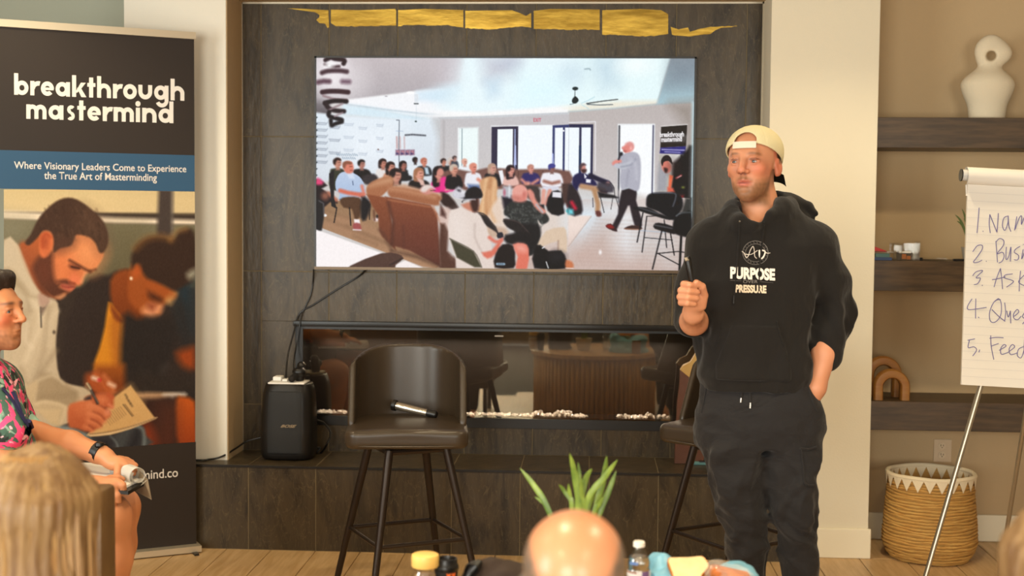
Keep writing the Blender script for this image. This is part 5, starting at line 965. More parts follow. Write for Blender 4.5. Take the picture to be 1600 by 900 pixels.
# front sheet slightly curled and faint ruled lines
ls=B()
for i in range(1,26):
    t=i/26; a=bl+ey*t-n_*.0012; b=a+ex*PW; prism(ls,[a,b,b+ey*.0016,a+ey*.0016],-n_*.0002)
obj('ruled_lines',ls,mat('rule_line',(206,202,198),.8),fc,False)
ro=F_(1513,262); rd=.033
fold_=[];N_=14
b_=B(); c0=tl+ey/np.linalg.norm(ey)*(-.03)+n_*.006; prof=[]
eyn=ey/np.linalg.norm(ey)
for i in range(N_+1):
    a=-math.radians(95)+math.radians(270)*i/N_; prof.append(c0+eyn*math.sin(a)*.033-n_*math.cos(a)*.033)
prof.insert(0,c0-eyn*.075-n_*.006)
r1=[b_.verts.new(p-ex*.006) for p in prof]; r2=[b_.verts.new(p+ex*(PW+.004)) for p in prof]
for i in range(len(prof)-1): b_.faces.new((r1[i],r1[i+1],r2[i+1],r2[i]))
obj('rolled_sheet',b_,m_pad,fc)
st=c0-ex*.022+eyn*.002; obj('top_bar',tube(B(),[st,st+ex*(PW+.05)],.021,16),mat('bar_white',(206,204,200),.4),fc); obj('end_cap',tube(B(),[st-ex*.004,st],.023,16),m_black,fc)
def hz7(p): return [(1500+x/6,310+y/6) for x,y in p]
def hz8(p): return [(1500+x/5.29,450+y/5.29) for x,y in p]
W7=[[(178,88),(168,210),(158,325)],[(212,306),(218,310)],[(282,325),(272,235),(278,150)],[(278,150),(312,235),(345,318)],[(345,318),(352,230),(358,140)],[(448,165),(410,185),(396,255),(420,300),(448,225),(450,162),(456,255),(476,312)],[(510,300),(532,170)],[(516,290),(545,205),(566,165),(578,175),(574,245),(600,180),(625,160),(632,300)],
[(118,500),(160,445),(205,440),(205,480),(155,555),(125,597),(160,600),(205,580)],[(243,588),(248,592)],[(335,400),(343,500),(350,600)],[(335,410),(368,377),(408,395),(402,445),(345,520),(395,505),(413,540),(392,590),(362,606)],[(433,455),(430,570),(455,545),(476,455),(470,592)],[(562,450),(522,475),(508,505),(548,535),(540,575),(505,575)],[(590,478),(576,570),(605,500)],[(590,430),(594,434)],
[(118,725),(150,688),(212,678),(150,742),(190,748),(165,798),(130,808)],[(206,812),(210,818)],[(318,830),(345,740),(378,655)],[(378,655),(390,750),(398,850)],[(300,762),(360,752),(425,735)],[(492,708),(425,718),(415,745),(480,765),(498,785),(435,832)],[(566,680),(556,780),(553,872)],[(605,715),(548,782),(605,820)]]
W8=[[(98,90),(62,150),(70,178),(140,172),(218,160)],[(130,88),(128,170),(128,252)],[(149,240),(157,246)],[(335,95),(285,110),(245,195),(250,272),(292,280),(335,225),(340,130),(318,88),(290,110)],[(262,178),(320,235),(372,276)],[(368,120),(376,200),(368,275)],[(385,188),(398,240),(415,188)],[(415,188),(418,292)],[(445,235),(484,200),(470,178),(442,215),(445,250),(475,262),(505,232)],[(540,195),(515,235),(540,262),(515,298)],
[(62,432),(122,420)],[(78,430),(66,492),(112,486),(136,512),(104,562)],[(162,510),(155,532)],[(253,392),(256,475),(278,592)],[(243,415),(300,408),(358,411)],[(258,480),(318,458)],[(322,515),(378,482),(362,468),(336,500),(342,548),(400,530)],[(400,528),(450,488),(430,468),(405,505),(418,550),(475,535)],[(522,485),(482,508),(474,558),(505,575),(530,500),(532,420),(528,520),(545,590)]]
LN=[(W7[:8],hz7,'handwritten line: 1. Nam(e)'),(W7[8:16],hz7,'handwritten line: 2. Busi(ness)'),(W7[16:],hz7,'handwritten line: 3. Ask'),(W8[:10],hz8,'handwritten line: 4. Ques(tions)'),(W8[10:],hz8,'handwritten line: 5. Feed(back)')]
m_pen=mat('pen_ink',(110,104,156),.6)
for grp,cv,lab in LN:
    ib=B()
    for s in grp:
        pts=[F_(x,y)-n_*.0016 for x,y in cv(s)]; tube(ib,spline(pts,6) if len(pts)>2 else pts,.0015,5)
    o=obj('written_line',ib,m_pen,fc); o['label']=lab
m_alu=mat('aluminium',(176,168,152),.3,.85)
top=F_(1541,588)+n_*.03; g=atZ(1423,968,0.0); g=np.array([g[0],min(g[1],FY-.02),0]); dirn=atY(1445,900,top[1]); low=pln(1445,900,top,n_)
foot=top+(low-top)*((0.0-top[2])/(low[2]-top[2])); foot[1]=top[1]-.12
obj('leg',tube(B(),[top,foot+np.array([0,0,.01])],[.0105,.009],12),m_alu,fc)
cx_=bl+ex*PW/2+n_*.03; f2=np.array([2*cx_[0]-foot[0],foot[1],0.01]); t2=top+ex*2*np.dot(cx_-top,ex); obj('leg',tube(B(),[t2,f2],[.0105,.009],12),m_alu,fc)
t3=cx_+ey*.8; obj('leg',tube(B(),[t3,(t3[0],foot[1]+.75,.01)],[.0105,.009],12),m_alu,fc)
obj('mast',tube(B(),[cx_-ey*.05,cx_+ey*.98],.012,12),m_alu,fc)
obj('cross_bar',tube(B(),[top,t2],.009,10),m_alu,fc)
# ================================================================ banner
BL=atZ(5,892,0); BR=atZ(311,860,0); 
bd=(BR-BL)[:2]; bw=np.linalg.norm(bd); bd=np.array([bd[0]/bw,bd[1]/bw,0]); bn=np.array([bd[1],-bd[0],0]); bz=2.27
bp=lambda x,y: pln(x,y,BL,bn)
ban=empty('banner_stand',(BL+BR)/2,'tall black and blue roll-up banner with a photo of two people writing, left of the tiled wall','banner')
m_alub=mat('banner_aluminium',(205,192,168),.35,.6); m_bk=mat('banner_black',(44,36,31),.5,spec=.35); m_bl=mat('banner_blue',(46,82,112),.5,spec=.35)
def bquad(bm,u0,u1,z0,z1,th=.0006,off=0): 
    p=[BL+bd*u0+np.array([0,0,z0])+bn*off,BL+bd*u1+np.array([0,0,z0])+bn*off,BL+bd*u1+np.array([0,0,z1])+bn*off,BL+bd*u0+np.array([0,0,z1])+bn*off]; return prism(bm,p,-bn*th)
zA=bp(150,238.5)[2]; zB_=bp(150,297)[2]; zC=bp(150,701)[2]
obj('top_panel',bquad(B(),.004,bw-.012,zA,bz-.02),m_bk,ban,False); obj('blue_panel',bquad(B(),.004,bw-.012,zB_,zA),m_bl,ban,False); obj('bottom_panel',bquad(B(),.004,bw-.012,.03,zC),m_bk,ban,False)
tb=B(); bquad(tb,0,bw-.006,bz-.024,bz+.006,.02,.01); obj('top_rail',tb,m_alub,ban,False)
tb=B(); bquad(tb,-.01,bw,.006,.032,.1,.05); obj('base_cassette',tb,m_alub,ban,False)
for u in (.03,bw-.04):
    tb=B(); p=BL+bd*u; prism(tb,[p+bn*.09,p+bd*.02+bn*.09,p+bd*.02-bn*.09,p-bn*.09],(0,0,.008)); obj('foot',tb,m_black,ban,False)
obj('support_pole',tube(B(),[BL+bd*bw/2-bn*.03+np.array([0,0,.03]),BL+bd*bw/2-bn*.015+np.array([0,0,bz-.01])],.008,10),m_alub,ban)
PB=Paint(6,296,305,703,1.0); PAINT_BANNER(PB)
me=PB.mesh('photo',lambda X,Y: np.array([bp(x,y) for x,y in zip(X,Y)])+bn*.0008) if False else None
def bplace(X,Y):
    D=cF[None]+cR[None]*((X-800)/FPX)[:,None]+cU[None]*((450-Y)/FPX)[:,None]; t=np.dot(BL-cC,bn)/(D@bn); P=cC[None]+D*t[:,None]
    u=(P-BL)@bd; z=P[:,2]; u=np.clip(u,.004,bw-.012); z=np.clip(z,zC,zB_); return BL[None]+u[:,None]*bd[None]+z[:,None]*np.array([0,0,1])[None]+bn[None]*.0008
link('portrait_photo',PB.mesh('photo',bplace),m_print,ban,False)['label']='photo of a bearded man in a grey hoodie and a woman writing'
# lettering: geometric bold strokes
def ring(cx,cy,ro,ri,a0=0,a1=360):
    n=max(6,int(abs(a1-a0)/10)); A=[math.radians(a0+(a1-a0)*i/n) for i in range(n+1)]
    return [[(cx+ro*math.cos(A[i]),cy+ro*math.sin(A[i])),(cx+ro*math.cos(A[i+1]),cy+ro*math.sin(A[i+1])),(cx+ri*math.cos(A[i+1]),cy+ri*math.sin(A[i+1])),(cx+ri*math.cos(A[i]),cy+ri*math.sin(A[i]))] for i in range(n)]
def rc(x0,x1,y0,y1): return [[(x0,y0),(x1,y0),(x1,y1),(x0,y1)]]
t=.31
GL={'b':(rc(0,t,0,1.5)+ring(.6,.5,.5,.2),1.17),'r':(rc(0,t,0,1)+ring(.62,.42,.58,.27,75,175),.74),'e':(ring(.5,.5,.5,.2,0,318)+rc(.25,.98,.4,.58),1.06),'a':(ring(.5,.5,.5,.2)+rc(.8,1.1,0,1),1.19),
'k':(rc(0,t,0,1.5)+[[(.3,.42),(.68,1),(1.05,1),(.55,.42)],[(.38,.62),(.62,.72),(1.1,0),(.72,0)],[(.25,.3),(.5,.7),(.6,.5),(.4,.3)]],1.1),'t':(rc(.14,.14+t,0,1.38)+rc(0,.62,.74,1),.68),
'h':(rc(0,t,0,1.5)+ring(.53,.47,.53,.22,0,180)+rc(.75,1.06,0,.5),1.14),'n':(rc(0,t,0,1)+ring(.53,.47,.53,.22,0,180)+rc(.75,1.06,0,.5),1.14),'o':(ring(.5,.5,.52,.21),1.07),
'u':(ring(.53,.53,.53,.22,180,360)+rc(0,t,.5,1)+rc(.75,1.06,.5,1),1.14),'g':(ring(.5,.5,.5,.2)+rc(.8,1.1,-.05,1)+ring(.6,-.02,.5,.22,205,360),1.19),
'm':(rc(0,t,0,1)+ring(.45,.55,.45,.15,0,180)+rc(.6,.9,0,.56)+ring(1.05,.55,.45,.15,0,180)+rc(1.2,1.5,0,.56),1.58),'i':(rc(0,t,0,1)+ring(.155,1.27,.19,0),.4),'d':(ring(.5,.5,.5,.2)+rc(.8,1.1,0,1.5),1.19),
's':(ring(.42,.72,.3,.06,40,265)+ring(.38,.28,.3,.06,-140,85)+rc(.34,.46,.42,.58),.8)}
def word(bm,w,x0,x1,yb0,yb1,xh):
    """baseline from (x0,yb0) to (x1,yb1) in print coordinates; xh x-height px"""
    gp_=.07; tot=sum(GL[c][1]+gp_ for c in w)-.08-gp_; s=(x1-x0)/tot; x=0; kk=0
    for c in w:
        for poly in GL[c][0]:
            P=[]; kk=(kk+1)%40
            for u,v in poly:
                X=x0+(x+u)*s; Y=yb0+(yb1-yb0)*(X-x0)/(x1-x0)-v*xh; P.append(bp(X,Y)+bn*(.001+kk*.00003))
            try: bm.faces.new([bm.verts.new(tuple(p)) for p in P])
            except ValueError: pass
        x+=GL[c][1]+gp_
lb=B(); word(lb,'breakthrough',22,288,148,157.5,22.5); word(lb,'mastermind',41,271,185.5,192.5,22.5)
o=obj('title_lettering',lb,m_ink_w,ban,False); o['label']='bold white words: breakthrough mastermind'
ub=np.array([0,0,1.])
def btext(body,x0,x1,yb,yt,off=.0):
    a=bp(x0,yb); c=bp(x1,yb); h=bp(x0,yt)[2]-a[2]; me=text_mesh(body,1,offset=off); return fit(me,np.array([a[0],a[1],a[2]])+bn*.0016,bd,ub,np.dot(c-a,bd),h)
for body,x0,x1,yb,yt in [('Where Visionary Leaders Come to Experience',22,291,267,252),('the True Art of Masterminding',69,245,283.5,268)]:
    link('line_lettering',btext(body,x0,x1,yb,yt,.008),m_ink_w,ban,False)
link('web_address',btext('breakthroughmastermind.co',66,278,766.5,747,.006),m_ink_w,ban,False)
# ================================================================ people
def skincol(base,V,amp=6,f=60):
    n=wob(V[:,0],V[:,1],V[:,2],f,8); return np.array(base,float)[None]+n[:,None]*np.array([1,.9,.8])[None]*amp
def blend(C,m,col): m=np.clip(m,0,1)[:,None]; return C*(1-m)+np.array(col,float)[None]*m
def head(S,c,R,s=1.0,neck=None,k=.02,ears=True,face=True,mouth=0):
    """sculpt a head into S; c origin between the ears, R columns = right, forward, up"""
    c=np.array(c,float); P=lambda x,y,z: c+R@np.array([x,y,z])*s
    E=lambda x,y,z,r,k=.015,op='u',Q=None: S.ell(P(x,y,z),tuple(v*s for v in r),k,op,R=R if Q is None else Q)
    E(0,-.012,.043,(.076,.096,.077)); E(0,.03,-.008,(.0635,.064,.086),.03); E(0,.03,-.07,(.049,.055,.042),.03); E(0,.066,-.094,(.024,.022,.02),.022)
    if face:
        S.cap(P(-.03,.084,.032),P(.03,.084,.032),.011*s,.011*s,.018)
        for q in (-1,1):
            E(q*.031,.103,.009,(.0165,.014,.0105),.012,'s'); E(q*.040,.066,-.014,(.019,.018,.017),.022)
            # lids around the eyeball
            S.chain([P(q*.017,.0865,.007),P(q*.025,.0915,.0137),P(q*.036,.0905,.0137),P(q*.046,.081,.0075)],[.0028*s,.0038*s,.0038*s,.003*s],.003,kj=.002)
            S.chain([P(q*.018,.0865,.005),P(q*.026,.0905,-.001),P(q*.036,.0895,-.001),P(q*.046,.081,.006)],[.0026*s,.0032*s,.0032*s,.0028*s],.004,kj=.002)
        S.chain([P(0,.090,.024),P(0,.101,.002),P(0,.112,-.018)],[.009*s,.0105*s,.0115*s],.012,kj=.006); E(0,.112,-.023,(.0125,.011,.009),.006)
        for q in (-1,1): E(q*.0145,.1,-.025,(.0072,.009,.0072),.006); E(q*.006,.106,-.033,(.0036,.006,.003),.003,'s')
        S.cap(P(0,.092,-.038),P(0,.094,-.05),.007*s,.008*s,.01)
        S.chain([P(-.024,.076,-.058),P(-.009,.090,-.0545),P(0,.091,-.055),P(.009,.090,-.0545),P(.024,.076,-.058)],[.003*s,.005*s,.005*s,.005*s,.003*s],.006,kj=.003)
        S.chain([P(-.021,.076,-.061),P(-.008,.0885,-.065),P(.008,.0885,-.065),P(.021,.076,-.061)],[.003*s,.0055*s,.0055*s,.003*s],.006,kj=.003)
        S.chain([P(-.022,.084,-.0598),P(0,.0975,-.0595),P(.022,.084,-.0598)],[.0012*s,.0018*s,.0012*s],.002,'s')
        S.cap(P(-.012,.094,-.079),P(.012,.094,-.079),.006*s,.006*s,.01,'s')
    if ears:
        for q in (-1,1):
            Rq=R@np.array(Matrix.Rotation(q*.35,3,'Z')@Matrix.Rotation(-.15,3,'X'))
            E(q*.078,-.006,-.006,(.009,.017,.028),.008,Q=Rq); E(q*.086,.002,-.003,(.006,.0085,.016),.006,'s',Q=Rq); E(q*.076,.0,-.027,(.0065,.008,.009),.008)
    if neck is not None: S.chain([P(0,-.03,-.03)]+[np.array(n[0],float) for n in neck],[.052*s]+[n[1] for n in neck],.025,kj=.03)
def eyes(root,c,R,s=1.0,look=(0,0),iris=(92,112,120)):
    P=lambda x,y,z: np.array(c)+R@np.array([x,y,z])*s
    for q in (-1,1):
        o=P(q*.031,.0775,.0065); b=B(); bmesh.ops.create_uvsphere(b,u_segments=20,v_segments=14,radius=.0127*s)
        d=R@np.array([look[0],1,look[1]]); d/=np.linalg.norm(d)
        for v in b.verts: v.co=Vector(v.co)+Vector(tuple(o))
        me=bpy.data.meshes.new('eye'); b.to_mesh(me); b.free(); V=np.array([v.co for v in me.vertices])-o; V/=np.linalg.norm(V,axis=1)[:,None]; a=V@d
        C=np.tile(np.array([158,140,130.]),(len(V),1)); C=blend(C,(a-.86)*12,iris); C=blend(C,(a-.965)*40,(16,12,12)); setcol(me,C); link('eye',me,m_eye,root)
m_eye=mat('eye_surface',attr=True,rough=.12,spec=.7)
def fingers(S,spec,k=.004):
    for pts,r in spec: S.chain(pts,r,k,kj=.003)
# ---------------------------------------------------------------- the standing speaker
MY=4.40
m=lambda x,y,dy=0: atY(x,y,MY+dy)
g0=m(1200,800); 
man=empty('person',(m(1200,800)[0],MY,0),'standing man in black printed hoodie, charcoal trousers and cream backwards cap, holding a black remote','person')
Rh=rotm(math.radians(-26),math.radians(-2),math.radians(-1)); hc_=m(1177.5,259); hs_=1.04
zs=np.concatenate([np.arange(.05,.95,.008),np.arange(.95,1.84,.0028)])
X0=m(1040,400)[0]; X1=m(1350,400)[0]
S=SD((X0,MY-.36,.05),(X1,MY+.2,1.84),.0034,zs=zs)
nb=m(1192,352,.01)
head(S,hc_,Rh,hs_,neck=[(m(1186,318,.02),.054),(nb,.066)],k=.02)
# torso, hips and legs under the clothes
def secs(rows): 
    out=[]
    for y,l,r,dep,dy in rows:
        a=m(l,y,dy); b=m(r,y,dy); out.append(((a[2]+b[2])/2,(a[0]+b[0])/2,MY+dy,(b[0]-a[0])/2,dep))
    return out
S.loft(secs([(352,1120,1262,.075,.02),(380,1112,1282,.1,.02),(440,1108,1258,.11,.02),(520,1106,1252,.105,.02),(600,1108,1256,.105,.02),(670,1112,1264,.1,.02)]),k=.05,p=2.3)
S.loft(secs([(660,1116,1186,.07,.02),(760,1126,1188,.062,.0),(850,1142,1190,.052,.02),(940,1150,1192,.05,.03),(1010,1156,1186,.036,.03)]),k=.03); S.loft(secs([(660,1192,1268,.075,.02),(760,1204,1268,.065,.0),(850,1222,1268,.055,.02),(940,1232,1270,.05,.03),(1010,1238,1266,.036,.03)]),k=.03)
# left arm in the picture: elbow down, forearm raised toward the camera
shL,elL,wrL=m(1106,384,.02),m(1085,498,-.0),m(1082,487,-.205)
S.chain([shL,elL],[.055,.044],.03); S.chain([m(1085,504,-.03),m(1084,502,-.09),m(1083,490,-.19),m(1081,478,-.215)],[.044,.0425,.030,.026],.02,kj=.02)
# fist
h=lambda x,y,dy: m(x,y,dy)
S.ell(h(1081,463,-.232),(.034,.03,.037),.012); S.ell(h(1088,470,-.225),(.027,.026,.034),.012)
FG=[(444.5,1.0,1067,1091),(454.5,1.0,1062.5,1094),(464.5,.98,1061,1093),(473.5,.9,1062.5,1089)]
for (y,q,xl,xr) in FG:
    S.chain([h(xl+6,y-1,-.236),h(xl+1.5,y-.5,-.266),h((xl+xr)/2-2,y+.8,-.285),h(xr-5,y+2.2,-.272),h(xr-7,y+2.5,-.258)],[.0112*q,.0112*q,.0105*q,.0095*q,.0085*q],.0035,kj=.002)
S.chain([h(1096,478,-.225),h(1100,462,-.240),h(1097,448,-.262),h(1088,441,-.276)],[.0155,.0132,.0118,.0095],.008,kj=.003)
# right arm in the picture: hand in the pocket
S.chain([m(1271,388,.02),m(1302,492,.035),m(1288,552,-.01),m(1275,606,-.035),m(1266,627,-.03)],[.055,.038,.040,.030,.027],.03,kj=.02)
S.ell(m(1258,650,-.02),(.03,.022,.05),.02)
for _i in range(4): S.chain([m(1246+_i*7,662,-.025),m(1244+_i*7,684-abs(_i-1.3)*3,-.02)],[.0115,.009],.008)
S.chain([m(1250,636,-.04),m(1243,655,-.045)],[.012,.01],.01)
def col_man(V):
    C=skincol((200,138,104),V,5,70); L=(V-hc_)@Rh/hs_  # local x,y,z
    x,y,z=L[:,0],L[:,1],L[:,2]; hd=(z>-.16)&(np.abs(x)<.12)&(np.abs(y)<.16); n=wob(V[:,0],V[:,1],V[:,2],420,8)*.12; n2=wob(V[:,0],V[:,1],V[:,2],90,8)*.1
    g=lambda cx,cz,rx,rz,s=1: np.exp(-(((x-cx)/rx)**2+((z-cz)/rz)**2)*s)*(y>.02)
    C=blend(C,hd*(.5*g(.046,-.016,.026,.024)+.2*g(-.046,-.018,.028,.026)),(204,100,74))
    C=blend(C,hd*.3*g(0,-.02,.02,.022),(206,110,88))
    # beard: jaw, chin, moustache, sideburns
    jaw=np.clip((-.054+np.clip(np.abs(x)-.02,0,1)*.42-z+n*.012+n2*.02)/.024,0,1)*np.clip((y+.0)/.02,0,1)*np.clip((z+.155)/.03,0,1)
    side=np.clip((y-.0)/.01,0,1)*np.clip((.03-y)/.03,0,1)*np.clip((.03-z)/.03,0,1)*np.clip((np.abs(x)-.045)/.01,0,1)*.7
    neckm=np.clip((z+.122+.35*np.maximum(.06-y,0))/.018,0,1)
    mou=np.exp(-((np.abs(z+.046+.25*np.abs(x))/.0085)**2)-(x/.027)**4)*(y>.05)
    bd=np.clip(np.maximum(np.maximum(jaw,side)*neckm,mou*.95),0,1)*hd
    lips=np.exp(-((x/.021)**4+((z+.0592)/.0105)**4))*(y>.06)
    bd=bd*(1-.95*lips); bd=bd*(1-.35*g(0,-.082,.010,.008))
    C=blend(C,bd*np.clip(.74+n*.6,0,1),(116,80,52)); C=blend(C,hd*lips*.75,(186,98,88)); C=blend(C,hd*np.exp(-((x/.02)**2+((z+.0592)/.0016)**2))*(y>.07)*.7,(96,44,38))
    for q in (-1,1):
        eb=np.exp(-(((x-q*.032)/.018)**4+((z-.0315+((x-q*.028)*q)**2*9)/.0042)**2))*(y>.05); C=blend(C,hd*eb*.72,(112,76,50))
        C=blend(C,hd*g(q*.031,.010,.02,.012)*.42,(140,80,62)); C=blend(C,hd*np.exp(-(((x-q*.031)/.015)**4+((z-.0135)/.002)**2))*(y>.05)*.7,(74,44,34))
        C=blend(C,hd*np.exp(-(((x-q*.0065)/.004)**2+((z+.032)/.003)**2))*(y>.09)*.8,(84,38,30))
    C=blend(C,hd*(np.abs(x)>.072)*(np.abs(y)<.04)*(np.abs(z)<.04)*.45,(206,100,76))
    hair=np.clip((z-.0)/.01,0,1)*(y<-.0)*(np.abs(x)>.0); C=blend(C,hd*hair*.8,(104,80,58))
    # hands: creases and knuckles
    return C
link('body',S.mesh('body',col_man,smooth=1),m_skin,man)
eyes(man,hc_,Rh,hs_,look=(-.12,-.12),iris=(48,50,50))
PH=lambda x,y,z: hc_+Rh@np.array([x,y,z])*hs_
# cap
S=SD(hc_-np.array([.14,.16,.08]),hc_+np.array([.15,.17,.17]),.0032)
def loc(X,Y,Z): 
    d=((X-hc_[0])/hs_,(Y-hc_[1])/hs_,(Z-hc_[2])/hs_); return [d[0]*Rh[0][i]+d[1]*Rh[1][i]+d[2]*Rh[2][i] for i in range(3)]
def capf(X,Y,Z):
    x,y,z=loc(X,Y,Z); y=y+.010; z2=z-.046
    q=np.sqrt((x/.0885)**2+(y/.107)**2+(np.where(z2>0,z2/.082,z2/.12))**2); d=(q-1)*.09
    inn=(q-.93)*.09
    seam=np.abs(np.sin(np.arctan2(y,x)*3+.52)); d=d+.0012*np.exp(-(seam/.06)**2)*(z2>0)*1.0
    edge=(.012+.42*np.clip(y+.03,-.1,.15)*1.0+ .0*x)-z    # lower edge rises to the forehead
    edge=np.where(y>.0,np.maximum(edge,(.018+.30*y)-z),edge)
    return np.maximum(np.maximum(d,-inn),edge)
S.fn(capf,hc_-np.array([.14,.16,.08]),hc_+np.array([.15,.17,.17]))
def hole(X,Y,Z):
    x,y,z=loc(X,Y,Z); q=np.sqrt(np.maximum(np.abs(x)-.0,0)**2/.036**2+np.maximum(z-.068,0)**2/.030**2); d=(q-1)*.030; d=np.maximum(d,.0685-z); return np.maximum(d,.02-y)
S.comb(tuple([slice(None)]*3),hole(S.ax[0][:,None,None],S.ax[1][None,:,None],S.ax[2][None,None,:]).astype(np.float32),.003,'s')
m_cap=mat('cap_cream',(224,212,168),.85,bump=.4,bscale=420); capc=link('cap',S.mesh('cap',smooth=1),m_cap,man); capc['label']='cream cap worn backwards, strap over the forehead'
# plastic strap
b_=B(); pr=None
for i in range(17):
    a=(i/16-.5)*.86; cur=[]
    for z,ex_ in ((.0475,.99),(.0475,1.025),(.0685,1.03),(.0685,.99)):
        zz=z+.006*abs(a)*0; rr=math.sqrt(max(.02,1-((zz-.046)/.082)**2)); cur.append(b_.verts.new(tuple(PH(.0895*rr*ex_*math.sin(a),-.010+.107*rr*ex_*math.cos(a),zz))))
    if pr:
        for k in range(4): b_.faces.new((pr[k],pr[(k+1)%4],cur[(k+1)%4],cur[k]))
    else: b_.faces.new(cur)
    pr=cur
b_.faces.new(pr[::-1]); obj('cap_strap',b_,mat('strap_plastic',(226,216,196),.35),capc)
b_=B(); g_=[]
for i in range(13):
    a=(i/12-.5)*2; row=[]
    for j in range(7):
        t_=j/6; x=.074*a*(1-.12*t_); y=-.105+.03*a*a-(.075*t_)*(1-.28*a*a); z=-.006-.034*t_-.020*a*a; row.append(b_.verts.new(tuple(PH(x,y,z))))
    g_.append(row)
for i in range(12):
    for j in range(6): b_.faces.new((g_[i][j],g_[i+1][j],g_[i+1][j+1],g_[i][j+1]))
bmesh.ops.solidify(b_,geom=b_.faces[:],thickness=.004); obj('cap_brim',b_,mat('brim_dark',(26,30,28),.8),capc)
# hoodie
S=SD((X0-.01,MY-.2,.82),(X1+.01,MY+.26,1.62),.0045)
S.loft(secs([(338,1150,1225,.06,.04),(350,1108,1272,.085,.03),(364,1093,1297,.105,.025),(384,1086,1304,.125,.02),(440,1092,1280,.14,.012),(500,1090,1266,.138,.012),(560,1089,1265,.135,.01),(590,1089,1268,.135,.01),(597,1095,1263,.128,.01),(607,1097,1262,.125,.01)]),k=.02,p=2.35)
S.chain([m(1104,382,.02),m(1090,440,.015),m(1086,500,.0)],[.064,.060,.056],.05,kj=.03)
S.chain([m(1086,500,.0),m(1086,503,-.045)],[.055,.05],.02)
S.chain([m(1273,386,.02),m(1292,440,.03),m(1301,490,.035),m(1296,520,.015),m(1291,552,.0)],[.072,.070,.065,.058,.050],.045,kj=.03)
S.chain([m(1287,548,-.0),m(1290,556,-.004)],[.053,.053],.012)
# hood: collar roll and the hood lying behind the neck
S.chain([m(1144,322,.02),m(1140,334,-.03),m(1155,345,-.085),m(1178,353,-.105),m(1203,338,-.085),m(1220,324,-.035),m(1232,318,.03),m(1230,314,.09),m(1200,314,.12),m(1160,316,.09),m(1144,322,.05)],[.018,.019,.017,.013,.015,.016,.020,.026,.030,.024,.018],.03,kj=.02)
S.chain([m(1156,342,-.0),m(1118,362,.01)],[.045,.05],.04); S.chain([m(1214,340,-.0),m(1262,368,.01)],[.05,.055],.04); S.chain([m(1178,368,-.06),m(1150,356,-.04)],[.035,.035],.04); S.chain([m(1178,368,-.06),m(1212,352,-.04)],[.035,.04],.04)
S.chain([m(1214,307,.12),m(1240,314,.10),m(1262,324,.07),m(1274,334,.04)],[.024,.022,.018,.012],.015,kj=.01); S.chain([m(1200,326,.12),m(1236,332,.10),m(1262,344,.05)],[.045,.042,.026],.03)
# neck opening
S.chain([m(1183,300,-.02),m(1181,326,-.035),m(1179,338,-.085)],[.064,.052,.024],.010,'s',kj=.015)
# open end of the raised sleeve: cut so that forearm shows
S.chain([m(1085,515,-.075),m(1085,525,-.16)],[.052,.06],.006,'s')
def fold_h(X,Y,Z):
    a=folds(X,Y,Z*.6,30,.06,5)
    el1=np.exp(-((X-elL[0])**2+(Z-elL[2]-.02)**2)/.09**2); el2=np.exp(-((X-m(1300,500)[0])**2+(Z-m(1300,505)[2])**2)/.10**2); hem=np.exp(-((Z-m(1180,560)[2])/.06)**2)
    return a*(.35+1.0*el1+1.5*el2+.5*hem)
S.disp(fold_h,(X0-.01,MY-.2,.82),(X1+.01,MY+.26,1.62))
# sleeve rings where it is pushed up
def rings_(X,Y,Z):
    w=np.exp(-((X-m(1298,520)[0])**2+(Z-m(1298,520)[2])**2)/.07**2); return -.0045*np.sin((Z*1.0+X*.35+.15*wob(X,Y,Z,9,5))*190)*w
S.disp(rings_,(m(1250,500)[0],MY-.12,m(1250,575)[2]),(X1,MY+.2,m(1250,455)[2]))
# kangaroo pocket: slightly raised panel
def pocket(X,Y,Z):
    zt_=m(1180,505)[2]; zb_=m(1180,588)[2]; cx=m(1172,550)[0]; hw=.118-np.clip((Z-(zb_+.05))/(zt_-zb_-.05),0,1)*.045
    return mxr([np.abs(X-cx)-hw,Z-zt_,zb_-Z,Y-(MY-.03)])
sl,X,Y,Z=S.reg((X0,MY-.2,m(1180,592)[2]),(X1,MY+.05,m(1180,500)[2])); S.F[sl]=np.minimum(S.F[sl],np.maximum(S.F[sl]-.007,pocket(X,Y,Z)).astype(np.float32))
hood_me=S.mesh('hoodie',smooth=2); hoodie=link('hoodie',hood_me,m_hoodie,man)
# remote in the fist
b_=B(); tube(b_,[h(1073,402,-.262),h(1074,404,-.262),h(1079,430,-.258),h(1087,470,-.25)],[.0135,.0155,.0145,.013],16,flat=.7); 
rem=empty('remote',h(1087,474,-.25),'slim black remote with a pale tip, held upright in the man\'s raised fist','remote'); obj('body',b_,m_black,rem); obj('pale_tip',tube(B(),[h(1072.5,403,-.272),h(1074,407.5,-.2765)],[.0075,.0075],12,flat=.6),mat('tip_grey',(150,138,120),.5),rem)
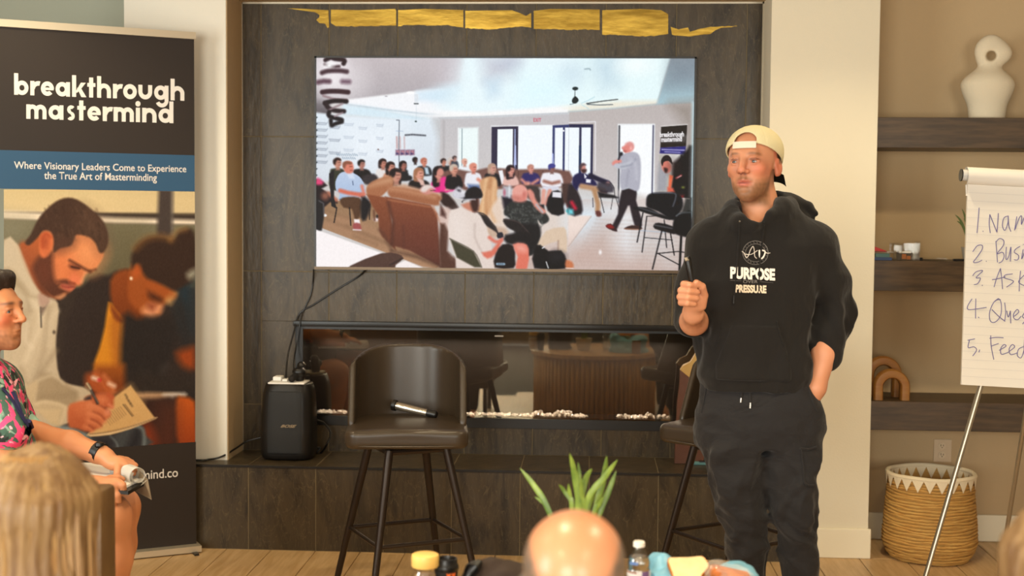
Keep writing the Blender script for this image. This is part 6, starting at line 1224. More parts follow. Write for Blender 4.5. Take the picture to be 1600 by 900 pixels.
# trousers
S=SD((X0+.02,MY-.2,.03),(X1-.02,MY+.24,1.0),.0055)
S.loft(secs([(590,1094,1264,.118,.02),(604,1092,1272,.125,.02),(630,1090,1282,.13,.02),(665,1091,1283,.13,.022),(695,1096,1281,.118,.025)]),k=.02,p=2.4)
S.loft(secs([(670,1093,1188,.115,.02),(700,1097,1191,.115,.015),(760,1112,1195,.095,.0),(800,1121,1197,.086,-.005),(830,1129,1197,.083,.0),(900,1142,1196,.077,.02),(980,1148,1197,.07,.03),(1024,1146,1194,.062,.03)]),k=.03,p=2.2)
S.loft(secs([(670,1184,1283,.115,.02),(700,1188,1282,.115,.015),(760,1194,1279,.1,.0),(800,1203,1276,.092,-.005),(830,1210,1276,.09,.0),(900,1223,1278,.08,.02),(980,1230,1280,.073,.03),(1024,1231,1278,.065,.03)]),k=.03,p=2.2)
S.chain([m(1262,640,-.03),m(1255,690,-.02)],[.046,.05],.03)
def fold_p(X,Y,Z):
    k1=np.exp(-((Z-m(1180,830)[2])/.11)**2); k2=np.exp(-((Z-m(1180,720)[2])/.12)**2); k3=np.exp(-((Z-.12)/.1)**2)
    d=(Z+.55*(X-m(1195,700)[0])+.02*wob(X,Y,Z,14,6)); 
    return folds(X,Y,Z*1.1,32,.035,6,3)*(.5+k1+k2+k3)-.0022*np.sin(d*105+2.2*wob(X,Y,Z,13,6,4))*(k1+.6*k2+k3)
S.disp(fold_p,(X0,MY-.2,.03),(X1,MY+.24,.98))
pass
pants=link('trousers',S.mesh('trousers',smooth=2),m_pants,man)
# pocket welt, cargo pocket, waist cords
bvh=lambda o: BVHTree.FromPolygons([v.co+wloc(o.parent) for v in o.data.vertices],[p.vertices[:] for p in o.data.polygons])
bh=bvh(hoodie); bpn=bvh(pants)
def onto(tree,x,y,off=.002):
    d=Vector(tuple(ray(x,y))).normalized(); hit=tree.ray_cast(Vector(tuple(cC)),d); 
    return (hit[0]-d*off) if hit[0] else Vector(tuple(m(x,y,-.13)))
def cord(name,pts,r,parent,tree,mt,off=.002): return obj(name,tube(B(),[onto(tree,x,y,off) for x,y in [tuple(q) for q in spline(pts,5)]],r,8),mt,parent)
cord('drawstring',[(1156,345),(1154,380),(1151,420),(1147,472)],.0025,hoodie,bh,m_hoodie); cord('drawstring',[(1194,347),(1191,380),(1187,415),(1186,455)],.0025,hoodie,bh,m_hoodie)
cord('aglet',[(1147,462),(1146.5,474)],.0036,hoodie,bh,m_black); cord('eyelet',[(1155,345.5),(1157,346.5)],.003,hoodie,bh,mat('eyelet_metal',(170,165,155),.3,.9))
m_tipm=mat('cord_tip',(176,172,166),.3,.8)
cord('waist_cord',[(1162,603),(1160,612),(1158,622)],.003,pants,bpn,m_pants); cord('waist_cord',[(1171,603),(1172,614),(1172.5,630)],.003,pants,bpn,m_pants); cord('cord_tip',[(1158,622),(1157.5,629)],.0032,pants,bpn,m_tipm); cord('cord_tip',[(1172.5,629),(1172,638)],.0032,pants,bpn,m_tipm)
cord('pocket_seam',[(1262,603),(1268,622),(1277,644)],.0022,pants,bpn,m_pants); cord('pocket_seam',[(1104,603),(1100,625),(1096,645)],.0022,pants,bpn,m_pants)
cord('cargo_flap',[(1250,700),(1262,702),(1276,698)],.004,pants,bpn,m_pants); cord('cargo_edge',[(1252,702),(1255,730),(1258,755),(1272,758)],.003,pants,bpn,m_pants)
cord('pocket_opening',[(1214,502),(1218,520),(1226,542)],.0022,hoodie,bh,m_hoodie); cord('pocket_opening',[(1130,502),(1126,520),(1119,545)],.0022,hoodie,bh,m_hoodie)
# shoes
for x0,x1 in ((1171,-1),(1254,1)):
    c=m(x0,1010,.02); S=SD((c[0]-.1,MY-.26,0),(c[0]+.1,MY+.14,.14),.005); S.ell((c[0],MY+.04,.05),(.042,.06,.055),.02); S.ell((c[0]+x1*.008,MY-.09,.035),(.046,.11,.036),.03); S.fn(lambda X,Y,Z: np.maximum(np.abs(X-c[0]-x1*.005)-.046+.0*Z,np.maximum(np.abs(Y+.04-MY)-.15,np.abs(Z-.010)-.009)),(c[0]-.1,MY-.26,0),(c[0]+.1,MY+.14,.14),.01); link('shoe',S.mesh('shoe'),m_black,man)
# chest print
def onchest(me,x0,x1,yb,yt,name,mt,off=.0025,rot=0):
    V=np.empty(len(me.vertices)*3,np.float32); me.vertices.foreach_get('co',V); V=V.reshape(-1,3); lo=V.min(0); hi=V.max(0)
    u=x0+(V[:,0]-lo[0])/(hi[0]-lo[0])*(x1-x0); v=yb-(V[:,1]-lo[1])/(hi[1]-lo[1])*(yb-yt)+rot*(u-x0)
    P=np.array([onto(bh,a,b,off) for a,b in zip(u,v)],np.float32); me.vertices.foreach_set('co',P.ravel()); me.update(); return link(name,me,mt,hoodie,False)
m_pr=mat('chest_print',(226,216,206),.7); m_pr2=mat('chest_print_warm',(222,202,176),.7); m_prg=mat('chest_print_grey',(120,114,110),.7)
def subd(me,n=1):
    b=bmesh.new(); b.from_mesh(me); bmesh.ops.triangulate(b,faces=b.faces[:]); 
    for _ in range(n):
        L=[e for e in b.edges if e.calc_length()>.12]
        if L: bmesh.ops.subdivide_edges(b,edges=L,cuts=1); bmesh.ops.triangulate(b,faces=b.faces[:])
    b.to_mesh(me); b.free(); return me
onchest(subd(text_mesh('PURPOSE',1,offset=.05),3),1141,1211,435.5,416.5,'print_word',m_pr,rot=.045); onchest(subd(text_mesh('PRESSURE',1,offset=.05),3),1149,1197.5,457,444.5,'print_word',m_pr2,rot=.03); onchest(subd(text_mesh('OVER',1,offset=.0),2),1161,1184,442.5,437.5,'print_word',m_prg)
def pcord(pts,r,mt,name='emblem_stroke',n=6): return obj(name,tube(B(),[onto(bh,x,y,.0015) for x,y in [tuple(q) for q in spline(pts,n)]],r,6,flat=.5),mt,hoodie)
zc=lambda pts:[(1120+x/8.18,360+y/8.18) for x,y in pts]
rg=[(1180.5+20*math.cos(a),395+18.5*math.sin(a)) for a in np.linspace(0,2*math.pi,13)]
pcord(rg,.0011,m_prg); pcord([(1180.5+15.5*math.cos(a),395+14*math.sin(a)) for a in np.linspace(0,2*math.pi,13)],.0009,m_prg)
rnd=random.Random(5)
for i in range(22):
    a=2*math.pi*i/22; x=1180.5+17.8*math.cos(a); y=395+16.2*math.sin(a); pcord([(x-.6,y-1),(x+.7,y+.9)],.0013,m_prg,'emblem_mark',2)
pcord(zc([(322,268),(350,290),(375,345),(400,330),(430,250),(462,205),(478,250),(485,330),(510,358)]),.0024,m_pr); pcord(zc([(345,300),(420,310),(470,290),(520,255)]),.0022,m_pr)
pcord(zc([(545,250),(548,330),(572,358),(600,330),(618,280),(600,258),(560,252)]),.0024,m_pr); pcord(zc([(600,258),(640,290),(682,288)]),.0022,m_pr)
pcord([(1141,438),(1150,438.5),(1158,438.8)],.0012,m_prg,'print_rule'); pcord([(1187,440),(1198,441),(1208,442)],.0012,m_prg,'print_rule')
# ---------------------------------------------------------------- seated man at the left edge
PY=4.15
w=lambda x,y,dy=0: atY(x,y,PY+dy)
sx=w(-60,900)[0]
p2=empty('person',(sx,PY,0),'seated man in a tropical floral shirt, holding a notepad at the left edge','person')
R2=rotm(math.radians(78),math.radians(-6),0); c2=w(-13,493)
zs=np.concatenate([np.arange(.0,.4,.012),np.arange(.4,1.42,.004)])
S=SD((w(-190,600)[0],PY-.35,0),(w(262,600)[0],PY+.3,1.42),.0045,zs=zs)
head(S,c2,R2,1.0,neck=[(w(-34,552,0),.056),(w(-48,575,0),.066)])
S.loft([(w(0,y)[2],w(x,y)[0],PY,rx,ry) for y,x,rx,ry in [(565,-50,.07,.12),(590,-52,.1,.19),(650,-58,.12,.18),(720,-66,.12,.16),(800,-74,.13,.17),(830,-70,.14,.17)]],k=.05)
# thighs and shins (shorts)
S.chain([w(-60,815,-.1),w(60,800,-.12),w(158,805,-.13),w(172,808,-.13)],[.095,.085,.068,.058],.04,kj=.05); S.chain([w(174,808,-.13),w(176,870,-.12),w(172,930,-.11),w(168,1005,-.1)],[.058,.058,.052,.035],.03,kj=.03)
S.chain([w(-60,815,.1),w(80,800,.1),w(176,790,.1),w(188,793,.1)],[.095,.085,.062,.055],.04,kj=.05); S.chain([w(190,793,.1),w(188,850,.1),w(176,930,.1),w(170,980,.1)],[.054,.048,.045,.035],.03,kj=.03)
S.chain([w(178,1010,-.1),w(215,1040,-.1)],[.036,.03],.02); S.chain([w(190,985,.1),w(230,1005,.1)],[.036,.03],.02)
# far arm with the watch
S.chain([w(-15,600,.14),w(30,668,.1),w(60,684,.06),w(110,694,.0),w(152,708,-.04),w(166,714,-.05)],[.052,.046,.047,.041,.030,.028],.03,kj=.02)
S.ell(w(182,724,-.06),(.042,.028,.024),.015); fingers(S,[([w(192,726,-.07),w(202,731,-.075),w(209,740,-.08)],[.0125,.011,.009]),([w(190,722,-.05),w(203,726,-.055),w(213,734,-.06)],[.012,.0105,.009]),([w(188,718,-.035),w(201,721,-.04),w(212,727,-.045)],[.0115,.010,.0085]),([w(184,730,-.085),w(183,742,-.10),w(178,750,-.105)],[.0125,.011,.009]),([w(185,716,-.02),w(198,718,-.02),w(207,722,-.02)],[.0105,.009,.008])],.006)
# near arm, mostly behind the blonde woman
S.chain([w(-30,620,-.16),w(5,715,-.2),w(60,748,-.2),w(120,756,-.18),w(150,758,-.17)],[.054,.047,.043,.032,.03],.03,kj=.02)
S.ell(w(168,758,-.165),(.046,.03,.026),.015); fingers(S,[([w(182,752,-.17),w(192,758,-.175),w(194,769,-.17)],[.0125,.011,.0095]),([w(176,762,-.175),w(184,774,-.18),w(186,783,-.175)],[.0122,.011,.009]),([w(166,766,-.175),w(174,778,-.18),w(178,787,-.175)],[.0118,.0105,.009]),([w(156,766,-.17),w(163,777,-.175),w(168,784,-.17)],[.011,.0095,.008]),([w(172,748,-.15),w(184,746,-.14),w(192,749,-.13)],[.0125,.011,.009])],.006)
def col2_(V):
    C=skincol((196,130,88),V,5,60); L=(V-c2)@R2; x,y,z=L.T; hd=(z>-.16)&(np.abs(x)<.12)&(np.abs(y)<.15); n=wob(*V.T,420,8)*.12
    C=blend(C,hd*.5*np.exp(-(((np.abs(x)-.046)/.028)**2+((z+.018)/.026)**2))*(y>.02),(206,92,66))
    jaw=np.clip((-.055+np.abs(x)*.4-z+n*.012)/.03,0,1)*(y>0)*np.clip((z+.122)/.02,0,1); mou=np.exp(-((np.abs(z+.045)/.009)**2)-(x/.027)**4)*(y>.05)
    C=blend(C,hd*np.clip(np.maximum(jaw,mou),0,1)*(.5+n),(120,76,50)); 
    for q in (-1,1): C=blend(C,hd*np.exp(-(((x-q*.032)/.019)**4+((z-.0335)/.0048)**2))*(y>.05)*.75,(80,50,36)); C=blend(C,hd*np.exp(-(((x-q*.031)/.015)**4+((z-.0135)/.002)**2))*(y>.05)*.6,(74,44,34))
    return C
link('body',S.mesh('body',col2_,smooth=1),m_skin,p2); eyes(p2,c2,R2,1.0,look=(0,.05))
S=SD(c2-.15,c2+.17,.005); PH2=lambda x,y,z:c2+R2@np.array([x,y,z])
S.ell(PH2(0,-.016,.052),(.083,.1,.088),.01,R=R2); S.ell(PH2(0,.045,.115),(.06,.045,.03),.02,R=R2); S.ell(PH2(0,.09,.0),(.12,.07,.088),.01,'s',R=R2); S.ell(PH2(0,.0,-.07),(.2,.2,.065),.01,'s',R=R2)
S.disp(lambda X,Y,Z: wob(X,Y,Z,150,8)*.0022,c2-.15,c2+.17); m_hairb=mat('dark_hair',(44,32,26),.5,bump=.6,bscale=160,stretch=(1,1,.3)); link('hair',S.mesh('hair'),m_hairb,p2)
# floral shirt
fl=bpy.data.materials.new('floral_print'); fl.use_nodes=True; nt=fl.node_tree; b=nt.nodes['Principled BSDF']; b.inputs['Roughness'].default_value=.85; tc=nn(fl,'ShaderNodeTexCoord'); mpn=nn(fl,'ShaderNodeMapping'); mpn.inputs['Scale'].default_value=(1,1,1); mpn.inputs['Rotation'].default_value=(.4,.8,.5); nt.links.new(tc.outputs['Object'],mpn.inputs[0])
def ns(scale,dist,lo,hi,st=(1,1,1),off=0):
    mq=nn(fl,'ShaderNodeMapping'); mq.inputs['Scale'].default_value=st; mq.inputs['Location'].default_value=(off,off,off); nt.links.new(mpn.outputs[0],mq.inputs[0]); n=nn(fl,'ShaderNodeTexNoise'); n.inputs['Scale'].default_value=scale; n.inputs['Distortion'].default_value=dist; n.inputs['Detail'].default_value=2; nt.links.new(mq.outputs[0],n.inputs['Vector']); r=nn(fl,'ShaderNodeMapRange'); r.inputs['From Min'].default_value=lo; r.inputs['From Max'].default_value=hi; nt.links.new(n.outputs['Fac'],r.inputs['Value']); return r.outputs[0]
prev=None
def lay(fac,c,prev):
    mx=nn(fl,'ShaderNodeMix',data_type='RGBA'); mx.inputs[7].default_value=rgba(c)
    if prev is None: mx.inputs[6].default_value=rgba((30,34,32))
    else: nt.links.new(prev,mx.inputs[6])
    nt.links.new(fac,mx.inputs[0]); return mx.outputs[2]
prev=lay(ns(11,2,.45,.5,(1,1,.45)),(62,92,78),prev); prev=lay(ns(16,2.5,.54,.58,(1.6,1,.4),3),(128,160,140),prev); prev=lay(ns(9,2.5,.555,.57,(1,1.8,.8),7),(232,70,120),prev); prev=lay(ns(18,2,.63,.66,(1,1,1),11),(244,176,190),prev); nt.links.new(prev,b.inputs['Base Color'])
S=SD((w(-190,600)[0],PY-.36,w(0,850)[2]),(w(80,600)[0],PY+.32,1.2),.006)
S.loft([(w(0,y)[2],w(x,y)[0],PY,rx,ry) for y,x,rx,ry in [(560,-48,.07,.1),(576,-45,.115,.19),(600,-42,.14,.22),(650,-40,.155,.21),(720,-40,.165,.2),(800,-52,.165,.2),(832,-60,.17,.2)]],k=.04)
S.chain([w(-20,600,.15),w(22,655,.12),w(28,672,.11)],[.07,.066,.066],.03); S.chain([w(-20,605,-.15),w(10,672,-.19)],[.075,.072],.03); S.chain([w(-15,640,-.12),w(24,700,-.12),w(34,715,-.1)],[.07,.062,.05],.05)
S.chain([w(-38,530,0),w(-44,562,0)],[.062,.07],.01,'s'); S.disp(lambda X,Y,Z: folds(X,Y,Z,40,.012,6),(w(-190,600)[0],PY-.36,.5),(w(80,600)[0],PY+.32,1.2))
shirt=link('floral_shirt',S.mesh('floral_shirt'),fl,p2)
m_mint=mat('mint_cuff',(150,186,168),.8); S=SD(w(10,690,.0)-.1,w(60,640,.15)+.1,.005); S.chain([w(34,668,.1),w(44,678,.09)],[.056,.056],.01); link('sleeve_cuff',S.mesh('sleeve_cuff'),m_mint,p2)
m_lan=mat('lanyard_navy',(34,30,76),.7); bs=bvh(shirt)
def on2(x,y): 
    d=Vector(tuple(ray(x,y))).normalized(); hit=bs.ray_cast(Vector(tuple(cC)),d); return (hit[0]-d*.004) if hit[0] else Vector(tuple(w(x,y,-.18)))
ln=empty('lanyard',w(20,640,-.2),'navy lanyard with white lettering streaks hanging over the floral shirt','lanyard')
obj('strap',tube(B(),[on2(x,y) for x,y in [tuple(q) for q in spline([(4,606),(16,620),(26,636),(34,650),(44,664)],5)]],.011,8,flat=.25),m_lan,ln); obj('strap',tube(B(),[on2(x,y) for x,y in [tuple(q) for q in spline([(20,612),(27,628),(33,646),(40,660)],5)]],.008,8,flat=.25),m_lan,ln); obj('clip',tube(B(),[on2(42,658),on2(46,668)],.014,8,flat=.5),m_lan,ln)
# shorts
S=SD((w(-190,800)[0],PY-.34,.3),(w(150,800)[0],PY+.3,w(0,770)[2]+.1),.007); S.chain([w(-70,815,-.1),w(60,802,-.12),w(110,800,-.125)],[.13,.105,.10],.04); S.chain([w(-70,815,.1),w(60,802,.1),w(110,798,.1)],[.13,.105,.1],.04); link('shorts',S.mesh('shorts'),m_pants,p2)
for dy,xx,yy in ((-.1,205,1040),(.1,220,1005)):
    c=w(xx-15,yy,dy); c[2]=.04; S=SD(c-np.array([.16,.08,.05]),c+np.array([.2,.08,.12]),.006); S.ell(c+np.array([.04,0,0]),(.13,.045,.035),.02); S.ell(c+np.array([-.05,0,.03]),(.05,.042,.05),.03); link('shoe',S.mesh('shoe'),m_black,p2)
# watch band
wb_=B(); c=w(154,707,-.042); ax_=w(166,714,-.05)-w(142,702,-.03); ax_/=np.linalg.norm(ax_); tube(wb_,[c-ax_*.013,c-ax_*.012,c+ax_*.012,c+ax_*.013],[.030,.0345,.0345,.030],20)
wt=empty('wristband',c,'black watch band on the wrist of the seated man','watch'); obj('band',wb_,m_black,wt)
fc_=c+np.array([.01,-.02,.032]); obj('watch_face',lathe(B(),[(0,.004),(.014,.003),(.015,-.006),(0,-.006)],fc_,20),m_black,wt)
# notepad
np_=empty('notepad',w(190,752,-.1),'black clipboard with a white notepad, its front pages rolled over, on the seated man\'s knee','notepad')
Z0=w(190,752,-.1)[2]
def pn(x,y,dy): return w(x,y,dy)
bd_=[w(112,757,-.14),w(200,759,-.19),w(233,749,-.06),w(206,740,.1),w(120,742,.1)]
for q in bd_: q[2]=q[2]
zz=[q[2] for q in bd_]; bd_=[np.array([q[0],q[1],Z0-.004+.18*(q[1]-PY+.1)*0.5]) for q in bd_]
obj('board',prism(B(),bd_,(0,0,-.011)),m_black,np_,False)
pg_=[bd_[0]*.92+bd_[3]*.08,bd_[1]*.93+bd_[4]*.07,bd_[2]*.93+bd_[0]*.07,bd_[3]*.92+bd_[0]*.08,bd_[4]*.94+bd_[1]*.06]; obj('pages',prism(B(),[q+np.array([0,0,.001]) for q in pg_],(0,0,.008)),m_paper,np_,False)
# rolled pages: spiral cylinder whose axis runs along the far edge
b_=B(); a0=w(184,731,-.02); a1=w(216,744,-.12); axd=a1-a0; up_=np.array([0,0,1.]); sd=np.cross(axd/np.linalg.norm(axd),up_); prv=None
for i in range(34):
    th=i/33*math.radians(560)+math.radians(200); r=.033-.015*i/33; off=sd*math.cos(th)*r+up_*(math.sin(th)*r); cur=[b_.verts.new(tuple(a0+off)),b_.verts.new(tuple(a1+off))]
    if prv: b_.faces.new((prv[0],prv[1],cur[1],cur[0]))
    prv=cur
bmesh.ops.solidify(b_,geom=b_.faces[:],thickness=.0008); obj('rolled_page',b_,m_paper,np_)
b_=B(); q=[w(218,736,-.1),w(231,749,-.1),w(237,781,-.1),w(212,768,-.06),w(216,752,-.06)]; prism(b_,q,(0,.0012,0)); obj('hanging_page',b_,mat('page_grey',(150,132,108),.8),np_,False)
# ---------------------------------------------------------------- foreground audience
def seated(root,hx,hy,Y,shirt_m,skinc,name_shirt='shirt',yaw=math.pi,hs=1.0,res=.009,headres=True,shirt2=None,lean=0):
    """person seen from behind; head centre at pixel hx,hy at distance Y"""
    c=atY(hx,hy,Y); R=rotm(yaw,-.05,0); zs=np.concatenate([np.arange(0,c[2]-.2,.014),np.arange(c[2]-.2,c[2]+.2,.004)])
    x,y,z=c; S=SD((x-.42,Y-.35,0),(x+.42,Y+.75,c[2]+.2),res*.7,zs=zs)
    sh=z-.27; hip=max(.42,sh-.48)
    head(S,c,R,hs,neck=[((x,Y-.03,z-.15),.058),((x,Y-.04,sh+.02),.07)])
    S.loft([(sh+.05,x,Y-.04,.10,.06),(sh,x,Y-.04,.19,.1),(sh-.1,x,Y-.05,.19,.115),(sh-.3,x,Y-.04,.16,.11),(hip,x,Y-.02,.18,.13)],k=.05)
    for q in (-1,1):
        S.chain([(x+q*.19,Y-.03,sh-.03),(x+q*.25,Y+.02,sh-.27),(x+q*.2,Y+.24,sh-.33),(x+q*.16,Y+.30,sh-.33)],[.055,.045,.032,.028],.03,kj=.02)
        hb_=np.array([x+q*.145,Y+.34,sh-.34]); S.ell(hb_,(.035,.045,.018),.015)
        for k_ in range(4): S.chain([hb_+np.array([(k_-1.5)*.017,.03,0]),hb_+np.array([(k_-1.5)*.018,.06,-.004]),hb_+np.array([(k_-1.5)*.018,.08-.004*abs(k_-1.5),-.016])],[.009,.0082,.0075],.004)
        S.chain([hb_+np.array([-q*.03,.0,0]),hb_+np.array([-q*.05,.025,-.003]),hb_+np.array([-q*.052,.045,-.01])],[.011,.0095,.008],.006)
        S.chain([(x+q*.1,Y,hip),(x+q*.13,Y+.42,hip+.0),(x+q*.13,Y+.46,hip-.08),(x+q*.13,Y+.44,.1)],[.095,.07,.06,.042],.03,kj=.03); S.chain([(x+q*.13,Y+.44,.06),(x+q*.13,Y+.54,.035)],[.04,.032],.03)
    bl=max(.0,0)
    link('body',S.mesh('body',(lambda V: skinc(V,c,R)),smooth=1),m_skinfg,root)
    T_=SD((x-.42,Y-.35,hip-.16),(x+.42,Y+.6,sh+.12),.009)
    T_.loft([(sh+.05,x,Y-.04,.11,.075),(sh,x,Y-.04,.215,.12),(sh-.1,x,Y-.05,.215,.135),(sh-.3,x,Y-.04,.185,.13),(hip-.06,x,Y-.02,.205,.15)],k=.05)
    for q in (-1,1): T_.chain([(x+q*.19,Y-.03,sh-.03),(x+q*.25,Y+.0,sh-.22)],[.072,.066],.03)
    T_.disp(lambda X,Y_,Z: folds(X,Y_,Z,30,.012,6),(x-.42,Y-.35,hip-.16),(x+.42,Y+.6,sh+.12)); link(name_shirt,T_.mesh(name_shirt),shirt_m,root)
    T_=SD((x-.3,Y-.2,.05),(x+.3,Y+.65,hip+.2),.011)
    for q in (-1,1): T_.chain([(x+q*.1,Y,hip+.0),(x+q*.13,Y+.42,hip+.0),(x+q*.13,Y+.45,hip-.06),(x+q*.13,Y+.44,.12)],[.12,.085,.075,.06],.03,kj=.03)
    link('trousers',T_.mesh('trousers'),m_pants,root)
    return c,R,sh,hip
m_skinfg=mat('skin_glossy',attr=True,rough=.36,sss=.1,coat=.12)
def chair(x,Y,hip,lab,matt,w_=.27,back=.42):
    z=hip-.135; r=empty('chair',(x,Y,0),lab,'chair'); box('seat',matt,r,x-w_,x+w_,Y-.2,Y+.3,z-.07,z,bev=.02)
    box('backrest',matt,r,x-w_,x+w_,Y-.30,Y-.22,z+.02,z+back,bev=.025)
    for sx_ in (-1,1):
        for sy_ in (-.2,.24): box('leg',m_legm,r,x+sx_*(w_-.05)-.015,x+sx_*(w_-.05)+.015,Y+sy_-.015,Y+sy_+.015,0,z-.06)
    return r
# bald man
def cb(V,c,R):
    C=skincol((206,142,104),V,4,40); L=(V-c)@R; x,y,z=L.T; hd=z>-.16
    fr=np.clip(((.062+1.3*np.clip(np.abs(x)-.045,0,.035)+.02*np.clip((y+.02)/.1,-1,1))-z)/.02,0,1)*np.clip((.02-y)/.03,0,1)*np.clip((z+.11)/.03,0,1); n=wob(*V.T,300,8)*.15
    C=blend(C,hd*np.clip(fr*np.clip((np.abs(x)-.04)/.02,0.3,1),0,1)*(.85+n),(100,90,80)); return C
pb=empty('person',(atY(897,870,1.95)[0],1.95,0),'bald man seen from behind at the bottom centre, hiding the plant pot','person')
c,R,sh,hip=seated(pb,897,919,1.95,mat('grey_shirt',(92,92,96),.9),cb,hs=.99); chair(c[0],1.95,hip,'low dark chair under the bald man',m_leather)
# blonde woman, left
def cw(V,c,R): return skincol((216,158,124),V,4,40)
m_blonde=mat('blonde_hair',(190,150,98),.5,col2=(106,74,42),vscale=16,stretch=(3,3,.32),var=.22,bump=.6,bscale=45)
m_blonde2=mat('blonde_strand',(206,166,108),.45,col2=(150,108,62),vscale=6,var=.15)
def hairdo(root,c,width,lowz,seed,nst=90,m1=None,m2=None):
    x,y,z=c; S=SD((x-.2,y-.2,lowz-.02),(x+.2,y+.14,z+.17),.0065)
    S.ell((x,y-.0,z+.045),(.100*width,.112,.098),.03); S.loft([(lowz,x,y-.07,.09*width,.035),(lowz+.08,x,y-.065,.115*width,.055),(z-.16,x,y-.045,.118*width,.075),(z-.05,x,y-.01,.112*width,.1),(z+.05,x,y,.1*width,.108)],k=.04)
    S.ell((x,y+.13,z-.03),(.062,.09,.10),.02,'s'); S.disp(lambda X,Y,Z: .004*np.sin(np.arctan2(Y-y,X-x)*34+1.5*np.sin(Z*16))+wob(X,Y,Z*.25,60,8)*.004,(x-.2,y-.2,lowz-.02),(x+.2,y+.14,z+.17)); hd=link('hair',S.mesh('hair'),m1 or m_blonde,root)
    r=random.Random(seed); b=B()
    for i in range(nst):
        a=r.uniform(-2.7,-.35) if i%4 else r.uniform(-3.4,.3); rr=lambda t:1.0; pts=[]; ph=r.random()*6
        top=z+.13; 
        for t in np.linspace(0,1,7):
            zz=top+(lowz+r.uniform(-.01,.06)-top)*t if t<1 else lowz+r.uniform(-.02,.08)
            if zz>z+.05: s_=math.sqrt(max(0,1-((zz-z-.045)/.1)**2)); rx,ry,yc=.102*width*s_,.114*s_,y
            else: u=(z+.05-zz)/(z+.05-lowz); rx,ry,yc=(.102+.016*math.sin(u*3))*width,.112-.055*u,y-.045*u
            pts.append((x+rx*math.cos(a+.05*math.sin(t*5+ph)),yc+ry*math.sin(a+.05*math.sin(t*5+ph)),zz))
        tube(b,spline(pts,3),[.0028]*19,4)
    o=obj('hair_strands',b,m2 or m_blonde2,root); o['kind']='stuff'
pw=empty('person',(atY(72,800,2.3)[0],2.3,0),'blonde woman with long straight hair seen from behind at the lower left','person')
c,R,sh,hip=seated(pw,58,818,2.3,mat('beige_top',(150,126,98),.9),cw,hs=.97); hairdo(pw,c,.93,c[2]-.36,3)
m_arm=mat('olive_leather',(118,88,50),.4,bump=.25,bscale=60,col2=(92,66,38),vscale=5,var=.1)
ac=empty('armchair',(c[0],2.3,0),'olive-brown leather chair with a tall square back behind the seated man\'s knees','chair')
ex1=pln(159,800,(0,3.05,0),(0,1,0)); zt_=pln(165,768,(0,3.05,0),(0,1,0))[2]
box('backrest',m_arm,ac,ex1[0]-.52,ex1[0],3.05,3.15,.3,zt_,bev=.012); box('seat',m_arm,ac,ex1[0]-.52,ex1[0],3.15,3.62,.3,.42,bev=.02)
for sx_ in (.03,.49):
    for sy_ in (3.09,3.56): box('leg',m_legm,ac,ex1[0]-sx_-.02,ex1[0]-sx_+.02,sy_-.02,sy_+.02,0,.31)
obj('top_seam',tube(B(),[(ex1[0]-.5,3.049,zt_-.02),(ex1[0]-.012,3.049,zt_-.02)],.003,6),m_arm,ac)
chair(c[0],2.3,hip,'low dark chair under the blonde woman at the lower left',m_leather)
# second blonde woman, right edge
pw2=empty('person',(atY(1690,925,1.9)[0],1.9,0),'blonde woman cut off by the right edge, only loose wavy hair and forearm showing','person')
c,R,sh,hip=seated(pw2,1692,918,1.9,mat('blush_top',(206,160,136),.9),cw,hs=.97,yaw=math.radians(200)); hairdo(pw2,c,1.0,c[2]-.3,9)
chair(c[0],1.9,hip,'low dark chair under the blonde woman at the right edge',m_leather)
# chair of the floral-shirt man
chair(w(-80,900)[0],PY,w(0,832)[2]+.03,'dark chair the floral-shirt man sits on',m_leather,w_=.25).rotation_euler=(0,0,-math.pi/2)
# ================================================================ drum table and what stands on it
TZ=.56; TX,TYc=atY(945,900,2.98)[0],2.98; TR=.44
tbl=empty('drum_table',(TX,TYc,0),'round fluted wooden drum table behind the bald man, its top just below the view','table')
m_oak=mat('oak_fluted',(176,136,84),.45,var=.12,vscale=6,stretch=(6,6,1),bump=.15,bscale=30)
obj('tabletop',lathe(B(),[(0,TZ-.03),(TR,TZ-.03),(TR+.004,TZ-.026),(TR+.004,TZ-.004),(TR,TZ),(0,TZ)],(TX,TYc,0),72),m_oak,tbl)
obj('drum_core',lathe(B(),[(0,.02),(TR-.04,.02),(TR-.04,TZ-.03),(0,TZ-.03)],(TX,TYc,0),64),m_oak,tbl)
sm=bpy.data.meshes.new('flute'); b_=B(); tube(b_,[(0,0,.0),(0,0,TZ-.032)],.0165,10); b_.to_mesh(sm); b_.free(); sm.materials.append(m_oak); sm.shade_smooth()
NF=78
for i in range(NF):
    a=2*math.pi*i/NF; o=bpy.data.objects.new('flute',sm); SC.collection.objects.link(o); o.parent=tbl; o.location=((TR-.028)*math.cos(a),(TR-.028)*math.sin(a),.001)
q=lambda x,y,Y: atY(x,y,Y)
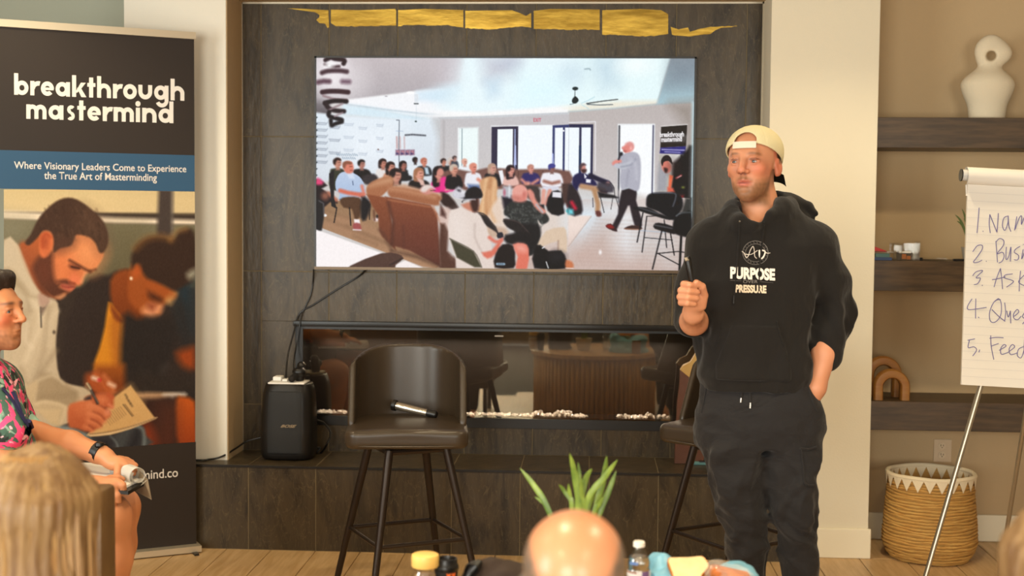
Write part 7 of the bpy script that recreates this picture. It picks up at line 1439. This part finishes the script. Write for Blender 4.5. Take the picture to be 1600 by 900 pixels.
# spread jar
JY=3.1; jl=q(643,870,JY)[0]; jr=q(686,870,JY)[0]; jx=(jl+jr)/2; jR=(jr-jl)/2; jt=q(664,864,JY)[2]; jb=q(664,885,JY)[2]
jar=empty('spread_jar',(jx,JY,TZ),'clear jar with a cream-yellow screw lid at the bottom left of the table','jar')
obj('lid',lathe(B(),[(0,jt-.002),(jR-.004,jt-.002),(jR-.001,jt-.004),(jR,jt-.008),(jR,jb+.003),(jR-.002,jb),(0,jb)],(jx,JY,0),40),mat('lid_cream',(232,190,104),.4),jar)
m_glassj=bpy.data.materials['clear_plastic']
obj('glass_body',lathe(B(),[(jR-.004,jb),(jR-.006,jb-.008),(jR-.001,jb-.02),(jR,jb-.03),(jR,TZ+.008),(jR-.006,TZ+.001),(0,TZ+.001)],(jx,JY,0),40),m_glassj,jar)
obj('contents',lathe(B(),[(0,jb-.02),(jR-.008,jb-.02),(jR-.004,jb-.035),(jR-.004,TZ+.01),(0,TZ+.005)],(jx,JY,0),32),mat('jam_cream',(206,170,120),.5),jar)
b_=B(); pr=None
for i in range(13):
    a=-math.pi/2-.5+i/12*1.6; cur=[b_.verts.new((jx+(jR+.0008)*math.cos(a),JY+(jR+.0008)*math.sin(a),zz)) for zz in (TZ+.02,jb-.024)]
    if pr: b_.faces.new((pr[0],cur[0],cur[1],pr[1]))
    pr=cur
obj('label',b_,mat('label_violet',(74,50,104),.6),jar)
# takeaway coffee cup
CY=3.12; cx=q(697,880,CY)[0]; r1=(q(717,880,CY)[0]-q(678,880,CY)[0])/2; cx=(q(717,880,CY)[0]+q(678,880,CY)[0])/2; ct=q(700,872,CY)[2]
cup=empty('coffee_cup',(cx,CY,TZ),'takeaway coffee cup with black lid and orange marks beside the cream-lidded jar','cup')
obj('lid',lathe(B(),[(0,ct-.008),(r1*.72,ct-.008),(r1*.78,ct),(r1*.86,ct),(r1*.88,ct-.012),(r1*.97,ct-.016),(r1,ct-.02),(r1,ct-.026),(r1*.96,ct-.028),(0,ct-.028)],(cx,CY,0),40),m_black,cup)
obj('cup_body',lathe(B(),[(r1*.94,ct-.026),(r1*.68,TZ+.002),(0,TZ+.002)],(cx,CY,0),40),m_dark,cup)
def oncup(u,v): 
    z=ct-.03-v; rr=r1*(.68+.26*(z-TZ)/(ct-.026-TZ))+.0008; a=-math.pi/2+u/rr; return (cx+rr*math.cos(a),CY+rr*math.sin(a),z)
ob=B()
for x0 in (.004,.017):
    for s in ([(0,0),(.009,.009)],[(.009,0),(0,.009)],[(0,.004),(.009,.004)]): tube(ob,[oncup(x0+u,v+.001) for u,v in s],.0014,5)
obj('orange_mark',ob,mat('mark_orange',(226,104,40),.6),cup)
# black cloth pouch
BY_=3.0; pch=empty('pouch',(q(775,890,BY_)[0],BY_,TZ),'dark brown-black cloth pouch lying between the coffee cup and the bald head','pouch')
a=q(722,900,BY_); b2=q(835,900,BY_); S=SD((a[0]-.03,BY_-.12,TZ-.005),(b2[0]+.03,BY_+.14,.8),.005)
S.chain([q(748,898,BY_),q(780,901,BY_),q(815,903,BY_)],[.030,.036,.033],.03,kj=.03); S.loft([(TZ,(a[0]+b2[0])/2,BY_,.085,.06),(.62,(a[0]+b2[0])/2,BY_,.075,.05),(q(780,905,BY_)[2],q(780,900,BY_)[0],BY_,.055,.03)],k=.04); S.disp(lambda X,Y,Z: folds(X,Y,Z,60,.016,6),(a[0]-.03,BY_-.12,TZ-.005),(b2[0]+.03,BY_+.14,.8)); S.fn(lambda X,Y,Z: Z-TZ-.002+X*0+Y*0,(a[0]-.03,BY_-.12,TZ-.01),(b2[0]+.03,BY_+.14,TZ+.02),0,'s')
link('fabric_body',S.mesh('fabric_body'),mat('pouch_cloth',(48,34,25),.85,bump=.3,bscale=200),pch)
S=SD(q(735,885,BY_)-.05,q(745,880,BY_)+.06,.004); S.chain([q(728,903,BY_-.04),q(737,889,BY_-.04),q(748,880,BY_-.03)],[.012,.014,.01],.01); link('strap_loop',S.mesh('strap_loop'),m_black,pch)
# potted plant
PLY=3.06; pc=q(893,870,PLY); pot=empty('potted_plant',(pc[0],PLY,TZ),'bright green plant with pointed blade leaves rising behind the bald head','plant')
obj('pot',lathe(B(),[(0,.001),(.042,.001),(.058,.085),(.054,.085),(.05,.075),(0,.075)],(pc[0],PLY,TZ),32),mat('pot_white',(206,196,178),.6),pot); obj('soil',lathe(B(),[(0,.078),(.05,.076)],(pc[0],PLY,TZ),24),m_dark,pot)
LV=[((812,731),(835,760),(858,800),11),((835,776),(846,784),(858,800),6),((890,708),(897,740),(903,800),12),((903,722),(905,750),(900,800),9),((873,757),(882,768),(895,800),8),((888,755),(890,775),(893,800),9),((925,732),(914,752),(906,800),12),((948,712),(944,745),(930,800),12),((965,718),(945,745),(915,790),11),((963,735),(952,765),(936,805),11),((936,750),(927,775),(918,800),10),((943,776),(935,790),(926,806),8),((908,745),(909,775),(910,800),10),((920,765),(918,780),(913,800),8)]
rnd=random.Random(6)
for i,(t3,t2,t1,w_) in enumerate(LV):
    dy=rnd.uniform(-.05,.03); base=np.array([pc[0]+rnd.uniform(-.02,.02),PLY+rnd.uniform(-.02,.02),TZ+.075]); ptl=[base,q(*t1,PLY-.005+dy*.3),q(*t2,PLY+dy*.6),q(*t3,PLY+dy)]
    b_=B(); 
    P=spline(ptl,6); n=len(P); prev=None
    for k,p_ in enumerate(P):
        t=k/(n-1); ww=w_/640*(np.interp(t,[0,.3,.55,.8,1],[.5,.85,1.0,.7,.02]))*.42; tg=Vector(tuple(P[min(k+1,n-1)]-P[max(k-1,0)])).normalized(); s=tg.cross(Vector((rnd.uniform(-.02,.02)+.25*math.sin(i*2.1),-1,0))).normalized(); nb=s.cross(tg)
        v=Vector(tuple(p_)); cur=[b_.verts.new(v-s*ww-nb*ww*.35),b_.verts.new(v),b_.verts.new(v+s*ww-nb*ww*.35)]
        if prev: b_.faces.new((prev[0],prev[1],cur[1],cur[0])); b_.faces.new((prev[1],prev[2],cur[2],cur[1]))
        prev=cur
    obj('leaf',b_,m_leaf,pot,60)
# water bottle
WY=3.08; wr=(q(1016,895,WY)[0]-q(980,895,WY)[0])/2; wx=(q(1016,895,WY)[0]+q(980,895,WY)[0])/2; Zy=lambda y: q(998,y,WY)[2]
wbt=empty('water_bottle',(wx,WY,TZ),'small clear plastic water bottle with white cap right of the bald head','bottle')
obj('bottle_wall',lathe(B(),[(.0105,Zy(853)),(.0105,Zy(855.5)),(.014,Zy(859)),(wr*.85,Zy(869)),(wr,Zy(876)),(wr,Zy(884)),(wr*.93,Zy(886)),(wr,Zy(888)),(wr,TZ+.02),(wr*.9,TZ+.012),(wr*.85,TZ+.001),(0,TZ+.004)],(wx,WY,0),40),m_clear,wbt)
m_water=mat('water',(214,222,226),.05,trans=1,ior=1.33); m_wt=mat('water_milky',(206,206,200),.2,spec=.5)
obj('water_fill',lathe(B(),[(0,Zy(869)),(wr*.82,Zy(869.5)),(wr-.002,Zy(877)),(wr-.002,TZ+.02),(0,TZ+.008)],(wx,WY,0),32),m_water,wbt)
obj('cap',lathe(B(),[(0,Zy(845.5)),(.0115,Zy(845.5)),(.0135,Zy(847)),(.0138,Zy(853.5)),(0,Zy(853.5))],(wx,WY,0),28),mat('cap_white',(236,230,220),.4),wbt)
def wrap(name,a0,a1,z0,z1,m_,rr,parent):
    b_=B(); pr=None
    for i in range(17):
        a=a0+(a1-a0)*i/16; cur=[b_.verts.new((wx+rr*math.cos(a),WY+rr*math.sin(a),zz)) for zz in (z0,z1)]
        if pr: b_.faces.new((pr[0],cur[0],cur[1],pr[1]))
        pr=cur
    return obj(name,b_,m_,parent)
hp=math.pi/2
m_lab=mat('label_pale',(206,206,206),.5)
wrap('label',-hp-1.5,-hp+1.5,Zy(899),Zy(889),m_lab,wr+.0008,wbt); wrap('label_stripe',-hp+.25,-hp+.95,TZ+.02,Zy(889),mat('label_purple',(110,84,130),.5),wr+.0014,wbt); wrap('label_mark',-hp-.9,-hp-.1,Zy(879),Zy(874.5),mat('label_blue',(90,120,176),.5),wr+.0008,wbt); wrap('label_band',-hp-1.4,-hp-.2,Zy(892),Zy(889.5),mat('label_brown',(150,100,70),.5),wr+.0016,wbt)
# light blue plastic bag
m_bag=mat('bag_blue',(120,182,212),.35,bump=.5,bscale=60,spec=.6)
bagc=q(1027,890,3.16); bag=None
S=SD((q(1005,890,3.16)[0],3.02,TZ),(q(1190,890,3.16)[0],3.27,.8),.004)
S.ell(q(1027,878,3.17),(.026,.03,.022),.01); S.ell(q(1034,892,3.15),(.03,.04,.035),.02); S.ell(q(1045,900,3.12),(.05,.05,.02),.02)
S.ell(q(1148,900,3.13),(.055,.06,.028),.02); S.ell(q(1160,893,3.17),(.022,.03,.02),.02); S.ell((q(1100,900,3.14)[0],3.14,TZ+.012),(.13,.09,.012),.02); S.loft([(TZ,q(1092,900,3.14)[0],3.15,.125,.085),(TZ+.04,q(1092,900,3.14)[0],3.155,.118,.075),(TZ+.085,q(1092,900,3.14)[0],3.17,.10,.045)],k=.03)
S.disp(lambda X,Y,Z: folds(X,Y,Z,90,.012,6),(q(1005,890,3.16)[0],3.02,TZ),(q(1190,890,3.16)[0],3.27,.8)); S.fn(lambda X,Y,Z: Z-TZ-.0015+X*0+Y*0,(q(1000,890,3.16)[0],3.0,TZ-.02),(q(1195,890,3.16)[0],3.3,TZ+.01),0,'s')
o=link('plastic_bag',S.mesh('plastic_bag',smooth=1),m_bag,None,loc=(bagc[0],3.16,TZ)); tag(o,'crumpled light blue plastic bag under and around the bread slices','bag')
# bread slices: two leaning slices
m_crumb=mat('bread_crumb',(236,212,160),.85,bump=.5,bscale=140,var=.05,vscale=30); m_crust=mat('bread_crust',(196,120,46),.75,bump=.3,bscale=60)
BP=q(1075,885,3.09); nB=np.array([.05,-.55,.83]); nB/=np.linalg.norm(nB)
F2=lambda x,y: pln(x,y,BP,nB)
out=[(1043,876),(1046,871.5),(1052,871),(1075,870.5),(1092,869),(1099,870),(1105,877),(1108,884),(1104,891),(1097,898),(1092,906),(1056,906),(1050,895),(1046,885)]
P=[tuple(v) for v in spline([F2(x,y) for x,y in out],3,True)]
for i,dn in enumerate((0,-.0165)):
    t_=empty('bread_slice',tuple(np.array(P[0])+nB*dn),['front slice of white bread leaning on the blue bag','second slice of white bread directly under the front slice'][i],'bread','bread slices on the blue bag')
    off=nB*dn+np.array([.004,0,0])*i; ctr=np.mean(P,0)
    obj('crust',prism(B(),[np.array(p)+off for p in P],-nB*.013),m_crust,t_,False); obj('crumb',prism(B(),[ctr+(np.array(p)-ctr)*.955+off+nB*.0008 for p in P],-nB*.0146),m_crumb,t_,False)
# cling-wrapped sandwich
SWc=q(1142,896,3.06); S=SD(SWc-np.array([.07,.06,.045]),SWc+np.array([.07,.06,.05]),.003); S.fn(lambda X,Y,Z: np.sqrt(np.maximum(np.abs(X-SWc[0])-.036,0)**2+np.maximum(np.abs(Y-SWc[1])-.02,0)**2+np.maximum(np.abs(Z-SWc[2]+.012+(X-SWc[0])*.2)-.008,0)**2)-.012,SWc-.07,SWc+.07); me=S.mesh('roll')
sw=empty('wrapped_roll',(SWc[0],SWc[1],TZ),'orange-brown bread roll in crinkled clear wrap at the right end of the table','food'); link('roll',me,mat('roll_brown',(190,106,44),.6,var=.15,vscale=30),sw)
S=SD(SWc-np.array([.09,.08,.05]),SWc+np.array([.09,.08,.06]),.0035); S.ell(SWc+np.array([-.002,.0,-.006]),(.052,.04,.026),.01); S.ell(SWc+np.array([-.03,.01,.008]),(.03,.03,.02),.01); S.disp(lambda X,Y,Z: folds(X,Y,Z,160,.016,6),SWc-.09,SWc+.09)
m_wrap=bpy.data.materials.new('cling_film'); m_wrap.use_nodes=True; nt=m_wrap.node_tree; nt.nodes.clear(); ou=nn(m_wrap,'ShaderNodeOutputMaterial'); mx=nn(m_wrap,'ShaderNodeMixShader'); gl=nn(m_wrap,'ShaderNodeBsdfPrincipled'); gl.inputs['Base Color'].default_value=(.85,.82,.78,1); gl.inputs['Roughness'].default_value=.12; tr=nn(m_wrap,'ShaderNodeBsdfTransparent'); mx.inputs[0].default_value=.16; nt.links.new(tr.outputs[0],mx.inputs[1]); nt.links.new(gl.outputs[0],mx.inputs[2]); nt.links.new(mx.outputs[0],ou.inputs[0])
link('cling_wrap',S.mesh('cling_wrap'),m_wrap,sw)
# tan card behind the bread
o=box('paper_card',mat('kraft',(150,116,76),.7),None,q(1102,890,3.26)[0],q(1140,890,3.26)[0],3.258,3.262,TZ,q(1120,876,3.26)[2],smooth=False,loc=(q(1120,890,3.26)[0],3.26,TZ)); tag(o,'plain kraft card standing between the bread and the wrapped roll','card')
